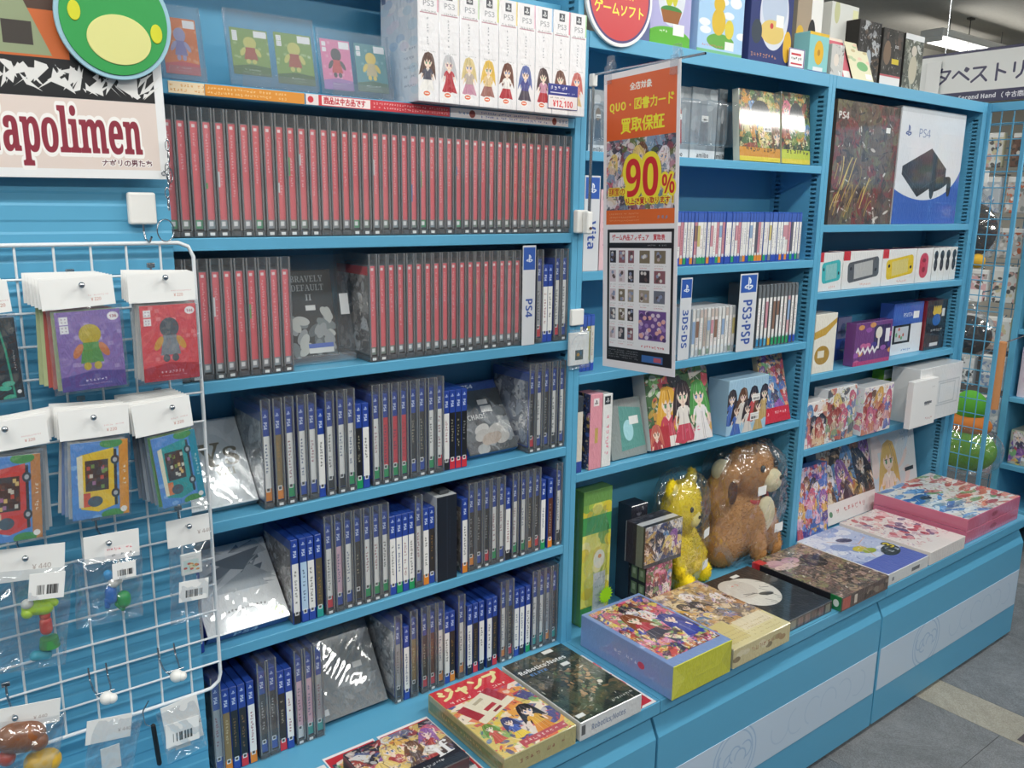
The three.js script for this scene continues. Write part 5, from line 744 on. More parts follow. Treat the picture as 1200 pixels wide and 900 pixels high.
stand({ label: 'pale blue art box with a crowd of drawn figures', px: [853, 899], top: [443, 503], y: B2[3], z: -0.006, d: 0.07, faces: { all: '#a8cbe2', f: (g, w, h) => { fill(g, '#a8cbe2', 0, 0, w, h); for (let i = 0; i < 7; i++) figure(g, w * (0.1 + 0.135 * i), h * (0.3 + 0.22 * (i % 2)), h * 0.4, pick(['#3a2e30', '#6a4630', '#2e2a38']), pick(['#c84a4a', '#e0d8d0', '#4a6ab8', '#c8a86a'])); tagAt(g, w, h, 0.6, 0.32, 0.2); tagAt(g, w, h, 0.58, 0.66, 0.22); } } });
stand({ name: 'leaning_book', label: 'colourful box with red lower band leaning on the slotted side', px: [900.5, 930], top: [420, 486], y: B2[3], z: -0.014, d: 0.018, lean: 0.25, faces: { all: '#b8a890', f: (g, w, h) => { collage(g, w, h, '#c8a07a', ANIME, { n: 50, people: 3, size: 0.45 }); fill(g, '#c82a3c', 0, h * 0.78, w, h * 0.22); ticks(g, w * 0.1, h * 0.83, w * 0.7, h * 0.06, '#f0d8d8'); } } });

// third bay
stand({ name: 'console_box', label: 'large brown console box with gold fur art and PS4 lettering', px: [976, 1050], top: [120, 263], y: B3[0], z: -0.02, d: 0.11, res: 1100, faces: { all: '#57473c', f: (g, w, h) => { collage(g, w, h, '#57473c', ['#6a5648', '#4a3c36', '#7a3c38', '#6f6a4c', '#3f352f', '#5f5044'], { n: 70, people: 0 }); for (let i = 0; i < 26; i++) { g.strokeStyle = pick(['#c8ac62', '#a88a4a', '#8a7448']); g.lineWidth = w * 0.012; g.beginPath(); const x = w * rr(0, 0.55), y = h * rr(0.62, 0.95); g.moveTo(x, y); g.quadraticCurveTo(x + w * 0.06, y - h * 0.14, x + w * rr(0, 0.14), y - h * rr(0.1, 0.25)); g.stroke(); } txt(g, 'PS4', w * 0.1, h * 0.12, h * 0.08, '#d8d4d0', { sx: 1.2, align: 'center' }); fill(g, '#e8e4de', w * 0.78, h * 0.18, w * 0.07, h * 0.045); } } });
stand({ name: 'console_box', label: 'white and blue PS4 console box with a drawn black console', px: [1051, 1126], top: [128, 262], y: B3[0], z: -0.02, d: 0.11, res: 1300, faces: { all: '#dbdde2', f: (g, w, h) => { fill(g, '#dbdde2', 0, 0, w, h); g.fillStyle = '#3c62b4'; g.beginPath(); g.moveTo(0, h * 0.7); g.bezierCurveTo(w * 0.4, h * 0.86, w * 0.85, h * 0.8, w, h * 0.5); g.lineTo(w, h); g.lineTo(0, h); g.fill(); fill(g, '#c8cbd0', 0, 0, w, h * 0.045); psMark(g, w * 0.12, h * 0.2, h * 0.1, '#3a4a86'); txt(g, 'PS4', w * 0.36, h * 0.21, h * 0.1, '#7a86a8', { align: 'center', bold: false, sx: 1.3 }); polyFill(g, '#34363a', [[w * 0.08, h * 0.5], [w * 0.5, h * 0.33], [w * 0.76, h * 0.5], [w * 0.76, h * 0.58], [w * 0.34, h * 0.76], [w * 0.08, h * 0.57]]); g.strokeStyle = '#55585c'; g.lineWidth = 2; g.beginPath(); g.moveTo(w * 0.08, h * 0.53); g.lineTo(w * 0.35, h * 0.7); g.lineTo(w * 0.76, h * 0.54); g.stroke(); ell(g, '#2c2e32', w * 0.68, h * 0.64, w * 0.17, h * 0.045, -0.3); ell(g, '#2c2e32', w * 0.56, h * 0.7, w * 0.035, h * 0.075); ell(g, '#2c2e32', w * 0.83, h * 0.66, w * 0.035, h * 0.09); } } });
const handheld = (c, dark) => (g, w, h) => { fill(g, '#e7e5e3', 0, 0, w, h); fill(g, '#c8323a', 0, 0, w * 0.16, h * 0.24); g.save(); g.translate(w * 0.52, h * 0.5); g.rotate(-0.1); g.fillStyle = c; g.beginPath(); g.roundRect(-w * 0.4, -h * 0.27, w * 0.8, h * 0.54, h * 0.12); g.fill(); fill(g, dark, -w * 0.24, -h * 0.2, w * 0.48, h * 0.4); ell(g, '#2a2a2c', -w * 0.32, -h * 0.1, w * 0.03, h * 0.045); ell(g, '#2a2a2c', w * 0.32, h * 0.08, w * 0.03, h * 0.045); g.restore(); ticks(g, w * 0.45, h * 0.86, w * 0.3, h * 0.08, '#d88a78'); };
const hh = (label, px, top, c, dark) => stand({ name: 'console_box', label, px, top, y: B3[1], z: -0.012, d: 0.055, faces: { all: '#e0dedc', t: '#b8323a', f: handheld(c, dark) } });
hh('white handheld box with turquoise console picture', [960, 987], [296, 339], '#3fb0b4', '#8ac0c0');
hh('white handheld box with grey console picture', [988, 1033], [294, 337], '#5a5c60', '#b4b4b2');
hh('white handheld box with yellow console picture', [1034, 1073], [292, 333], '#e0c02c', '#d8c878');
stand({ name: 'console_box', label: 'white handheld box with coral console picture and red top', px: [1074, 1092], top: [291, 329], y: B3[1], z: -0.012, d: 0.09, faces: { all: '#e4e2e0', t: '#b02a34', f: (g, w, h) => { fill(g, '#e8e6e4', 0, 0, w, h); g.fillStyle = '#c8445a'; g.beginPath(); g.roundRect(w * 0.2, h * 0.14, w * 0.55, h * 0.72, w * 0.25); g.fill(); ell(g, '#8a2a3a', w * 0.48, h * 0.35, w * 0.12, h * 0.06); ell(g, '#8a2a3a', w * 0.48, h * 0.62, w * 0.1, h * 0.08); } } });
for (let i = 0; i < 4; i++) stand({ name: 'accessory_box', label: 'slim white accessory box with black control picture and red top', group: 'four slim accessory boxes on the handheld shelf', px: [1093 + i * 7, 1099.6 + i * 7], top: [291 - i * 0.6, 328], y: B3[1], z: -0.02, d: 0.09, faces: { all: '#e2e0de', t: '#a82a34', f: (g, w, h) => { fill(g, '#e6e5e2', 0, 0, w, h); ell(g, '#2c2c30', w * 0.5, h * 0.22, w * 0.34, h * 0.14); ell(g, '#2c2c30', w * 0.5, h * 0.5, w * 0.3, h * 0.2); ell(g, '#55555a', w * 0.5, h * 0.52, w * 0.14, h * 0.06); } } });
stand({ label: 'white box with gold ribbon print on the third shelf', px: [954, 979], top: [368, 438], y: B3[2], z: -0.006, d: 0.06, faces: { all: '#ece6d8', f: (g, w, h) => { fill(g, '#ece6d8', 0, 0, w, h); polyFill(g, '#c8a040', [[0, h * 0.3], [w * 0.5, h * 0.22], [w, h * 0.08], [w, h * 0.16], [w * 0.5, h * 0.36], [0, h * 0.42]]); ell(g, '#b08a34', w * 0.4, h * 0.7, w * 0.34, h * 0.16); fill(g, '#e8e0cc', w * 0.2, h * 0.62, w * 0.3, h * 0.12); } } });
stand({ name: 'figure_pack', label: 'blue blister figure pack between gold box and purple box', cat: 'figure pack', px: [980.5, 996], top: [372, 429], y: B3[2], z: -0.1, d: 0.02, faces: { all: '#3f5aa4', f: (g, w, h) => { fill(g, '#8a8ab0', 0, 0, w, h); fill(g, '#3050a8', 0, h * 0.5, w, h * 0.5); ell(g, '#5a6a9a', w * 0.4, h * 0.3, w * 0.22, h * 0.16); ell(g, '#7aa07a', w * 0.7, h * 0.25, w * 0.16, h * 0.12); ell(g, '#223a80', w * 0.45, h * 0.7, w * 0.2, h * 0.16); } }, extra: bubble });
stand({ label: 'purple box with white cartoon logo shapes', px: [1002, 1044], top: [377, 424], y: B3[2], z: 0.0, d: 0.035, faces: { all: '#75417f', f: (g, w, h) => { fill(g, '#75417f', 0, 0, w, h); fill(g, '#3d2a58', w * 0.5, h * 0.1, w * 0.45, h * 0.6); for (let i = 0; i < 14; i++) ell(g, pick(['#c86a9a', '#4a3a8a', '#9a5aa8', '#d89a5a']), rnd() * w, rnd() * h, w * 0.08, h * 0.06); ell(g, '#e8e0d0', w * 0.64, h * 0.28, w * 0.09, h * 0.14); fill(g, '#e4dcd8', w * 0.62, h * 0.4, w * 0.05, h * 0.26); g.strokeStyle = '#f0ecec'; g.lineWidth = h * 0.06; g.beginPath(); g.moveTo(w * 0.06, h * 0.68); for (let i = 0; i < 9; i++) g.lineTo(w * (0.1 + i * 0.065), h * (0.6 + 0.12 * (i % 2))); g.stroke(); fill(g, '#eceaf0', w * 0.82, h * 0.2, w * 0.12, h * 0.32); fill(g, '#b8447a', 0, h * 0.9, w, h * 0.1); } } });
stand({ name: 'console_box', label: 'blue and white PSVITA handheld console box', px: [1046, 1080], top: [355, 414], y: B3[2], z: -0.04, d: 0.05, faces: { all: '#3d5fb4', f: (g, w, h) => { fill(g, '#e6e8ec', 0, 0, w, h); fill(g, '#3d5fb4', 0, 0, w, h * 0.42); txt(g, 'PSVITA', w * 0.48, h * 0.24, h * 0.1, '#e8ecf4', { align: 'center', bold: false, sx: 1.1 }); fill(g, '#26282c', w * 0.03, h * 0.42, w * 0.58, h * 0.36); fill(g, '#c8ccd0', w * 0.1, h * 0.46, w * 0.44, h * 0.28); for (let i = 0; i < 6; i++) ell(g, pick(['#4a8ac8', '#c86a5a', '#6ab07a']), w * rr(0.14, 0.5), h * rr(0.5, 0.7), w * 0.03, w * 0.03); fill(g, '#f0f0f0', w * 0.66, h * 0.18, w * 0.2, h * 0.14); ticks(g, w * 0.35, h * 0.89, w * 0.3, h * 0.06, '#2f5aa8'); } } });
stand({ name: 'console_box', label: 'black box with yellow and blue crest and dark red side', px: [1085, 1108], top: [352, 410], y: B3[2], z: -0.03, d: 0.07, faces: { all: '#8a282c', f: (g, w, h) => { fill(g, '#26252a', 0, 0, w, h); ell(g, '#d8b83a', w * 0.5, h * 0.24, w * 0.22, h * 0.08); for (let i = 0; i < 5; i++) ell(g, '#d8b83a', w * (0.34 + 0.08 * i), h * 0.18, w * 0.04, h * 0.07); ell(g, '#2f62b0', w * 0.5, h * 0.4, w * 0.2, h * 0.12); ticks(g, w * 0.25, h * 0.57, w * 0.5, h * 0.08, '#d8d4cc'); fill(g, '#e0deda', w * 0.74, h * 0.18, w * 0.14, h * 0.16); fill(g, '#dcdcdc', w * 0.28, h * 0.86, w * 0.4, h * 0.07); } } });
stand({ label: 'white art box with red haired drawn figures on the fourth shelf', px: [943.5, 968], top: [471, 524], y: B3[3], z: -0.004, d: 0.06, faces: { all: '#e8e2e0', f: artFace('#f0e8e4', ['#d88a7a', '#f0d8d0', '#b86a5a', '#e8c8a0', '#fff'], { n: 16, people: 4, size: 0.5 }) } });
stand({ label: 'tall white art box with a drawn crowd and blue lettering', px: [969, 1002], top: [454, 511], y: B3[3], z: -0.004, d: 0.05, faces: { all: '#d8dade', f: (g, w, h) => { collage(g, w, h, '#e8e6e4', ['#c8b090', '#8aa07a', '#c86a5a', '#7a8ab0', '#e8d8b8', '#5a5a60'], { n: 26, people: 5, size: 0.42 }); ticks(g, w * 0.2, h * 0.86, w * 0.6, h * 0.08, '#4a6aa8'); } } });
stand({ label: 'deep white art box with drawn girls before the green box', px: [1012, 1045], top: [452, 502], y: B3[3], z: 0.012, d: 0.09, faces: { all: '#dfe0e2', l: artFace('#dfe0e2', PASTEL, { n: 20, people: 2 }), f: artFace('#ece4e0', ['#c87a5a', '#8a6ab0', '#e8c8b0', '#5a6ab0', '#d8a0a0'], { n: 22, people: 5, size: 0.42 }) } });
stand({ name: 'console_box', label: 'lime green and white 3DS box with an open black handheld', px: [1034, 1066], top: [431, 490], y: B3[3], z: -0.088, d: 0.045, faces: { all: '#78b82e', f: (g, w, h) => { fill(g, '#78b82e', 0, 0, w, h); fill(g, '#e2e4e0', 0, 0, w, h * 0.2); txt(g, 'NINTENDO 3DS', w * 0.52, h * 0.1, h * 0.085, '#8a9088', { align: 'center', sx: 0.7 }); polyFill(g, '#2c2e30', [[w * 0.52, h * 0.22], [w * 0.64, h * 0.26], [w * 0.9, h * 0.58], [w * 0.86, h * 0.64], [w * 0.74, h * 0.6]]); polyFill(g, '#35373a', [[w * 0.86, h * 0.58], [w * 0.88, h * 0.66], [w * 0.5, h * 0.86], [w * 0.42, h * 0.82]]); fill(g, '#eef0ea', w * 0.74, h * 0.2, w * 0.16, h * 0.07); } } });
stand({ name: 'console_box', label: 'large plain white 3DS box with a smaller white box strapped to its front', px: [1077, 1125.5], top: [429, 482], y: B3[3], z: 0.042, d: 0.1, faces: { all: '#e8e7e6', f: (g, w, h) => { fill(g, '#e8e7e6', 0, 0, w, h); g.strokeStyle = '#c8cacb'; g.lineWidth = w * 0.015; g.strokeRect(w * 0.48, h * 0.34, w * 0.36, h * 0.36); g.strokeRect(w * 0.4, h * 0.3, w * 0.54, h * 0.44); } }, extra: (t, W, H, D) => {
  const a = atZ(1070, 465, 0.064).x - t.position.x, b = atZ(1098, 465, 0.064).x - t.position.x, hh2 = atZ(1084, 446, 0.064).y - B3[3], R = printBox(b - a, hh2, 0.021, 1500, { all: '#e4e2e0', f: (g, w, h) => { fill(g, '#e9e7e5', 0, 0, w, h); fill(g, '#6a6c70', w * 0.5, h * 0.48, w * 0.3, h * 0.05); txt(g, '3DS', w * 0.62, h * 0.52, h * 0.12, '#55575a', { align: 'center' }); ticks(g, w * 0.6, h * 0.82, w * 0.3, h * 0.06, '#b0504a'); ticks(g, w * 0.7, h * 0.16, w * 0.2, h * 0.05, '#aaa'); } });
  part('front_box', cbox(b - a, hh2, 0.021, 0.001, R).translate((a + b) / 2, 0.0005, D / 2 + 0.0108), printMat(R.p, 'gloss'), t, 'small white box strapped on');
} });
// deck of the third bay: boxes that lean on the back panel
stand({ label: 'blue art box with a drawn idol crowd beside the bay side', px: [939, 974], top: [551, 622], y: DECK, z: -0.03, d: 0.04, lean: 0.12, faces: { all: '#4f7ac0', f: artFace('#4a6ab4', ['#e8b0c8', '#f0d8e0', '#7a9ae0', '#d85a6a', '#e8e0f0', '#4a3a8a', '#e8b04a'], { n: 50, people: 6, size: 0.34 }) } });
stand({ label: 'large brown art box with white lower band leaning back', px: [975, 1033], top: [521, 599], y: DECK, z: -0.035, d: 0.04, lean: 0.28, faces: { all: '#d8d9dc', f: (g, w, h) => { collage(g, w, h, '#5a4438', [...DARKS, '#c8a05a', '#b86a4a', '#e0d0b8'], { n: 60, people: 3, size: 0.4 }); fill(g, '#e4dfdc', 0, h * 0.76, w, h * 0.24); ticks(g, w * 0.2, h * 0.83, w * 0.55, h * 0.08, '#c87a7a'); ell(g, '#5a8a6a', w * 0.1, h * 0.88, w * 0.03, w * 0.03); } } });
stand({ label: 'large pale art box with a blond drawn figure leaning back', px: [1033, 1081], top: [504, 571], y: DECK, z: -0.045, d: 0.03, lean: 0.2, faces: { all: '#dcdcda', f: (g, w, h) => { fill(g, '#dfe0df', 0, 0, w, h); for (let i = 0; i < 16; i++) ell(g, pick(['#c8d8e4', '#ece8e2', '#d0d8dc', '#e8d4cc']), rnd() * w, rnd() * h, w * 0.2, h * 0.1, rnd() * 3); figure(g, w * 0.36, h * 0.4, h * 0.62, '#d8b468', '#e8d8cc', '#e4b8a8'); ticks(g, w * 0.66, h * 0.12, w * 0.2, h * 0.05, '#7a9ab0'); ticks(g, w * 0.66, h * 0.2, w * 0.24, h * 0.05, '#7a9ab0'); fill(g, '#2c2c2e', w * 0.72, h * 0.62, w * 0.2, h * 0.05); } } });

// ---------------------------------------------------------------- boxes lying on the deck
function flat({ name = 'flat_box', label, x0, x1, z0, z1, h, y = DECK, faces, turn = 0, kind = 'wrap', res = 1500 }) {
  const w = x1 - x0, d = z1 - z0, R = printBox(w, h, d, res, faces), t = thing(name, label, 'game box', [(x0 + x1) / 2, y + 0.0006, (z0 + z1) / 2], turn);
  part('box_body', cbox(w, h, d, 0.0014, R), printMat(R.p, kind), t); return t;
}
const YF = DECK + 0.0012;                                                    // on top of the flyers
function flyer(label, x0, x1, z0, z1, y = DECK) {
  const R = printBox(x1 - x0, 0.0004, z1 - z0, 1300, { all: '#e8e4e4', t: (g, w, h) => { fill(g, '#ece8e8', 0, 0, w, h); fill(g, '#c02c38', w * 0.03, h * 0.03, w * 0.94, h * 0.94); g.save(); g.translate(w * 0.08, h * 0.12); collage(g, w * 0.84, h * 0.78, '#3a4a58', [...ANIME, '#2a4a3a', '#e0e0e0', '#c83a44'], { n: 60, people: 2, size: 0.4 }); g.restore(); } });
  const t = thing('flyer', label, 'flyer', [(x0 + x1) / 2, y + 0.0003, (z0 + z1) / 2]); part('sheet', cbox(x1 - x0, 0.0004, z1 - z0, 0, R), printMat(R.p, 'gloss'), t);
}
{
  const a = atY(377, 890, DECK), b = atY(437, 866, DECK), c = atY(442, 865, DECK), d = atY(504, 837, DECK);
  flyer('red bordered flyer on the deck below the dark game', a.x, b.x, (a.z + b.z) / 2, 0.3); flyer('red bordered flyer under the flat dark box', c.x, 0.478, (c.z + d.z) / 2, 0.3);
  flyer('red bordered flyer under the green-black box', 0.685, 0.905, 0.07, 0.308);
  const e = atY(372, 886, DECK); const R = printBox(0.07, 0.0004, 0.09, 1500, { all: '#e6e4e2', t: (g, w, h) => { fill(g, '#e6e4e2', 0, 0, w, h); ell(g, '#6a3a40', w * 0.6, h * 0.4, w * 0.3, h * 0.2); } }); const t = thing('small_card', 'small white card with maroon oval on the deck', 'card', [0.205, DECK + 0.0004, 0.12]); part('sheet', cbox(0.07, 0.0004, 0.09, 0, R), printMat(R.p, 'gloss'), t);
  const p = atY(500, 838, YF + 0.03), q = atY(398, 889, YF + 0.03);
  flat({ label: 'dark flat box with a silver if logo on the flyers', x0: q.x + 0.01, x1: 0.452, z0: Math.min(p.z, q.z) + 0.012, z1: 0.255, h: 0.03, y: YF, faces: { all: '#2c2a30', f: '#3a383c', t: (g, w, h) => { collage(g, w, h, '#33303a', ['#c8b8b0', '#7a6a8a', '#4a5a8a', '#e0dcd8', '#a83a3c', '#5a4a44', '#d8b86a'], { n: 50, people: 5, size: 0.4 }); fill(g, '#24222a', 0, h * 0.74, w, h * 0.26); g.save(); g.translate(w * 0.84, h * 0.66); g.rotate(-0.1); txt(g, 'if', 0, 0, h * 0.34, '#e8e6e6', { align: 'center', font: 'serif' }); g.restore(); ticks(g, w * 0.4, h * 0.82, w * 0.34, h * 0.07, '#dcdcdc'); } } });
}
flat({ label: 'yellow green flat box with a red and cream console picture', x0: 0.488, x1: 0.667, z0: 0.05, z1: 0.314, h: 0.043, faces: { all: '#b3aa78', l: (g, w, h) => { fill(g, '#b3aa78', 0, 0, w, h); fill(g, '#7a8a5a', w * 0.02, h * 0.3, w * 0.96, h * 0.5); ticks(g, w * 0.2, h * 0.4, w * 0.5, h * 0.25, '#c8b878'); }, f: (g, w, h) => { fill(g, '#b3aa78', 0, 0, w, h); ticks(g, w * 0.2, h * 0.35, w * 0.6, h * 0.3, '#8a5a44'); }, t: (g, w, h) => {
  collage(g, w, h, '#d8c070', ['#e06a4a', '#5a7ab8', '#e8c84a', '#7ab06a', '#f0e0d0', '#c8485a', '#4a4a8a', '#e8a04a'], { n: 50, people: 0 });
  fill(g, '#d0343c', 0, 0, w, h * 0.26); jp(g, 'ジャンプ', w * 0.06, h * 0.025, h * 0.15, '#f0e2a0', 0.2, w * 0.86 / (h * 0.15 * 4.1)); ticks(g, w * 0.1, h * 0.2, w * 0.75, h * 0.05, '#f4ecd8');
  g.save(); g.translate(w * 0.42, h * 0.4); g.rotate(-0.35); fill(g, '#e6dcc4', -w * 0.3, -h * 0.14, w * 0.6, h * 0.27); fill(g, '#a8323c', -w * 0.3, -h * 0.14, w * 0.13, h * 0.2); fill(g, '#a8323c', w * 0.17, -h * 0.14, w * 0.13, h * 0.2); fill(g, '#b83c44', -w * 0.09, h * 0.01, w * 0.18, h * 0.04); fill(g, '#8a2a32', -w * 0.05, h * 0.08, w * 0.14, h * 0.025); fill(g, '#b8ac90', -w * 0.08, -h * 0.1, w * 0.16, h * 0.03); g.restore();
  figure(g, w * 0.72, h * 0.62, h * 0.24, '#2a2426', '#e0a83a', '#d88a34'); figure(g, w * 0.42, h * 0.66, h * 0.17, '#3a3a6a', '#4a62b0', '#e8c84a'); figure(g, w * 0.18, h * 0.64, h * 0.15, '#6a8a3a', '#c85a4a'); fill(g, '#b8505a', w * 0.3, h * 0.9, w * 0.62, h * 0.07); ticks(g, w * 0.34, h * 0.915, w * 0.54, h * 0.04, '#f0d8d0');
} } });
flat({ label: 'green-black flat box reading Robotics Notes with white front edge', x0: 0.676, x1: 0.85, z0: 0.056, z1: 0.316, h: 0.042, y: YF, faces: { all: '#d8d8d8', f: (g, w, h) => { fill(g, '#d8d8d8', 0, 0, w, h); txt(g, 'Robotics;Notes', w * 0.45, h * 0.5, h * 0.42, '#7a86a0', { align: 'center', sx: 0.75 }); fill(g, '#5a5a5c', w * 0.02, h * 0.2, w * 0.06, h * 0.5); }, t: (g, w, h) => { collage(g, w, h, '#232b27', ['#2e3c33', '#38342c', '#4a4a38', '#1c2220', '#6a5a42', '#3c4a3c'], { n: 60, people: 0 }); for (let i = 0; i < 60; i++) ell(g, pick(['#8a6a4a', '#a88462', '#5a6a4a', '#4a3a2c', '#6a5a42']), w * rr(0.4, 0.85), h * rr(0.35, 0.75), w * rr(0.02, 0.05), h * rr(0.008, 0.02), rnd() * 3); ell(g, '#d8cfc0', w * 0.78, h * 0.66, w * 0.035, h * 0.025); fill(g, '#e8e6e2', w * 0.62, h * 0.02, w * 0.16, h * 0.05); txt(g, 'Robotics;Notes', w * 0.44, h * 0.19, h * 0.075, '#e8e8e6', { align: 'center', sx: 0.92 }); txt(g, 'ELITE', w * 0.3, h * 0.26, h * 0.045, '#5a8ac8', { align: 'center', sx: 1.6 }); fill(g, '#e0deda', w * 0.64, h * 0.26, w * 0.12, h * 0.05); ticks(g, w * 0.6, h * 0.9, w * 0.34, h * 0.04, '#e4e2de'); fill(g, '#e0e0e0', w * 0.04, h * 0.9, w * 0.12, h * 0.045); } } });
flat({ label: 'tall flat box with periwinkle side and yellow front', x0: 0.932, x1: 1.13, z0: 0.034, z1: 0.328, h: 0.081, faces: { all: '#8099ca', f: (g, w, h) => { fill(g, '#c9c832', 0, 0, w, h); polyFill(g, '#d4d24a', [[0, 0], [w * 0.2, h * 0.5], [0, h]]); polyFill(g, '#bdbd34', [[w, 0], [w * 0.82, h * 0.5], [w, h]]); for (let i = 0; i < 3; i++) ticks(g, w * 0.3, h * (0.4 + 0.1 * i), w * 0.4, h * 0.05, '#b8b84a'); }, l: (g, w, h) => { fill(g, '#8099ca', 0, 0, w, h); ticks(g, w * 0.38, h * 0.4, w * 0.26, h * 0.16, '#c8d2e8'); ell(g, '#c8405a', w * 0.68, h * 0.5, w * 0.035, h * 0.1); }, t: (g, w, h) => { fill(g, '#8099ca', 0, 0, w, h); g.save(); g.beginPath(); g.rect(w * 0.06, h * 0.04, w * 0.9, h * 0.86); g.clip(); collage(g, w, h, '#e8d8a0', ['#e8d85a', '#d86a9a', '#3a3c5a', '#c84a4a', '#f0e4c8', '#7ab06a', '#e89ab8', '#3a4ab0', '#d8944a', '#5a3a3a'], { n: 120, people: 6, size: 0.3 }); polyFill(g, '#3444a4', [[w * 0.66, h * 0.4], [w * 0.98, h * 0.45], [w * 0.9, h * 0.8], [w * 0.72, h * 0.7]]); figure(g, w * 0.78, h * 0.46, h * 0.24, '#2c3a8a', '#3444a4', '#3444a4'); figure(g, w * 0.4, h * 0.3, h * 0.26, '#8a4a2c', '#b83a4a', '#3a3a4a'); g.restore(); ticks(g, w * 0.5, h * 0.84, w * 0.4, h * 0.06, '#e8f4f8'); } } });
flat({ label: 'beige flat box with a faded crowd scene beside the yellow box', x0: 1.142, x1: 1.362, z0: 0.03, z1: 0.326, h: 0.05, faces: { all: '#cdbf92', f: (g, w, h) => { fill(g, '#cdbf92', 0, 0, w, h); for (let i = 0; i < 10; i++) ell(g, pick(['#b8a878', '#a88a62', '#d8ccaa', '#8a7a5a']), rnd() * w, h * rr(0.3, 0.7), w * 0.06, h * 0.14); ticks(g, w * 0.3, h * 0.3, w * 0.4, h * 0.3, '#a87a5a'); }, t: (g, w, h) => { collage(g, w, h, '#c8a878', ['#a8885a', '#d8b88a', '#8a7a6a', '#6a6268', '#c89a62', '#9a8ab0', '#e0ccaa', '#b07a4a'], { n: 90, people: 6, size: 0.22 }); fill(g, '#d8cc9a', 0, h * 0.72, w, h * 0.28); fill(g, '#cfbf82', 0, h * 0.64, w * 0.4, h * 0.3); fill(g, '#dccfb0', w * 0.45, h * 0.7, w * 0.5, h * 0.16); for (let i = 0; i < 4; i++) ticks(g, w * 0.08, h * (0.78 + 0.05 * i), w * 0.84, h * 0.025, '#b09a6a'); ell(g, '#b8505a', w * 0.12, h * 0.72, w * 0.06, h * 0.03); } } });
flat({ label: 'black flat box with a pale ink painting beside the beige box', x0: 1.374, x1: 1.588, z0: 0.028, z1: 0.3, h: 0.032, faces: { all: '#26282a', f: (g, w, h) => { fill(g, '#453a38', 0, 0, w, h); for (let i = 0; i < 7; i++) fill(g, pick(['#7a5a5a', '#a8987c', '#5a3c3c', '#8a8474']), w * i / 7, h * 0.15, w * 0.1, h * 0.7); }, t: (g, w, h) => { fill(g, '#26282a', 0, 0, w, h); ell(g, '#d8d4cc', w * 0.4, h * 0.42, w * 0.34, h * 0.3, 0.4); ell(g, '#ccc6be', w * 0.3, h * 0.3, w * 0.24, h * 0.2); for (let i = 0; i < 40; i++) { g.strokeStyle = pick(['#2c2e2e', '#3c4040', '#55585a']); g.lineWidth = w * rr(0.004, 0.014); g.beginPath(); const x = w * rr(0.4, 1), y = h * rr(0.4, 1); g.moveTo(x, y); g.lineTo(x + w * rr(-0.2, 0.1), y - h * rr(0, 0.2)); g.stroke(); } ell(g, '#3a3c3c', w * 0.5, h * 0.52, w * 0.1, h * 0.035, 0.4); ticks(g, w * 0.2, h * 0.2, w * 0.3, h * 0.06, '#d8887a'); fill(g, '#e8e6e2', w * 0.5, h * 0.07, w * 0.14, h * 0.05); } } });
flat({ label: 'brown flat box with green front corner and red tab', x0: 1.604, x1: 1.84, z0: 0.03, z1: 0.318, h: 0.041, faces: { all: '#3a302c', l: (g, w, h) => { fill(g, '#22222a', 0, 0, w, h); fill(g, '#c02a34', 0, 0, w * 0.1, h); fill(g, '#1f7a44', w * 0.88, 0, w * 0.12, h); ell(g, '#e8f0e8', w * 0.94, h * 0.5, w * 0.03, h * 0.25); }, f: (g, w, h) => { fill(g, '#5c4a42', 0, 0, w, h); fill(g, '#b85a4a', w * 0.02, h * 0.1, w * 0.16, h * 0.8); fill(g, '#d8c8b8', w * 0.26, h * 0.2, w * 0.06, h * 0.6); for (let i = 0; i < 12; i++) ell(g, pick(['#7a6456', '#46382f', '#8a7a6a']), w * rr(0.35, 1), h * rr(0.2, 0.8), w * 0.06, h * 0.16); }, t: (g, w, h) => { collage(g, w, h, '#6b5648', ['#8a6e58', '#4a3d36', '#a48a72', '#7a5a52', '#5a5248', '#b89a8a', '#3a332e', '#8a8a5a'], { n: 100, people: 0 }); for (let i = 0; i < 8; i++) ell(g, pick(['#c8a0a8', '#b88a98', '#d8b8b0']), w * rr(0.15, 0.45), h * rr(0.15, 0.3), w * 0.12, h * 0.05, 0.3); ell(g, '#2e2a28', w * 0.66, h * 0.35, w * 0.16, h * 0.14); busy(g, w, h, ['#8a6e58', '#4a3d36', '#a48a72', '#3a332e', '#b89a8a', '#8a8a5a'], 500); fill(g, '#c82a34', 0, h * 0.02, w * 0.12, h * 0.1); } } });
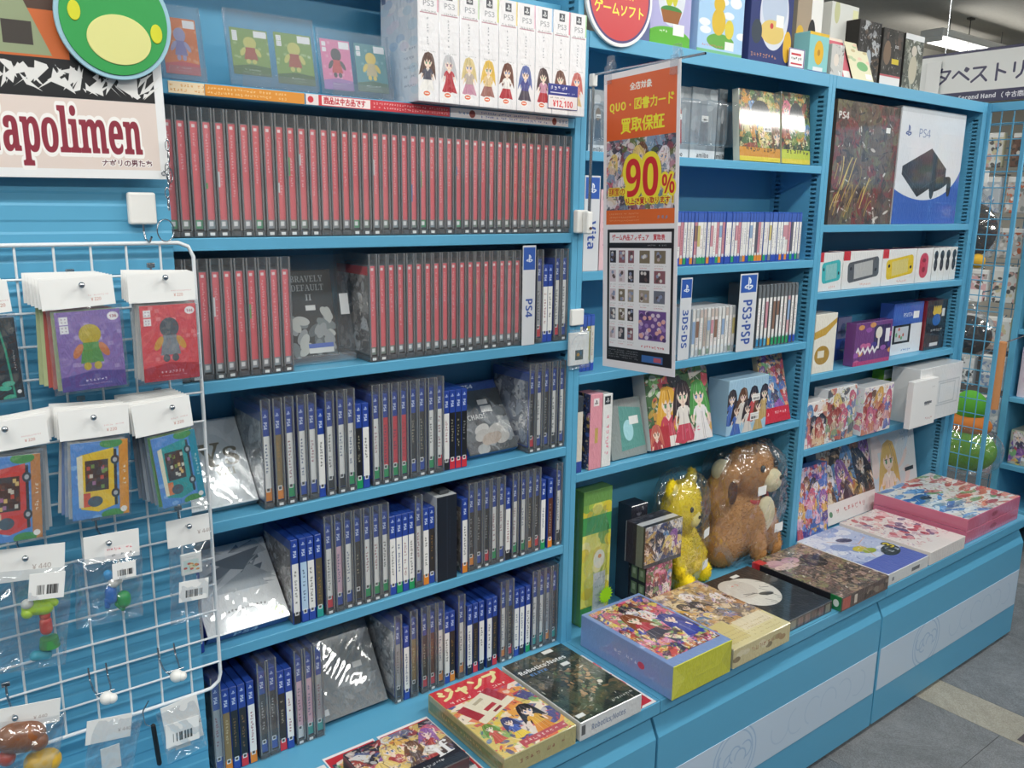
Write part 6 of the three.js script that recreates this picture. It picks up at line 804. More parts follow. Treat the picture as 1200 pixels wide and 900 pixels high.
flat({ label: 'white and blue flat box with airbrushed art and a numeral 3', x0: 1.852, x1: 2.081, z0: 0.012, z1: 0.31, h: 0.037, faces: { all: '#dedddb', f: (g, w, h) => { fill(g, '#dedddb', 0, 0, w, h); fill(g, '#6a6c70', w * 0.58, h * 0.4, w * 0.2, h * 0.3); fill(g, '#8a8a90', w * 0.1, h * 0.4, w * 0.05, h * 0.3); }, t: (g, w, h) => { fill(g, '#b9c4e2', 0, 0, w, h); for (let i = 0; i < 30; i++) ell(g, pick(['#a4b4dc', '#ccd4ea', '#8fa2d0', '#dfe2ee']), rnd() * w, rnd() * h, w * 0.14, h * 0.08, rnd()); fill(g, '#5a6ab8', 0, h * 0.72, w, h * 0.28); ell(g, '#4a4a6a', w * 0.55, h * 0.28, w * 0.12, h * 0.05, 0.4); ell(g, '#c8b83a', w * 0.46, h * 0.5, w * 0.12, h * 0.06); ell(g, '#9aaa3c', w * 0.52, h * 0.58, w * 0.12, h * 0.05); g.strokeStyle = '#d8a89a'; g.lineWidth = w * 0.012; for (const [a, b] of [[0.3, 0.2], [0.9, 0.35], [0.4, 0.7]]) { g.beginPath(); g.moveTo(w * 0.6, h * 0.42); g.lineTo(w * a, h * b); g.stroke(); } ell(g, '#2f3a3c', w * 0.76, h * 0.7, w * 0.2, h * 0.09, -0.3); ticks(g, w * 0.6, h * 0.67, w * 0.3, h * 0.08, '#c8d0d8'); busy(g, w, h * 0.7, ['#a4b4dc', '#dfe2ee', '#8fa2d0', '#c8c0d8', '#f0f0f4', '#7a86b8'], 400); txt(g, '3', w * 0.9, h * 0.62, h * 0.16, '#d8c43a', { align: 'center', outline: '#3a3a2c' }); } } });
flat({ label: 'white flat box with pink floral art beside the pink boxes', x0: 2.094, x1: 2.315, z0: 0.008, z1: 0.31, h: 0.042, faces: { all: '#e4dcd8', f: (g, w, h) => { fill(g, '#e4dcd8', 0, 0, w, h); for (let i = 0; i < 5; i++) ticks(g, w * 0.1, h * (0.2 + 0.13 * i), w * 0.8, h * 0.06, '#d0c0bc'); }, t: (g, w, h) => { fill(g, '#e4dcd8', 0, 0, w, h); for (let i = 0; i < 60; i++) ell(g, pick(['#c86a72', '#d89aa0', '#e8c0c0', '#f0e8e6', '#b84a58', '#c8b0b8', '#7a6a8a']), w * rr(0.12, 0.95), h * rr(0.08, 0.75), w * 0.07, h * 0.035, rnd() * 3); for (let i = 0; i < 6; i++) ell(g, pick(['#7a5a7a', '#c04a5a', '#5a5a86']), w * rr(0.4, 0.7), h * rr(0.35, 0.6), w * 0.05, h * 0.06); busy(g, w, h * 0.85, ['#c86a72', '#e8c8c8', '#f4eeee', '#b85a68', '#a890a8'], 500); } } });
const pinkSide = (g, w, h) => { fill(g, '#d2708a', 0, 0, w, h); ell(g, '#b85a6e', w * 0.5, h * 0.5, w * 0.06, h * 0.22); ticks(g, w * 0.46, h * 0.35, w * 0.1, h * 0.25, '#8a4a5a'); };
for (const k of [0, 1]) flat({ label: k ? 'pink sided flat box with splashed colour art, upper of two' : 'pink sided flat box, lower of two, under its twin', x0: 2.352, x1: 2.738, z0: -0.02, z1: 0.296, h: 0.0415, y: DECK + k * 0.0422, res: 1100, faces: { all: '#d2708a', f: pinkSide, t: (g, w, h) => { fill(g, '#d8d8d4', 0, 0, w, h); for (let i = 0; i < 90; i++) { const x = rnd(); ell(g, x < 0.4 ? pick(['#3a78c0', '#5a9ad8', '#dfe6ea', '#2a5a98', '#7a96a8']) : pick(['#c84a44', '#d88a7a', '#e4dcd2', '#6a9a5a', '#b86a5a', '#e8c8b8', '#a83a3c']), w * x, h * rnd(), w * 0.1, h * 0.035, rr(-0.4, 0.4)); } ell(g, '#2e3440', w * 0.24, h * 0.42, w * 0.07, h * 0.05); g.save(); g.beginPath(); g.rect(0, 0, w * 0.45, h); g.clip(); busy(g, w, h, ['#3a78c0', '#dfe6ea', '#2a4a78', '#8ab0d0', '#ffffff'], 700); g.restore(); g.save(); g.beginPath(); g.rect(w * 0.4, 0, w, h); g.clip(); busy(g, w, h, ['#c84a44', '#e4dcd2', '#8a9a5a', '#a83a3c', '#f0e0d8', '#6a4a48'], 900); g.restore(); } } });

// ---------------------------------------------------------------- goods on top of the second and third bay
const topBox = (o) => stand({ y: TOP, z: -0.012, d: 0.09, kind: 'paper', ...o });
topBox({ name: 'figure_box', label: 'purple figure box with green base and a dome picture', cat: 'figure box', px: [763, 811], top: [-60, 62], faces: { all: '#b4b0da', f: (g, w, h) => { fill(g, '#b4b0da', 0, 0, w, h); ell(g, '#d8dce4', w * 0.5, h * 0.45, w * 0.34, h * 0.34); ell(g, '#c8c83a', w * 0.44, h * 0.45, w * 0.1, h * 0.14); ell(g, '#d0c840', w * 0.58, h * 0.42, w * 0.08, h * 0.16); ell(g, '#4a8a44', w * 0.5, h * 0.63, w * 0.26, h * 0.05); polyFill(g, '#9a6238', [[w * 0.24, h * 0.63], [w * 0.76, h * 0.63], [w * 0.68, h * 0.76], [w * 0.32, h * 0.76]]); ell(g, '#62b03c', w * 0.45, h * 0.97, w * 0.6, h * 0.17); ticks(g, w * 0.15, h * 0.83, w * 0.3, h * 0.05, '#e8f0e0'); fill(g, '#efeeea', w * 0.56, h * 0.76, w * 0.28, h * 0.12); } } });
topBox({ name: 'figure_box', label: 'sky blue figure box with two yellow toys on grass', cat: 'figure box', px: [819, 873], top: [-50, 69], faces: { all: '#a8cbea', f: (g, w, h) => { fill(g, '#a8cbea', 0, 0, w, h); for (let i = 0; i < 8; i++) ell(g, '#e8eef4', rnd() * w, h * rr(0.3, 0.8), w * 0.12, h * 0.04); ell(g, '#6aa84c', w * 0.5, h * 0.86, w * 0.3, h * 0.08); ell(g, '#d8b43c', w * 0.44, h * 0.66, w * 0.15, h * 0.14); ell(g, '#d8b43c', w * 0.44, h * 0.48, w * 0.12, h * 0.08); ell(g, '#dcc84a', w * 0.68, h * 0.72, w * 0.1, h * 0.1); ell(g, '#f2f2f0', w * 0.8, h * 0.43, w * 0.13, h * 0.06); fill(g, '#e8e8e4', w * 0.6, h * 0.85, w * 0.2, h * 0.09); fill(g, '#7ab88a', 0, h * 0.96, w, h * 0.04); ticks(g, w * 0.1, h * 0.9, w * 0.45, h * 0.03, '#d8706a'); } } });
topBox({ name: 'figure_box', label: 'navy figure box with a white egg dome picture', cat: 'figure box', px: [880, 930], top: [-45, 76], faces: { all: '#2f3a70', f: (g, w, h) => { fill(g, '#2f3a70', 0, 0, w, h); ell(g, '#d4d8e4', w * 0.55, h * 0.5, w * 0.34, h * 0.36); ell(g, '#b8c4d8', w * 0.55, h * 0.42, w * 0.3, h * 0.26); ell(g, '#dcc070', w * 0.52, h * 0.68, w * 0.28, h * 0.12); ell(g, '#c84a4a', w * 0.5, h * 0.62, w * 0.04, w * 0.04); ell(g, '#3a4450', w * 0.16, h * 0.7, w * 0.12, h * 0.12); ell(g, '#dcae34', w * 0.9, h * 0.8, w * 0.1, h * 0.16); fill(g, '#f0eeea', w * 0.6, h * 0.5, w * 0.18, h * 0.12); ticks(g, w * 0.05, h * 0.9, w * 0.6, h * 0.05, '#d89a6a'); } } });
topBox({ name: 'price_card', label: 'white price card with purple edge and red bars', cat: 'price card', px: [924, 943], top: [57, 83], z: -0.004, d: 0.001, faces: { all: '#eee', f: (g, w, h) => { fill(g, '#5a4a8a', 0, 0, w, h); fill(g, '#f0ecec', w * 0.05, h * 0.05, w * 0.88, h * 0.9); fill(g, '#c83a44', w * 0.15, h * 0.25, w * 0.6, h * 0.1); ticks(g, w * 0.15, h * 0.42, w * 0.6, h * 0.2, '#333'); fill(g, '#c83a44', w * 0.15, h * 0.75, w * 0.7, h * 0.08); } } });
topBox({ name: 'figure_box', label: 'small turquoise box with a yellow oval picture', cat: 'figure box', px: [948, 971], top: [38, 84], d: 0.05, faces: { all: '#8ac8c8', t: '#e2b93c', f: (g, w, h) => { fill(g, '#8ac8c8', 0, 0, w, h); fill(g, '#e2b93c', 0, 0, w, h * 0.08); ell(g, '#e0b030', w * 0.5, h * 0.5, w * 0.24, h * 0.3); ell(g, '#b8862a', w * 0.5, h * 0.5, w * 0.07, h * 0.08); fill(g, '#e8e8e8', w * 0.25, h * 0.86, w * 0.5, h * 0.1); fill(g, '#3a4a8a', 0, h * 0.96, w, h * 0.04); } } });
topBox({ name: 'figure_box', label: 'black and white figure box behind the turquoise box', cat: 'figure box', px: [934, 964], top: [-30, 75], z: -0.085, d: 0.06, faces: { all: '#8a8276', f: (g, w, h) => { fill(g, '#a89884', 0, 0, w, h); fill(g, '#f0eeea', w * 0.55, 0, w * 0.45, h); ell(g, '#2c2a2a', w * 0.6, h * 0.62, w * 0.16, h * 0.2); ell(g, '#d8b03c', w * 0.15, h * 0.6, w * 0.15, h * 0.1); } } });
topBox({ name: 'figure_box', label: 'tall pale box behind the leaning cards', cat: 'figure box', px: [972, 1004], top: [4, 88], z: -0.1, d: 0.05, faces: { all: '#dcdcd6', f: (g, w, h) => { fill(g, '#dcdcd6', 0, 0, w, h); ell(g, '#c8c89a', w * 0.2, h * 0.12, w * 0.1, h * 0.14); fill(g, '#e0dfb0', w * 0.78, h * 0.05, w * 0.2, h * 0.5); } } });
topBox({ name: 'bag_pack', label: 'clear bag with small pale toy beside the turquoise box', cat: 'toy pack', px: [974, 989], top: [52, 89], z: -0.008, d: 0.03, faces: { all: '#b8b8b4', f: (g, w, h) => { foil(g, w, h, '#c8c6c2', ['#d8d6d2', '#a8a6a4', '#e4e4e4', '#8a8684']); ell(g, '#e0d4c8', w * 0.4, h * 0.5, w * 0.2, h * 0.2); } } });
topBox({ name: 'leaning_card', label: 'pink card leaning on the third bay top', cat: 'card', px: [983, 1001], top: [42, 91], z: -0.03, d: 0.002, lean: 0.35, faces: { all: '#e0c0c0', f: (g, w, h) => { fill(g, '#cf6a78', 0, 0, w, h); fill(g, '#e8d8c8', 0, 0, w, h * 0.08); fill(g, '#ece8e4', w * 0.5, h * 0.78, w * 0.45, h * 0.16); } } });
topBox({ name: 'leaning_card', label: 'cream and green card leaning beside the pink card', cat: 'card', px: [1002, 1027], top: [48, 96], z: -0.022, d: 0.002, lean: 0.35, faces: { all: '#e0dcc0', f: (g, w, h) => { fill(g, '#e2dcbc', 0, 0, w, h); ell(g, '#7ab07a', w * 0.6, h * 0.6, w * 0.26, h * 0.12); for (let i = 0; i < 14; i++) ell(g, pick(['#c8b890', '#b8c8a0', '#e8c8b0']), rnd() * w, rnd() * h * 0.5, w * 0.1, h * 0.04); fill(g, '#efece8', w * 0.65, h * 0.78, w * 0.3, h * 0.14); } } });
const dk = (label, px, top, f) => topBox({ name: 'tall_game_box', label, cat: 'game box', px, top, z: -0.055, d: 0.05, faces: { all: '#2a2826', f } });
dk('tall black box with pale smoke art beside the leaning cards', [1005, 1031], [24, 99], (g, w, h) => { collage(g, w, h, '#33302e', ['#4a4644', '#5a4a3c', '#262424', '#8a8a8c', '#b8babc'], { n: 30, people: 0 }); ell(g, '#a8b0b8', w * 0.5, h * 0.6, w * 0.12, h * 0.16); });
dk('tall dark box with a yellow label between the black boxes', [1033, 1057], [34, 104], (g, w, h) => { collage(g, w, h, '#3a3632', ['#4a4540', '#5a4a40', '#2c2a28'], { n: 20, people: 0 }); ell(g, '#7a6452', w * 0.25, h * 0.4, w * 0.18, h * 0.2); txt(g, 'EXIS', w * 0.7, h * 0.28, h * 0.06, '#c8c8c8', { align: 'center' }); fill(g, '#d0b83a', w * 0.5, h * 0.48, w * 0.35, h * 0.09); fill(g, '#e0dcda', 0, h * 0.76, w, h * 0.24); fill(g, '#b85a60', 0, h * 0.76, w, h * 0.03); });
dk('tall grey box with a pale figure beside the hanging sign', [1059, 1081], [40, 108], (g, w, h) => { collage(g, w, h, '#5a5c54', ['#8a8c80', '#aaa89a', '#4a4a44', '#6a6c60', '#c8c8c4'], { n: 30, people: 0 }); ell(g, '#b8b09c', w * 0.5, h * 0.6, w * 0.22, h * 0.24); ell(g, '#c8beb0', w * 0.5, h * 0.28, w * 0.14, h * 0.09); fill(g, '#dcdcdc', 0, 0, w, h * 0.1); });
// ---------------------------------------------------------------- plush toys in clear bags (plain invented animals)
function sdfGeo(f, lo, hi, cell) {
  const span = Math.max(hi[0] - lo[0], hi[1] - lo[1], hi[2] - lo[2]) + cell * 4, n = Math.min(90, Math.ceil(span / cell)), c = [0, 1, 2].map((i) => (lo[i] + hi[i]) / 2), h = span / 2;
  const mc = new MarchingCubes(n, new THREE.MeshStandardMaterial(), false, false, 120000); mc.isolation = 0; mc.reset();
  const H = n / 2;
  for (let z = 0; z < n; z++) for (let y = 0; y < n; y++) for (let x = 0; x < n; x++) mc.field[z * n * n + y * n + x] = -f(c[0] + (x - H) / H * h, c[1] + (y - H) / H * h, c[2] + (z - H) / H * h) * 50;
  mc.update();
  const p = mc.positionArray.slice(0, mc.count * 3); for (let i = 0; i < p.length; i++) p[i] = p[i] * h + c[i % 3];
  let g = new THREE.BufferGeometry(); g.setAttribute('position', new THREE.BufferAttribute(new Float32Array(p), 3)); g = mergeVertices(g, 1e-5); g.computeVertexNormals();
  let v = 0; const q = g.attributes.position, ix = g.index.array, A = V(), B = V(), C = V();
  for (let i = 0; i < ix.length; i += 3) v += A.fromBufferAttribute(q, ix[i]).dot(B.fromBufferAttribute(q, ix[i + 1]).cross(C.fromBufferAttribute(q, ix[i + 2])));
  if (v < 0) { for (let i = 0; i < ix.length; i += 3) [ix[i], ix[i + 1]] = [ix[i + 1], ix[i]]; g.computeVertexNormals(); }
  return g;
}
const smin = (a, b, k) => { const h = Math.max(0, Math.min(1, 0.5 + 0.5 * (b - a) / k)); return b + (a - b) * h - k * h * (1 - h); };
const dEll = (x, y, z, [cx, cy, cz, a, b, c]) => { const X = x - cx, Y = y - cy, Z = z - cz, k = Math.hypot(X / a, Y / b, Z / c); return k < 1e-6 ? -Math.min(a, b, c) : k * (k - 1) / Math.hypot(X / a / a, Y / b / b, Z / c / c); };
const dCap = (x, y, z, [ax, ay, az, bx, by, bz, ra, rb]) => { const dx = bx - ax, dy = by - ay, dz = bz - az, t = Math.max(0, Math.min(1, ((x - ax) * dx + (y - ay) * dy + (z - az) * dz) / (dx * dx + dy * dy + dz * dz))); return Math.hypot(x - ax - dx * t, y - ay - dy * t, z - az - dz * t) - (ra + (rb - ra) * t); };
const blob = (ells, caps, k) => (x, y, z) => { let d = 1; for (const e of ells) d = smin(d, dEll(x, y, z, e), k); for (const c of caps) d = smin(d, dCap(x, y, z, c), k); return d; };
const fur = (c, s) => new THREE.MeshPhysicalMaterial({ color: c, roughness: 0.95, sheen: 0.6, sheenRoughness: 0.5, sheenColor: new THREE.Color(s) });
const furry = (f, a = 0.0012) => (x, y, z) => f(x, y, z) + a * noise.noise(x * 160, y * 160, z * 160);
const hairGeo = new THREE.ConeGeometry(0.0011, 0.0075, 3).translate(0, 0.003, 0);
function furCoat(geo, mat, parent, n, tint) {
  const im = new THREE.InstancedMesh(hairGeo, mat, n), p = geo.attributes.position, q = geo.attributes.normal, o = new THREE.Object3D(), nn = V(), c = new THREE.Color(tint), cc = new THREE.Color();
  for (let i = 0; i < n; i++) { const k = Math.floor(rnd() * p.count); o.position.fromBufferAttribute(p, k); o.position.x += rr(-0.002, 0.002); o.position.y += rr(-0.002, 0.002); nn.fromBufferAttribute(q, k).add(V(rr(-0.7, 0.7), rr(-0.9, 0.3), rr(-0.7, 0.7))).normalize(); o.quaternion.setFromUnitVectors(V(0, 1, 0), nn); o.scale.set(1, rr(0.6, 1.3), 1); o.updateMatrix(); im.setMatrixAt(i, o.matrix); im.setColorAt(i, cc.copy(c).multiplyScalar(rr(0.8, 1.15))); }
  im.name = 'fur'; im.userData.kind = 'stuff'; parent.add(im);
}
const beadBlack = new THREE.MeshPhysicalMaterial({ color: 0x17140f, roughness: 0.15, clearcoat: 1 });
function plush(label, pos, turn, scale, cat, furCol, sheen, light, { ells, caps, lightElls = [], nose, eyes, earIn = [], collar, bagBox, tags = [], dark = [] }) {
  const t = thing('plush_toy', label, 'plush toy', pos, turn); t.scale.set(...scale);
  const body = blob(ells, caps, 0.02);
  const bg = sdfGeo(furry(body), [-0.18, -0.005, -0.13], [0.18, 0.33, 0.14], 0.0055), bm = part('body', bg, fur(furCol, sheen), t); furCoat(bg, fur(0xffffff, sheen), bm, 9000, furCol);
  if (lightElls.length) part('pale_patch', sdfGeo(furry(blob(lightElls, [], 0.008)), [-0.12, 0, -0.08], [0.12, 0.3, 0.16], 0.005), fur(light, 0xffffff), t, 'cream coloured patches');
  for (const e of eyes) part('eye', new THREE.SphereGeometry(e[3], 14, 12).translate(e[0], e[1], e[2]), beadBlack, t);
  part('nose', new THREE.SphereGeometry(nose[3], 14, 10).scale(1.3, 0.8, 0.8).translate(nose[0] / 1, nose[1], nose[2]), beadBlack, t);
  for (const e of earIn) part('inner_ear', new THREE.SphereGeometry(1, 14, 10).scale(e[3], e[4], e[5]).translate(e[0], e[1], e[2]), fur(light, 0xffffff), t);
  for (const e of dark) part('ear_patch', new THREE.SphereGeometry(1, 14, 10).scale(e[3], e[4], e[5]).translate(e[0], e[1], e[2]), fur(0x5a3420, 0x8a6a50), t);
  if (collar) part('collar', new THREE.TorusGeometry(collar[3], collar[4], 8, 30).rotateX(Math.PI / 2 + 0.25).translate(collar[0], collar[1], collar[2]), std(0xb8322c, 0.6), t, 'red fabric collar');
  // a loose clear bag round the toy: an ellipsoid-like sack with sharp creases, gathered at the top
  const [bw, bh, bd] = bagBox, bag = (x, y, z) => {
    const k = Math.pow(Math.abs(x / bw), 2.6) + Math.pow(Math.abs((y - bh / 2) / (bh / 2)), 3.2) + Math.pow(Math.abs(z / bd), 2.6), base = (Math.pow(k, 0.36) - 1) * Math.min(bw, bd) * 0.9;
    const cr = 1 - 2 * Math.abs(noise.noise(x * 15 + pos[0] * 9, y * 11, z * 15 + 3)), cr2 = 1 - 2 * Math.abs(noise.noise(x * 34, y * 30 + pos[0] * 7, z * 34));
    return Math.max(base - 0.009 * cr - 0.004 * cr2, 0.0015 - y);
  };
  part('bag', sdfGeo(bag, [-bw - 0.02, -0.005, -bd - 0.02], [bw + 0.02, bh + 0.02, bd + 0.02], 0.0062), film, t, 'clear film bag');
  for (const [x, y] of tags) { let z = bd + 0.05; while (z > 0 && Math.min(bag(x, y, z), bag(x - 0.018, y, z), bag(x + 0.018, y, z)) > 0.001) z -= 0.001; part('price_label', box(x - 0.02, x + 0.02, y - 0.012, y + 0.012, z, z + 0.0008), paperWhite, t, 'small white price label'); }
  return t;
}
{
  const px = (x, y, z) => atZ(x, y, z);
  const yx = px(812, 650, -0.055).x;
  plush('yellow plush bear toy in a clear bag beside the stacked boxes', [1.392, DECK + 0.001, -0.068], 0.3, [0.92, 1.0, 0.68], 'plush', 0xf6da22, 0xfcee9a, 0xf2e088, {
    ells: [[0, 0.085, 0, 0.075, 0.085, 0.065], [0, 0.225, 0.005, 0.085, 0.075, 0.072], [-0.07, 0.29, 0, 0.027, 0.03, 0.018], [0.07, 0.29, 0, 0.027, 0.03, 0.018]],
    caps: [[-0.06, 0.13, 0.02, -0.075, 0.07, 0.06, 0.022, 0.024], [0.06, 0.13, 0.02, 0.075, 0.07, 0.06, 0.022, 0.024], [-0.045, 0.03, 0.03, -0.06, 0.028, 0.09, 0.028, 0.026], [0.045, 0.03, 0.03, 0.06, 0.028, 0.09, 0.028, 0.026]],
    lightElls: [[0, 0.2, 0.066, 0.03, 0.024, 0.02]], eyes: [[-0.034, 0.235, 0.069, 0.0085], [0.034, 0.235, 0.069, 0.0085]], nose: [0, 0.207, 0.086, 0.006], earIn: [[-0.07, 0.29, 0.014, 0.016, 0.019, 0.008], [0.07, 0.29, 0.014, 0.016, 0.019, 0.008]], bagBox: [0.096, 0.32, 0.1], tags: [[0.035, 0.06], [0.045, 0.15]],
  });
  plush('large brown plush dog toy in a clear bag beside the slotted side', [1.67, DECK + 0.001, -0.068], 0, [0.98, 1.12, 0.74], 'plush', 0xc08a52, 0xe4c09a, 0xeadcb4, {
    ells: [[0.0, 0.1, -0.01, 0.12, 0.095, 0.085], [0.03, 0.245, 0.0, 0.088, 0.07, 0.075], [-0.085, 0.06, 0.0, 0.065, 0.06, 0.075], [-0.09, 0.19, -0.02, 0.05, 0.075, 0.05], [0.09, 0.05, 0.02, 0.05, 0.05, 0.06]],
    caps: [[-0.03, 0.295, -0.01, -0.085, 0.25, 0.02, 0.02, 0.03], [-0.085, 0.25, 0.02, -0.095, 0.2, 0.03, 0.03, 0.022], [0.1, 0.285, -0.01, 0.135, 0.225, 0.0, 0.02, 0.026], [0.02, 0.13, 0.06, 0.015, 0.035, 0.085, 0.026, 0.028], [0.085, 0.13, 0.05, 0.095, 0.035, 0.08, 0.026, 0.028]],
    lightElls: [[0.072, 0.222, 0.066, 0.04, 0.032, 0.034], [0.052, 0.13, 0.066, 0.042, 0.05, 0.024], [-0.095, 0.262, -0.015, 0.034, 0.03, 0.034]], eyes: [[0.018, 0.262, 0.071, 0.0105], [0.098, 0.262, 0.055, 0.0105]], nose: [0.088, 0.232, 0.098, 0.009], collar: [0.04, 0.178, 0.0, 0.06, 0.008], dark: [[-0.094, 0.215, 0.046, 0.02, 0.036, 0.012]], bagBox: [0.148, 0.325, 0.116], tags: [[0.07, 0.1], [-0.03, 0.22]],
  });
}
// price labels stuck to the bags, long green pack, small stacked boxes
stand({ name: 'green_pack', label: 'tall green and yellow packaged toy in a clear bag by the post', cat: 'toy pack', px: [682, 715], top: [574, 735], y: DECK, z: -0.03, d: 0.04, res: 1200, faces: { all: '#6a9a4c', f: (g, w, h) => { fill(g, '#d2d24a', 0, 0, w, h); for (let i = 0; i < 40; i++) ell(g, pick(['#e0dc6a', '#a8c04a', '#e8e49a', '#7aa84a', '#d8c83a']), rnd() * w, rnd() * h, w * 0.16, h * 0.05, rnd() * 3); fill(g, '#6a9a4c', 0, 0, w, h * 0.1); fill(g, '#3f9a50', 0, h * 0.19, w, h * 0.13); ell(g, '#e6e6d4', w * 0.6, h * 0.52, w * 0.2, h * 0.07); ell(g, '#e08a34', w * 0.62, h * 0.5, w * 0.06, h * 0.015); fill(g, '#c9d0d0', w * 0.42, h * 0.62, w * 0.42, h * 0.34); for (let i = 0; i < 4; i++) ticks(g, w * 0.48, h * (0.66 + 0.06 * i), w * 0.3, h * 0.02, '#8a9a9a'); fill(g, '#3c8a4a', 0, h * 0.86, w * 0.4, h * 0.14); } }, extra: (t, w, h, d) => { part('bag', crumpled(w * 1.04, h * 0.985, d * 1.3, 5, 0.006, 16, 30).translate(0, h * 0.498, 0), film, t, 'clear film bag'); const s = new THREE.Shape(); for (let i = 0; i < 32; i++) { const r = i % 2 ? 0.017 : 0.025, q = i / 32 * 6.2832; s[i ? 'lineTo' : 'moveTo'](Math.cos(q) * r, Math.sin(q) * r); } part('star_sticker', new THREE.ExtrudeGeometry(s, { depth: 0.0008, bevelEnabled: false }).translate(w * 0.3, h * 0.2, d * 0.72), std(0xa6e020, 0.5), t, 'lime green star sticker'); } });
{
  const lo = stand({ name: 'small_box', label: 'small black box with green windows under the silver-banded box', px: [757, 787], top: [661, 706], y: DECK, z: 0.028, d: 0.06, faces: { all: '#2a2528', l: (g, w, h) => { fill(g, '#262226', 0, 0, w, h); for (let a = 0; a < 2; a++) for (let b = 0; b < 3; b++) { fill(g, '#6a7c5a', w * (0.12 + a * 0.44), h * (0.06 + b * 0.32), w * 0.34, h * 0.25); fill(g, '#9aa88a', w * (0.2 + a * 0.44), h * (0.1 + b * 0.32), w * 0.16, h * 0.12); } }, f: artFace('#8a3a58', ['#d86a8a', '#e8a8b8', '#5a2a48', '#7a4a3a', '#f0d0d0', '#6a8a5a'], { n: 50, people: 3, size: 0.4 }) } });
  const yTop = DECK + 0.0006 + (atZ(772, 661, 0.028).y - DECK - 0.0005);
  const R = { all: '#2b2a30', t: (g, w, h) => { fill(g, '#34343c', 0, 0, w, h); fill(g, '#c6c8cc', 0, h * 0.5, w, h * 0.3); for (let i = 0; i < 14; i++) ell(g, pick(['#1f1f26', '#4a4a54', '#5a5a66']), rnd() * w, rnd() * h * 0.5, w * 0.06, h * 0.05); }, l: (g, w, h) => { fill(g, '#3a3034', 0, 0, w, h); fill(g, '#c2c4c6', 0, 0, w * 0.04, h); fill(g, '#7a7c6c', w * 0.56, 0, w * 0.34, h); }, f: (g, w, h) => { collage(g, w, h, '#8a8a98', ['#3a3f68', '#b8b4b8', '#c8a05a', '#e8e0d8', '#4a4a58', '#8a6a5a'], { n: 50, people: 4, size: 0.4 }); fill(g, '#3a3a44', 0, h * 0.9, w, h * 0.1); } };
  stand({ name: 'small_box', label: 'small black box with a silver band on its top', px: [756, 799], top: [613, 659], y: yTop, z: 0.031, d: 0.07, faces: R });
  stand({ name: 'small_box', label: 'dark tall box behind the silver-banded box', px: [738, 757], top: [592, 690], y: DECK, z: -0.06, d: 0.05, faces: { all: '#2a2c38', f: artFace('#2a2c38', ['#4a4e5a', '#6a6c78', '#3a3a48'], { n: 20, people: 0 }) } });
}
// ---------------------------------------------------------------- blue end grid and what stands beyond it
{
  const X = 2.806, t = thing('end_grid', 'narrow blue wire grid panel on the shelf end', 'wire grid', [X, 0, 0]);
  for (const z of [0.004, 0.126]) part('grid_post', rbox(-0.006, 0.006, 0, TOP - 0.001, z - 0.007, z + 0.007, 0.002), blue, t);
  part('top_bar', rbox(-0.006, 0.006, TOP - 0.03, TOP - 0.001, 0.0112, 0.1188, 0.002), blue, t);
  for (const z of [0.045, 0.085]) part('wire', rod([0, 0.02, z], [0, TOP - 0.03, z], 0.0019), blue, t);
  for (let y = 0.08; y < TOP - 0.05; y += 0.0535) part('wire', rod([0.003, y, 0.01], [0.003, y, 0.12], 0.0019), blue, t);
}
{
  const X = 3.6, t = thing('cross_shelf', 'blue shelf unit across the aisle end beyond the grid', 'shelving', [X, 0, 0]);
  for (const z of [-0.95, -0.13, 0.75, 1.6]) part('post', rbox(0, 0.4, 0, 1.93, z - 0.014, z + 0.014, 0.002), blue, t);
  part('back_panel', box(0.4, 0.41, 0, 1.93, -0.116, 1.61), blue, t);
  const ys = [0.2, 0.395, 0.7, 1.0, 1.32, 1.62];
  for (const y of ys) for (const [a, b] of [[-0.115, 0.735], [0.765, 1.585]]) part('shelf', merge([box(0.004, 0.398, y - 0.004, y, a, b), rbox(0, 0.005, y - 0.022, y, a, b, 0.0015)]), blue, t);
  part('wire_back', merge((() => { const l = []; for (let z = -0.9; z < -0.15; z += 0.05) l.push(rod([0.12, 0.1, z], [0.12, 1.9, z], 0.002, 6)); for (let y = 0.12; y < 1.9; y += 0.05) l.push(rod([0.122, y, -0.93], [0.122, y, -0.15], 0.002, 6)); return l; })()), blue, t);
  const labs = ['white box with pink print', 'red and blue toy box', 'black toy box with white label', 'orange box', 'grey box', 'green box'];
  let n = 0;
  for (const y of ys.slice(1)) for (let z = -0.1, k = 0; z < 0.5; k++) {
    const w = rr(0.09, 0.2), h = Math.min(0.23, rr(0.12, 0.26)), c = y === 0.7 && k === 0 ? '#e4d2dc' : pick(['#c8b0a0', '#8a3a40', '#3a3c48', '#d8d4d0', '#7a92b0', '#c88a4a', '#b8b8a8']);
    const R = printBox(0.2, h, w, 700, { all: c, l: (g, W, H) => { if (y === 0.7 && k === 0) { fill(g, '#e6d4e0', 0, 0, W, H); for (let i = 0; i < 10; i++) ell(g, '#dcc0d4', rnd() * W, rnd() * H, W * 0.2, H * 0.1); ell(g, '#b84a5a', W * 0.2, H * 0.85, W * 0.05, H * 0.03); } else collage(g, W, H, c, ANIME, { n: 30, people: 2, size: 0.4 }); fill(g, '#eee', W * 0.3, H * 0.75, W * 0.25, H * 0.1); } });
    const o = thing('far_box', ['pale pink box', 'colourful toy box'][y === 0.7 && k === 0 ? 0 : 1] + (y === 0.7 && k === 0 ? ' on the cross shelf beyond the grid' : ' on the blue cross shelf across the aisle end'), 'box', [X + 0.13, y + 0.0006, z + w / 2], 0, 'boxes on the cross shelf'); part('box_body', cbox(0.2, h, w - 0.004, 0.001, R), printMat(R.p, 'wrap'), o);
    z += w + 0.01; n++;
  }
}
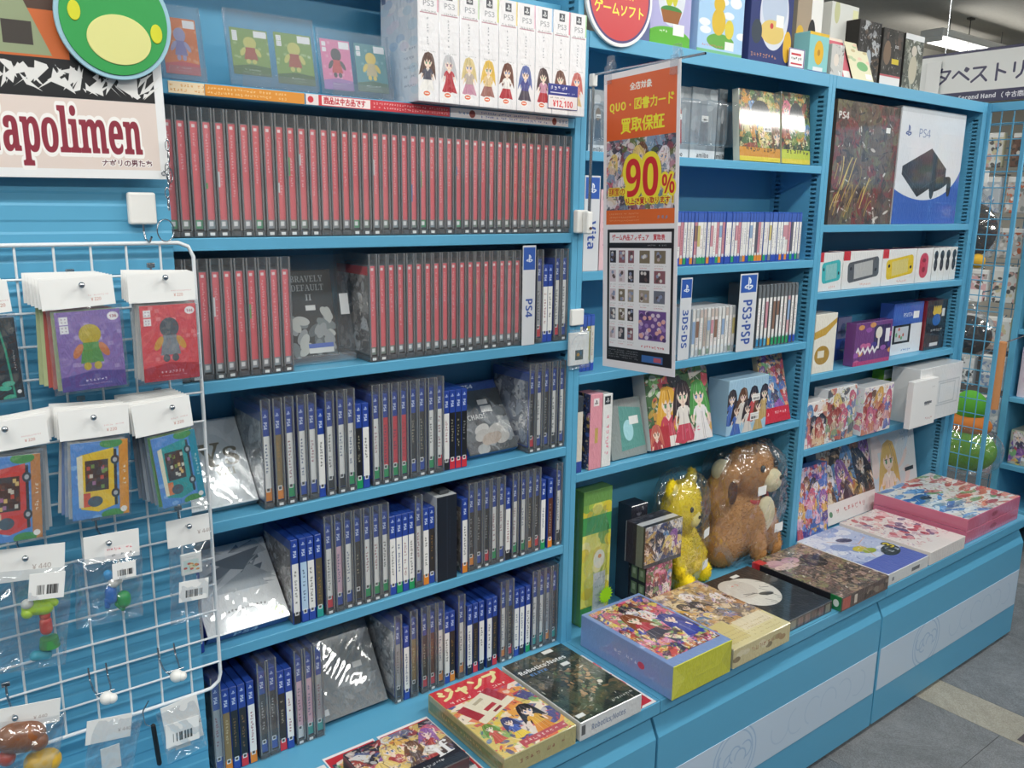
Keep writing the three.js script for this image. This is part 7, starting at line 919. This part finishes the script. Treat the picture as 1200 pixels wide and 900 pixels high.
// hanging goods seen through the grid
function hungBag(label, px, py, X, rx, ry, rz, mat, partName, more = []) {
  const p = atX(px, py, X), t = thing('hanging_bag', label, 'bagged toy', [p.x, p.y, p.z]);
  part(partName, sdfGeo(furry(blob([[0, 0, 0, rx, ry, rz]], [], 0.01), 0.002), [-rx, -ry, -rz], [rx, ry, rz], Math.max(rx, ry, rz) / 16), mat, t);
  for (const [n, m, e] of more) part(n, new THREE.SphereGeometry(1, 16, 12).scale(e[3], e[4], e[5]).translate(e[0], e[1], e[2]), m, t);
  const s = 1.18, f = (x, y, z) => smin(dEll(x, y, z, [0, 0, 0, rx * s + 0.01, ry * s, rz * s]), dCap(x, y, z, [0, 0, 0, 0, ry * 1.7, 0, rz * 0.7, 0.012]), 0.04) - 0.006 * (1 - 2 * Math.abs(noise.noise(x * 20 + px, y * 20, z * 20)));
  part('bag', sdfGeo(f, [-rx * 1.6, -ry * 1.4, -rz * 1.5], [rx * 1.6, ry * 2, rz * 1.5], Math.max(ry * 3.2, rz * 3) / 40), film, t, 'clear film bag'); part('header', box(-0.002, 0.002, ry * 1.72, ry * 1.72 + 0.05, -0.04, 0.04), paperWhite, t); part('hanger', rod([0, ry * 1.72 + 0.03, 0], [0.3, ry * 1.72 + 0.04, 0], 0.003), chrome, t);
}
hungBag('black round cushion with yellow feet in a hanging bag', 1139, 270, 3.42, 0.06, 0.115, 0.1, fur(0x3c342f, 0x5a5048), 'cushion', [['foot', fur(0xe0b03c, 0xe8d080), [-0.03, -0.13, -0.05, 0.03, 0.03, 0.032]], ['foot', fur(0xe0b03c, 0xe8d080), [-0.03, -0.125, 0.05, 0.03, 0.03, 0.032]]]);
hungBag('black round cushion in a hanging bag below the footed one', 1133, 392, 3.32, 0.05, 0.082, 0.1, fur(0x2c2828, 0x484444), 'cushion');
hungBag('green and orange round plush in a hanging bag', 1131, 525, 3.42, 0.07, 0.1, 0.13, fur(0x6aa02c, 0x9ac060), 'lower_body', [['belt', fur(0xc87838, 0xd8a070), [0, 0.11, 0, 0.06, 0.05, 0.1]], ['crown', fur(0x5aa83a, 0x9ac060), [0, 0.19, 0, 0.05, 0.07, 0.07]]]);
{ // rows of small packs on pegs in front of the wire back
  const kinds = [['pink and white', ['#e0b4b8', '#ecebe8', '#b8b0b0', '#6a5a52']], ['silver', ['#e4e6e8', '#b0b4b8', '#5a6066', '#d8dcde']], ['brown', ['#6a4a3c', '#8a6a5a', '#d8d0c8', '#3a3230']], ['coral', ['#c8c4c0', '#e4e2e0', '#c86a4a', '#9a9a96']], ['cream', ['#dcdcd8', '#d0c8a4', '#d0a8a0', '#5a5a5a']], ['pale blue', ['#b8c0c8', '#d8dce0', '#7a92b8', '#e4e4e4']]];
  const rowName = ['lowest peg row', 'second peg row', 'third peg row', 'fourth peg row', 'fifth peg row', 'sixth peg row', 'seventh peg row', 'top peg row'];
  for (let r = 0; r < 8; r++) for (let k = 0; k < 6; k++) {
    const [nm, c] = kinds[(r * 5 + k * 2 + (r >> 1)) % 6], h = rr(0.13, 0.165), w = rr(0.085, 0.108), y = 0.32 + r * 0.195, z = -0.215 - k * 0.122;
    const R = printBox(0.03, h, w, 700, { all: c[0], l: (g, W, H) => { fill(g, c[0], 0, 0, W, H); for (let i = 0; i < 50; i++) ell(g, pick(c), rnd() * W, H * rr(0.14, 1), W * rr(0.04, 0.14), H * 0.06, rnd() * 3); fill(g, '#f0efec', 0, 0, W, H * 0.14); }, f: c[1] });
    const t = thing('hanging_pack', `${nm} toy pack on the ${rowName[r]} beyond the grid`, 'toy pack', [3.66, y, z], 0, 'toy packs on pegs beyond the grid'); part('pack', cbox(0.03, h, w, 0.004, R), printMat(R.p, 'wrap'), t); part('hanger', rod([0, h * 0.95, 0], [0.052, h * 0.95 + 0.01, 0], 0.003), chrome, t);
  }
  const t = thing('rolled_pack', 'tall tan rolled pack hanging beside the lower cushion', 'toy pack', (() => { const p = atX(1168, 440, 3.3); return [p.x, p.y - 0.14, p.z]; })()); part('roll', new THREE.CylinderGeometry(0.022, 0.022, 0.28, 20).translate(0, 0.14, 0), fur(0xc88a5a, 0xd8b090), t); part('hanger', rod([0, 0.27, 0], [0.28, 0.29, 0], 0.003), chrome, t);
}
{ // hanging category sign
  const X = 3.4, z0 = -0.57, z1 = 0.3, y0 = 1.936, y1 = 2.147, R = printBox(0.012, y1 - y0, z1 - z0, 1300, { all: '#e6e6e4', l: (g, W, H) => { const k = W / (z1 - z0); fill(g, '#e6e6e4', 0, 0, W, H); fill(g, '#262650', 0, 0, W, H * 0.055); fill(g, '#262650', 0, H * 0.78, W, H * 0.22); jp(g, 'タペストリー', 0.068 * k, H * 0.28, 0.073 * k, '#2c2a52', 0.12); let x = 0.178 * k; txt(g, 'Second Hand', x, H * 0.89, H * 0.115, '#e8e8ee'); g.font = 'bold ' + H * 0.12 + 'px sans-serif'; jp(g, '（中古商品）', x + g.measureText('Second Hand').width + 4, H * 0.835, H * 0.11, '#e8e8ee', 0.13); } });
  const t = thing('hanging_sign', 'white hanging sign with navy band and Japanese lettering', 'sign', [X, y0, (z0 + z1) / 2]); part('board', cbox(0.012, y1 - y0, z1 - z0, 0.001, R), printMat(R.p, 'gloss'), t);
  for (const z of [z0 + 0.1, z1 - 0.1]) part('hanger', rod([0, y1 - y0, z - (z0 + z1) / 2], [0, 2.8 - y0, z - (z0 + z1) / 2], 0.0018), chrome, t);
  const q = atX(1088, 95, 3.38), s = thing('paper_slip', 'plain white paper slip taped beside the hanging sign', 'paper', [3.388, q.y - 0.08, q.z + 0.014]); part('sheet', box(-0.0005, 0.0005, 0, 0.155, -0.03, 0.03), paperWhite, s);
}
for (const [px, py, l] of [[975, 5, 1], [1137, 30, 2]]) { const p = atY(px, py, 2.75), t = thing('ceiling_hook', l === 1 ? 'small dark ceiling clamp with wire above the top boxes' : 'thin wire drop with small ring from the ceiling', 'hook', [p.x, 2.8, p.z]); part('wire', rod([0, 0, 0], [0, -0.26, 0], 0.003), std(0x55534e, 0.5), t); part('plate', box(-0.03, 0.03, -0.012, -0.0005, -0.015, 0.015), std(0x55534e, 0.5), t); part('ring', new THREE.TorusGeometry(0.02, 0.004, 8, 20).rotateX(Math.PI / 2).translate(0, -0.26, 0), std(0x77756e, 0.5), t); }
{ const R = printBox(0.3, 0.0008, 0.3, 600, { all: '#d0ccb8', t: (g, w, h) => { fill(g, '#4a4448', 0, 0, w, h); fill(g, '#d2ceb8', w * 0.07, h * 0.07, w * 0.86, h * 0.86); } }); const t = thing('floor_sticker', 'cream floor sticker with dark border on the beige strip', 'floor sticker', [2.28, 0.0004, 0.72]); part('sheet', cbox(0.26, 0.0008, 0.26, 0, R), printMat(R.p, 'gloss'), t); }
const cartonMats = [0x9a8f86, 0xd8d4d0, 0x4a5a80, 0xa04a4c, 0x55575c].map((c) => std(c, 0.5));
{ // the shelving on the other side of the aisle, behind the photographer
  const t = thing('facing_shelf', 'blue shelf unit facing across the aisle', 'shelving', [0, 0, 2.0]);
  part('back_panel', box(-3, 5.5, 0, 1.95, 0.4, 0.41), blue, t); for (let x = -3; x <= 5.5; x += 0.944) part('post', box(x - 0.015, x + 0.015, 0, 1.95, 0, 0.4), blue, t);
  for (const y of [0.45, 0.75, 1.05, 1.35, 1.65, 1.93]) part('shelf', box(-3, 5.5, y - 0.02, y, 0.002, 0.399), blue, t); part('front_panel', box(-3, 5.5, 0.02, 0.42, -0.01, 0.001), blue, t);
  let k = 0; for (const y of [0.45, 0.75, 1.05, 1.35, 1.65]) for (let i = 0; i < 9; i++) { const o = thing('carton', 'plain carton on the shelf across the aisle', 'box', [-2.53 + i * 0.944, y + 0.0006, 2.16], 0, 'cartons across the aisle'); part('box_body', new RoundedBoxGeometry(0.78, 0.2, 0.24, 1, 0.004).translate(0, 0.1, 0), cartonMats[k++ % 5], o); }
}
scene.traverse((o) => { if (o.isMesh) o.castShadow = o.receiveShadow = true; });
console.log('pages', pages.length, 'things', scene.children.length);
renderer.render(scene, camera);
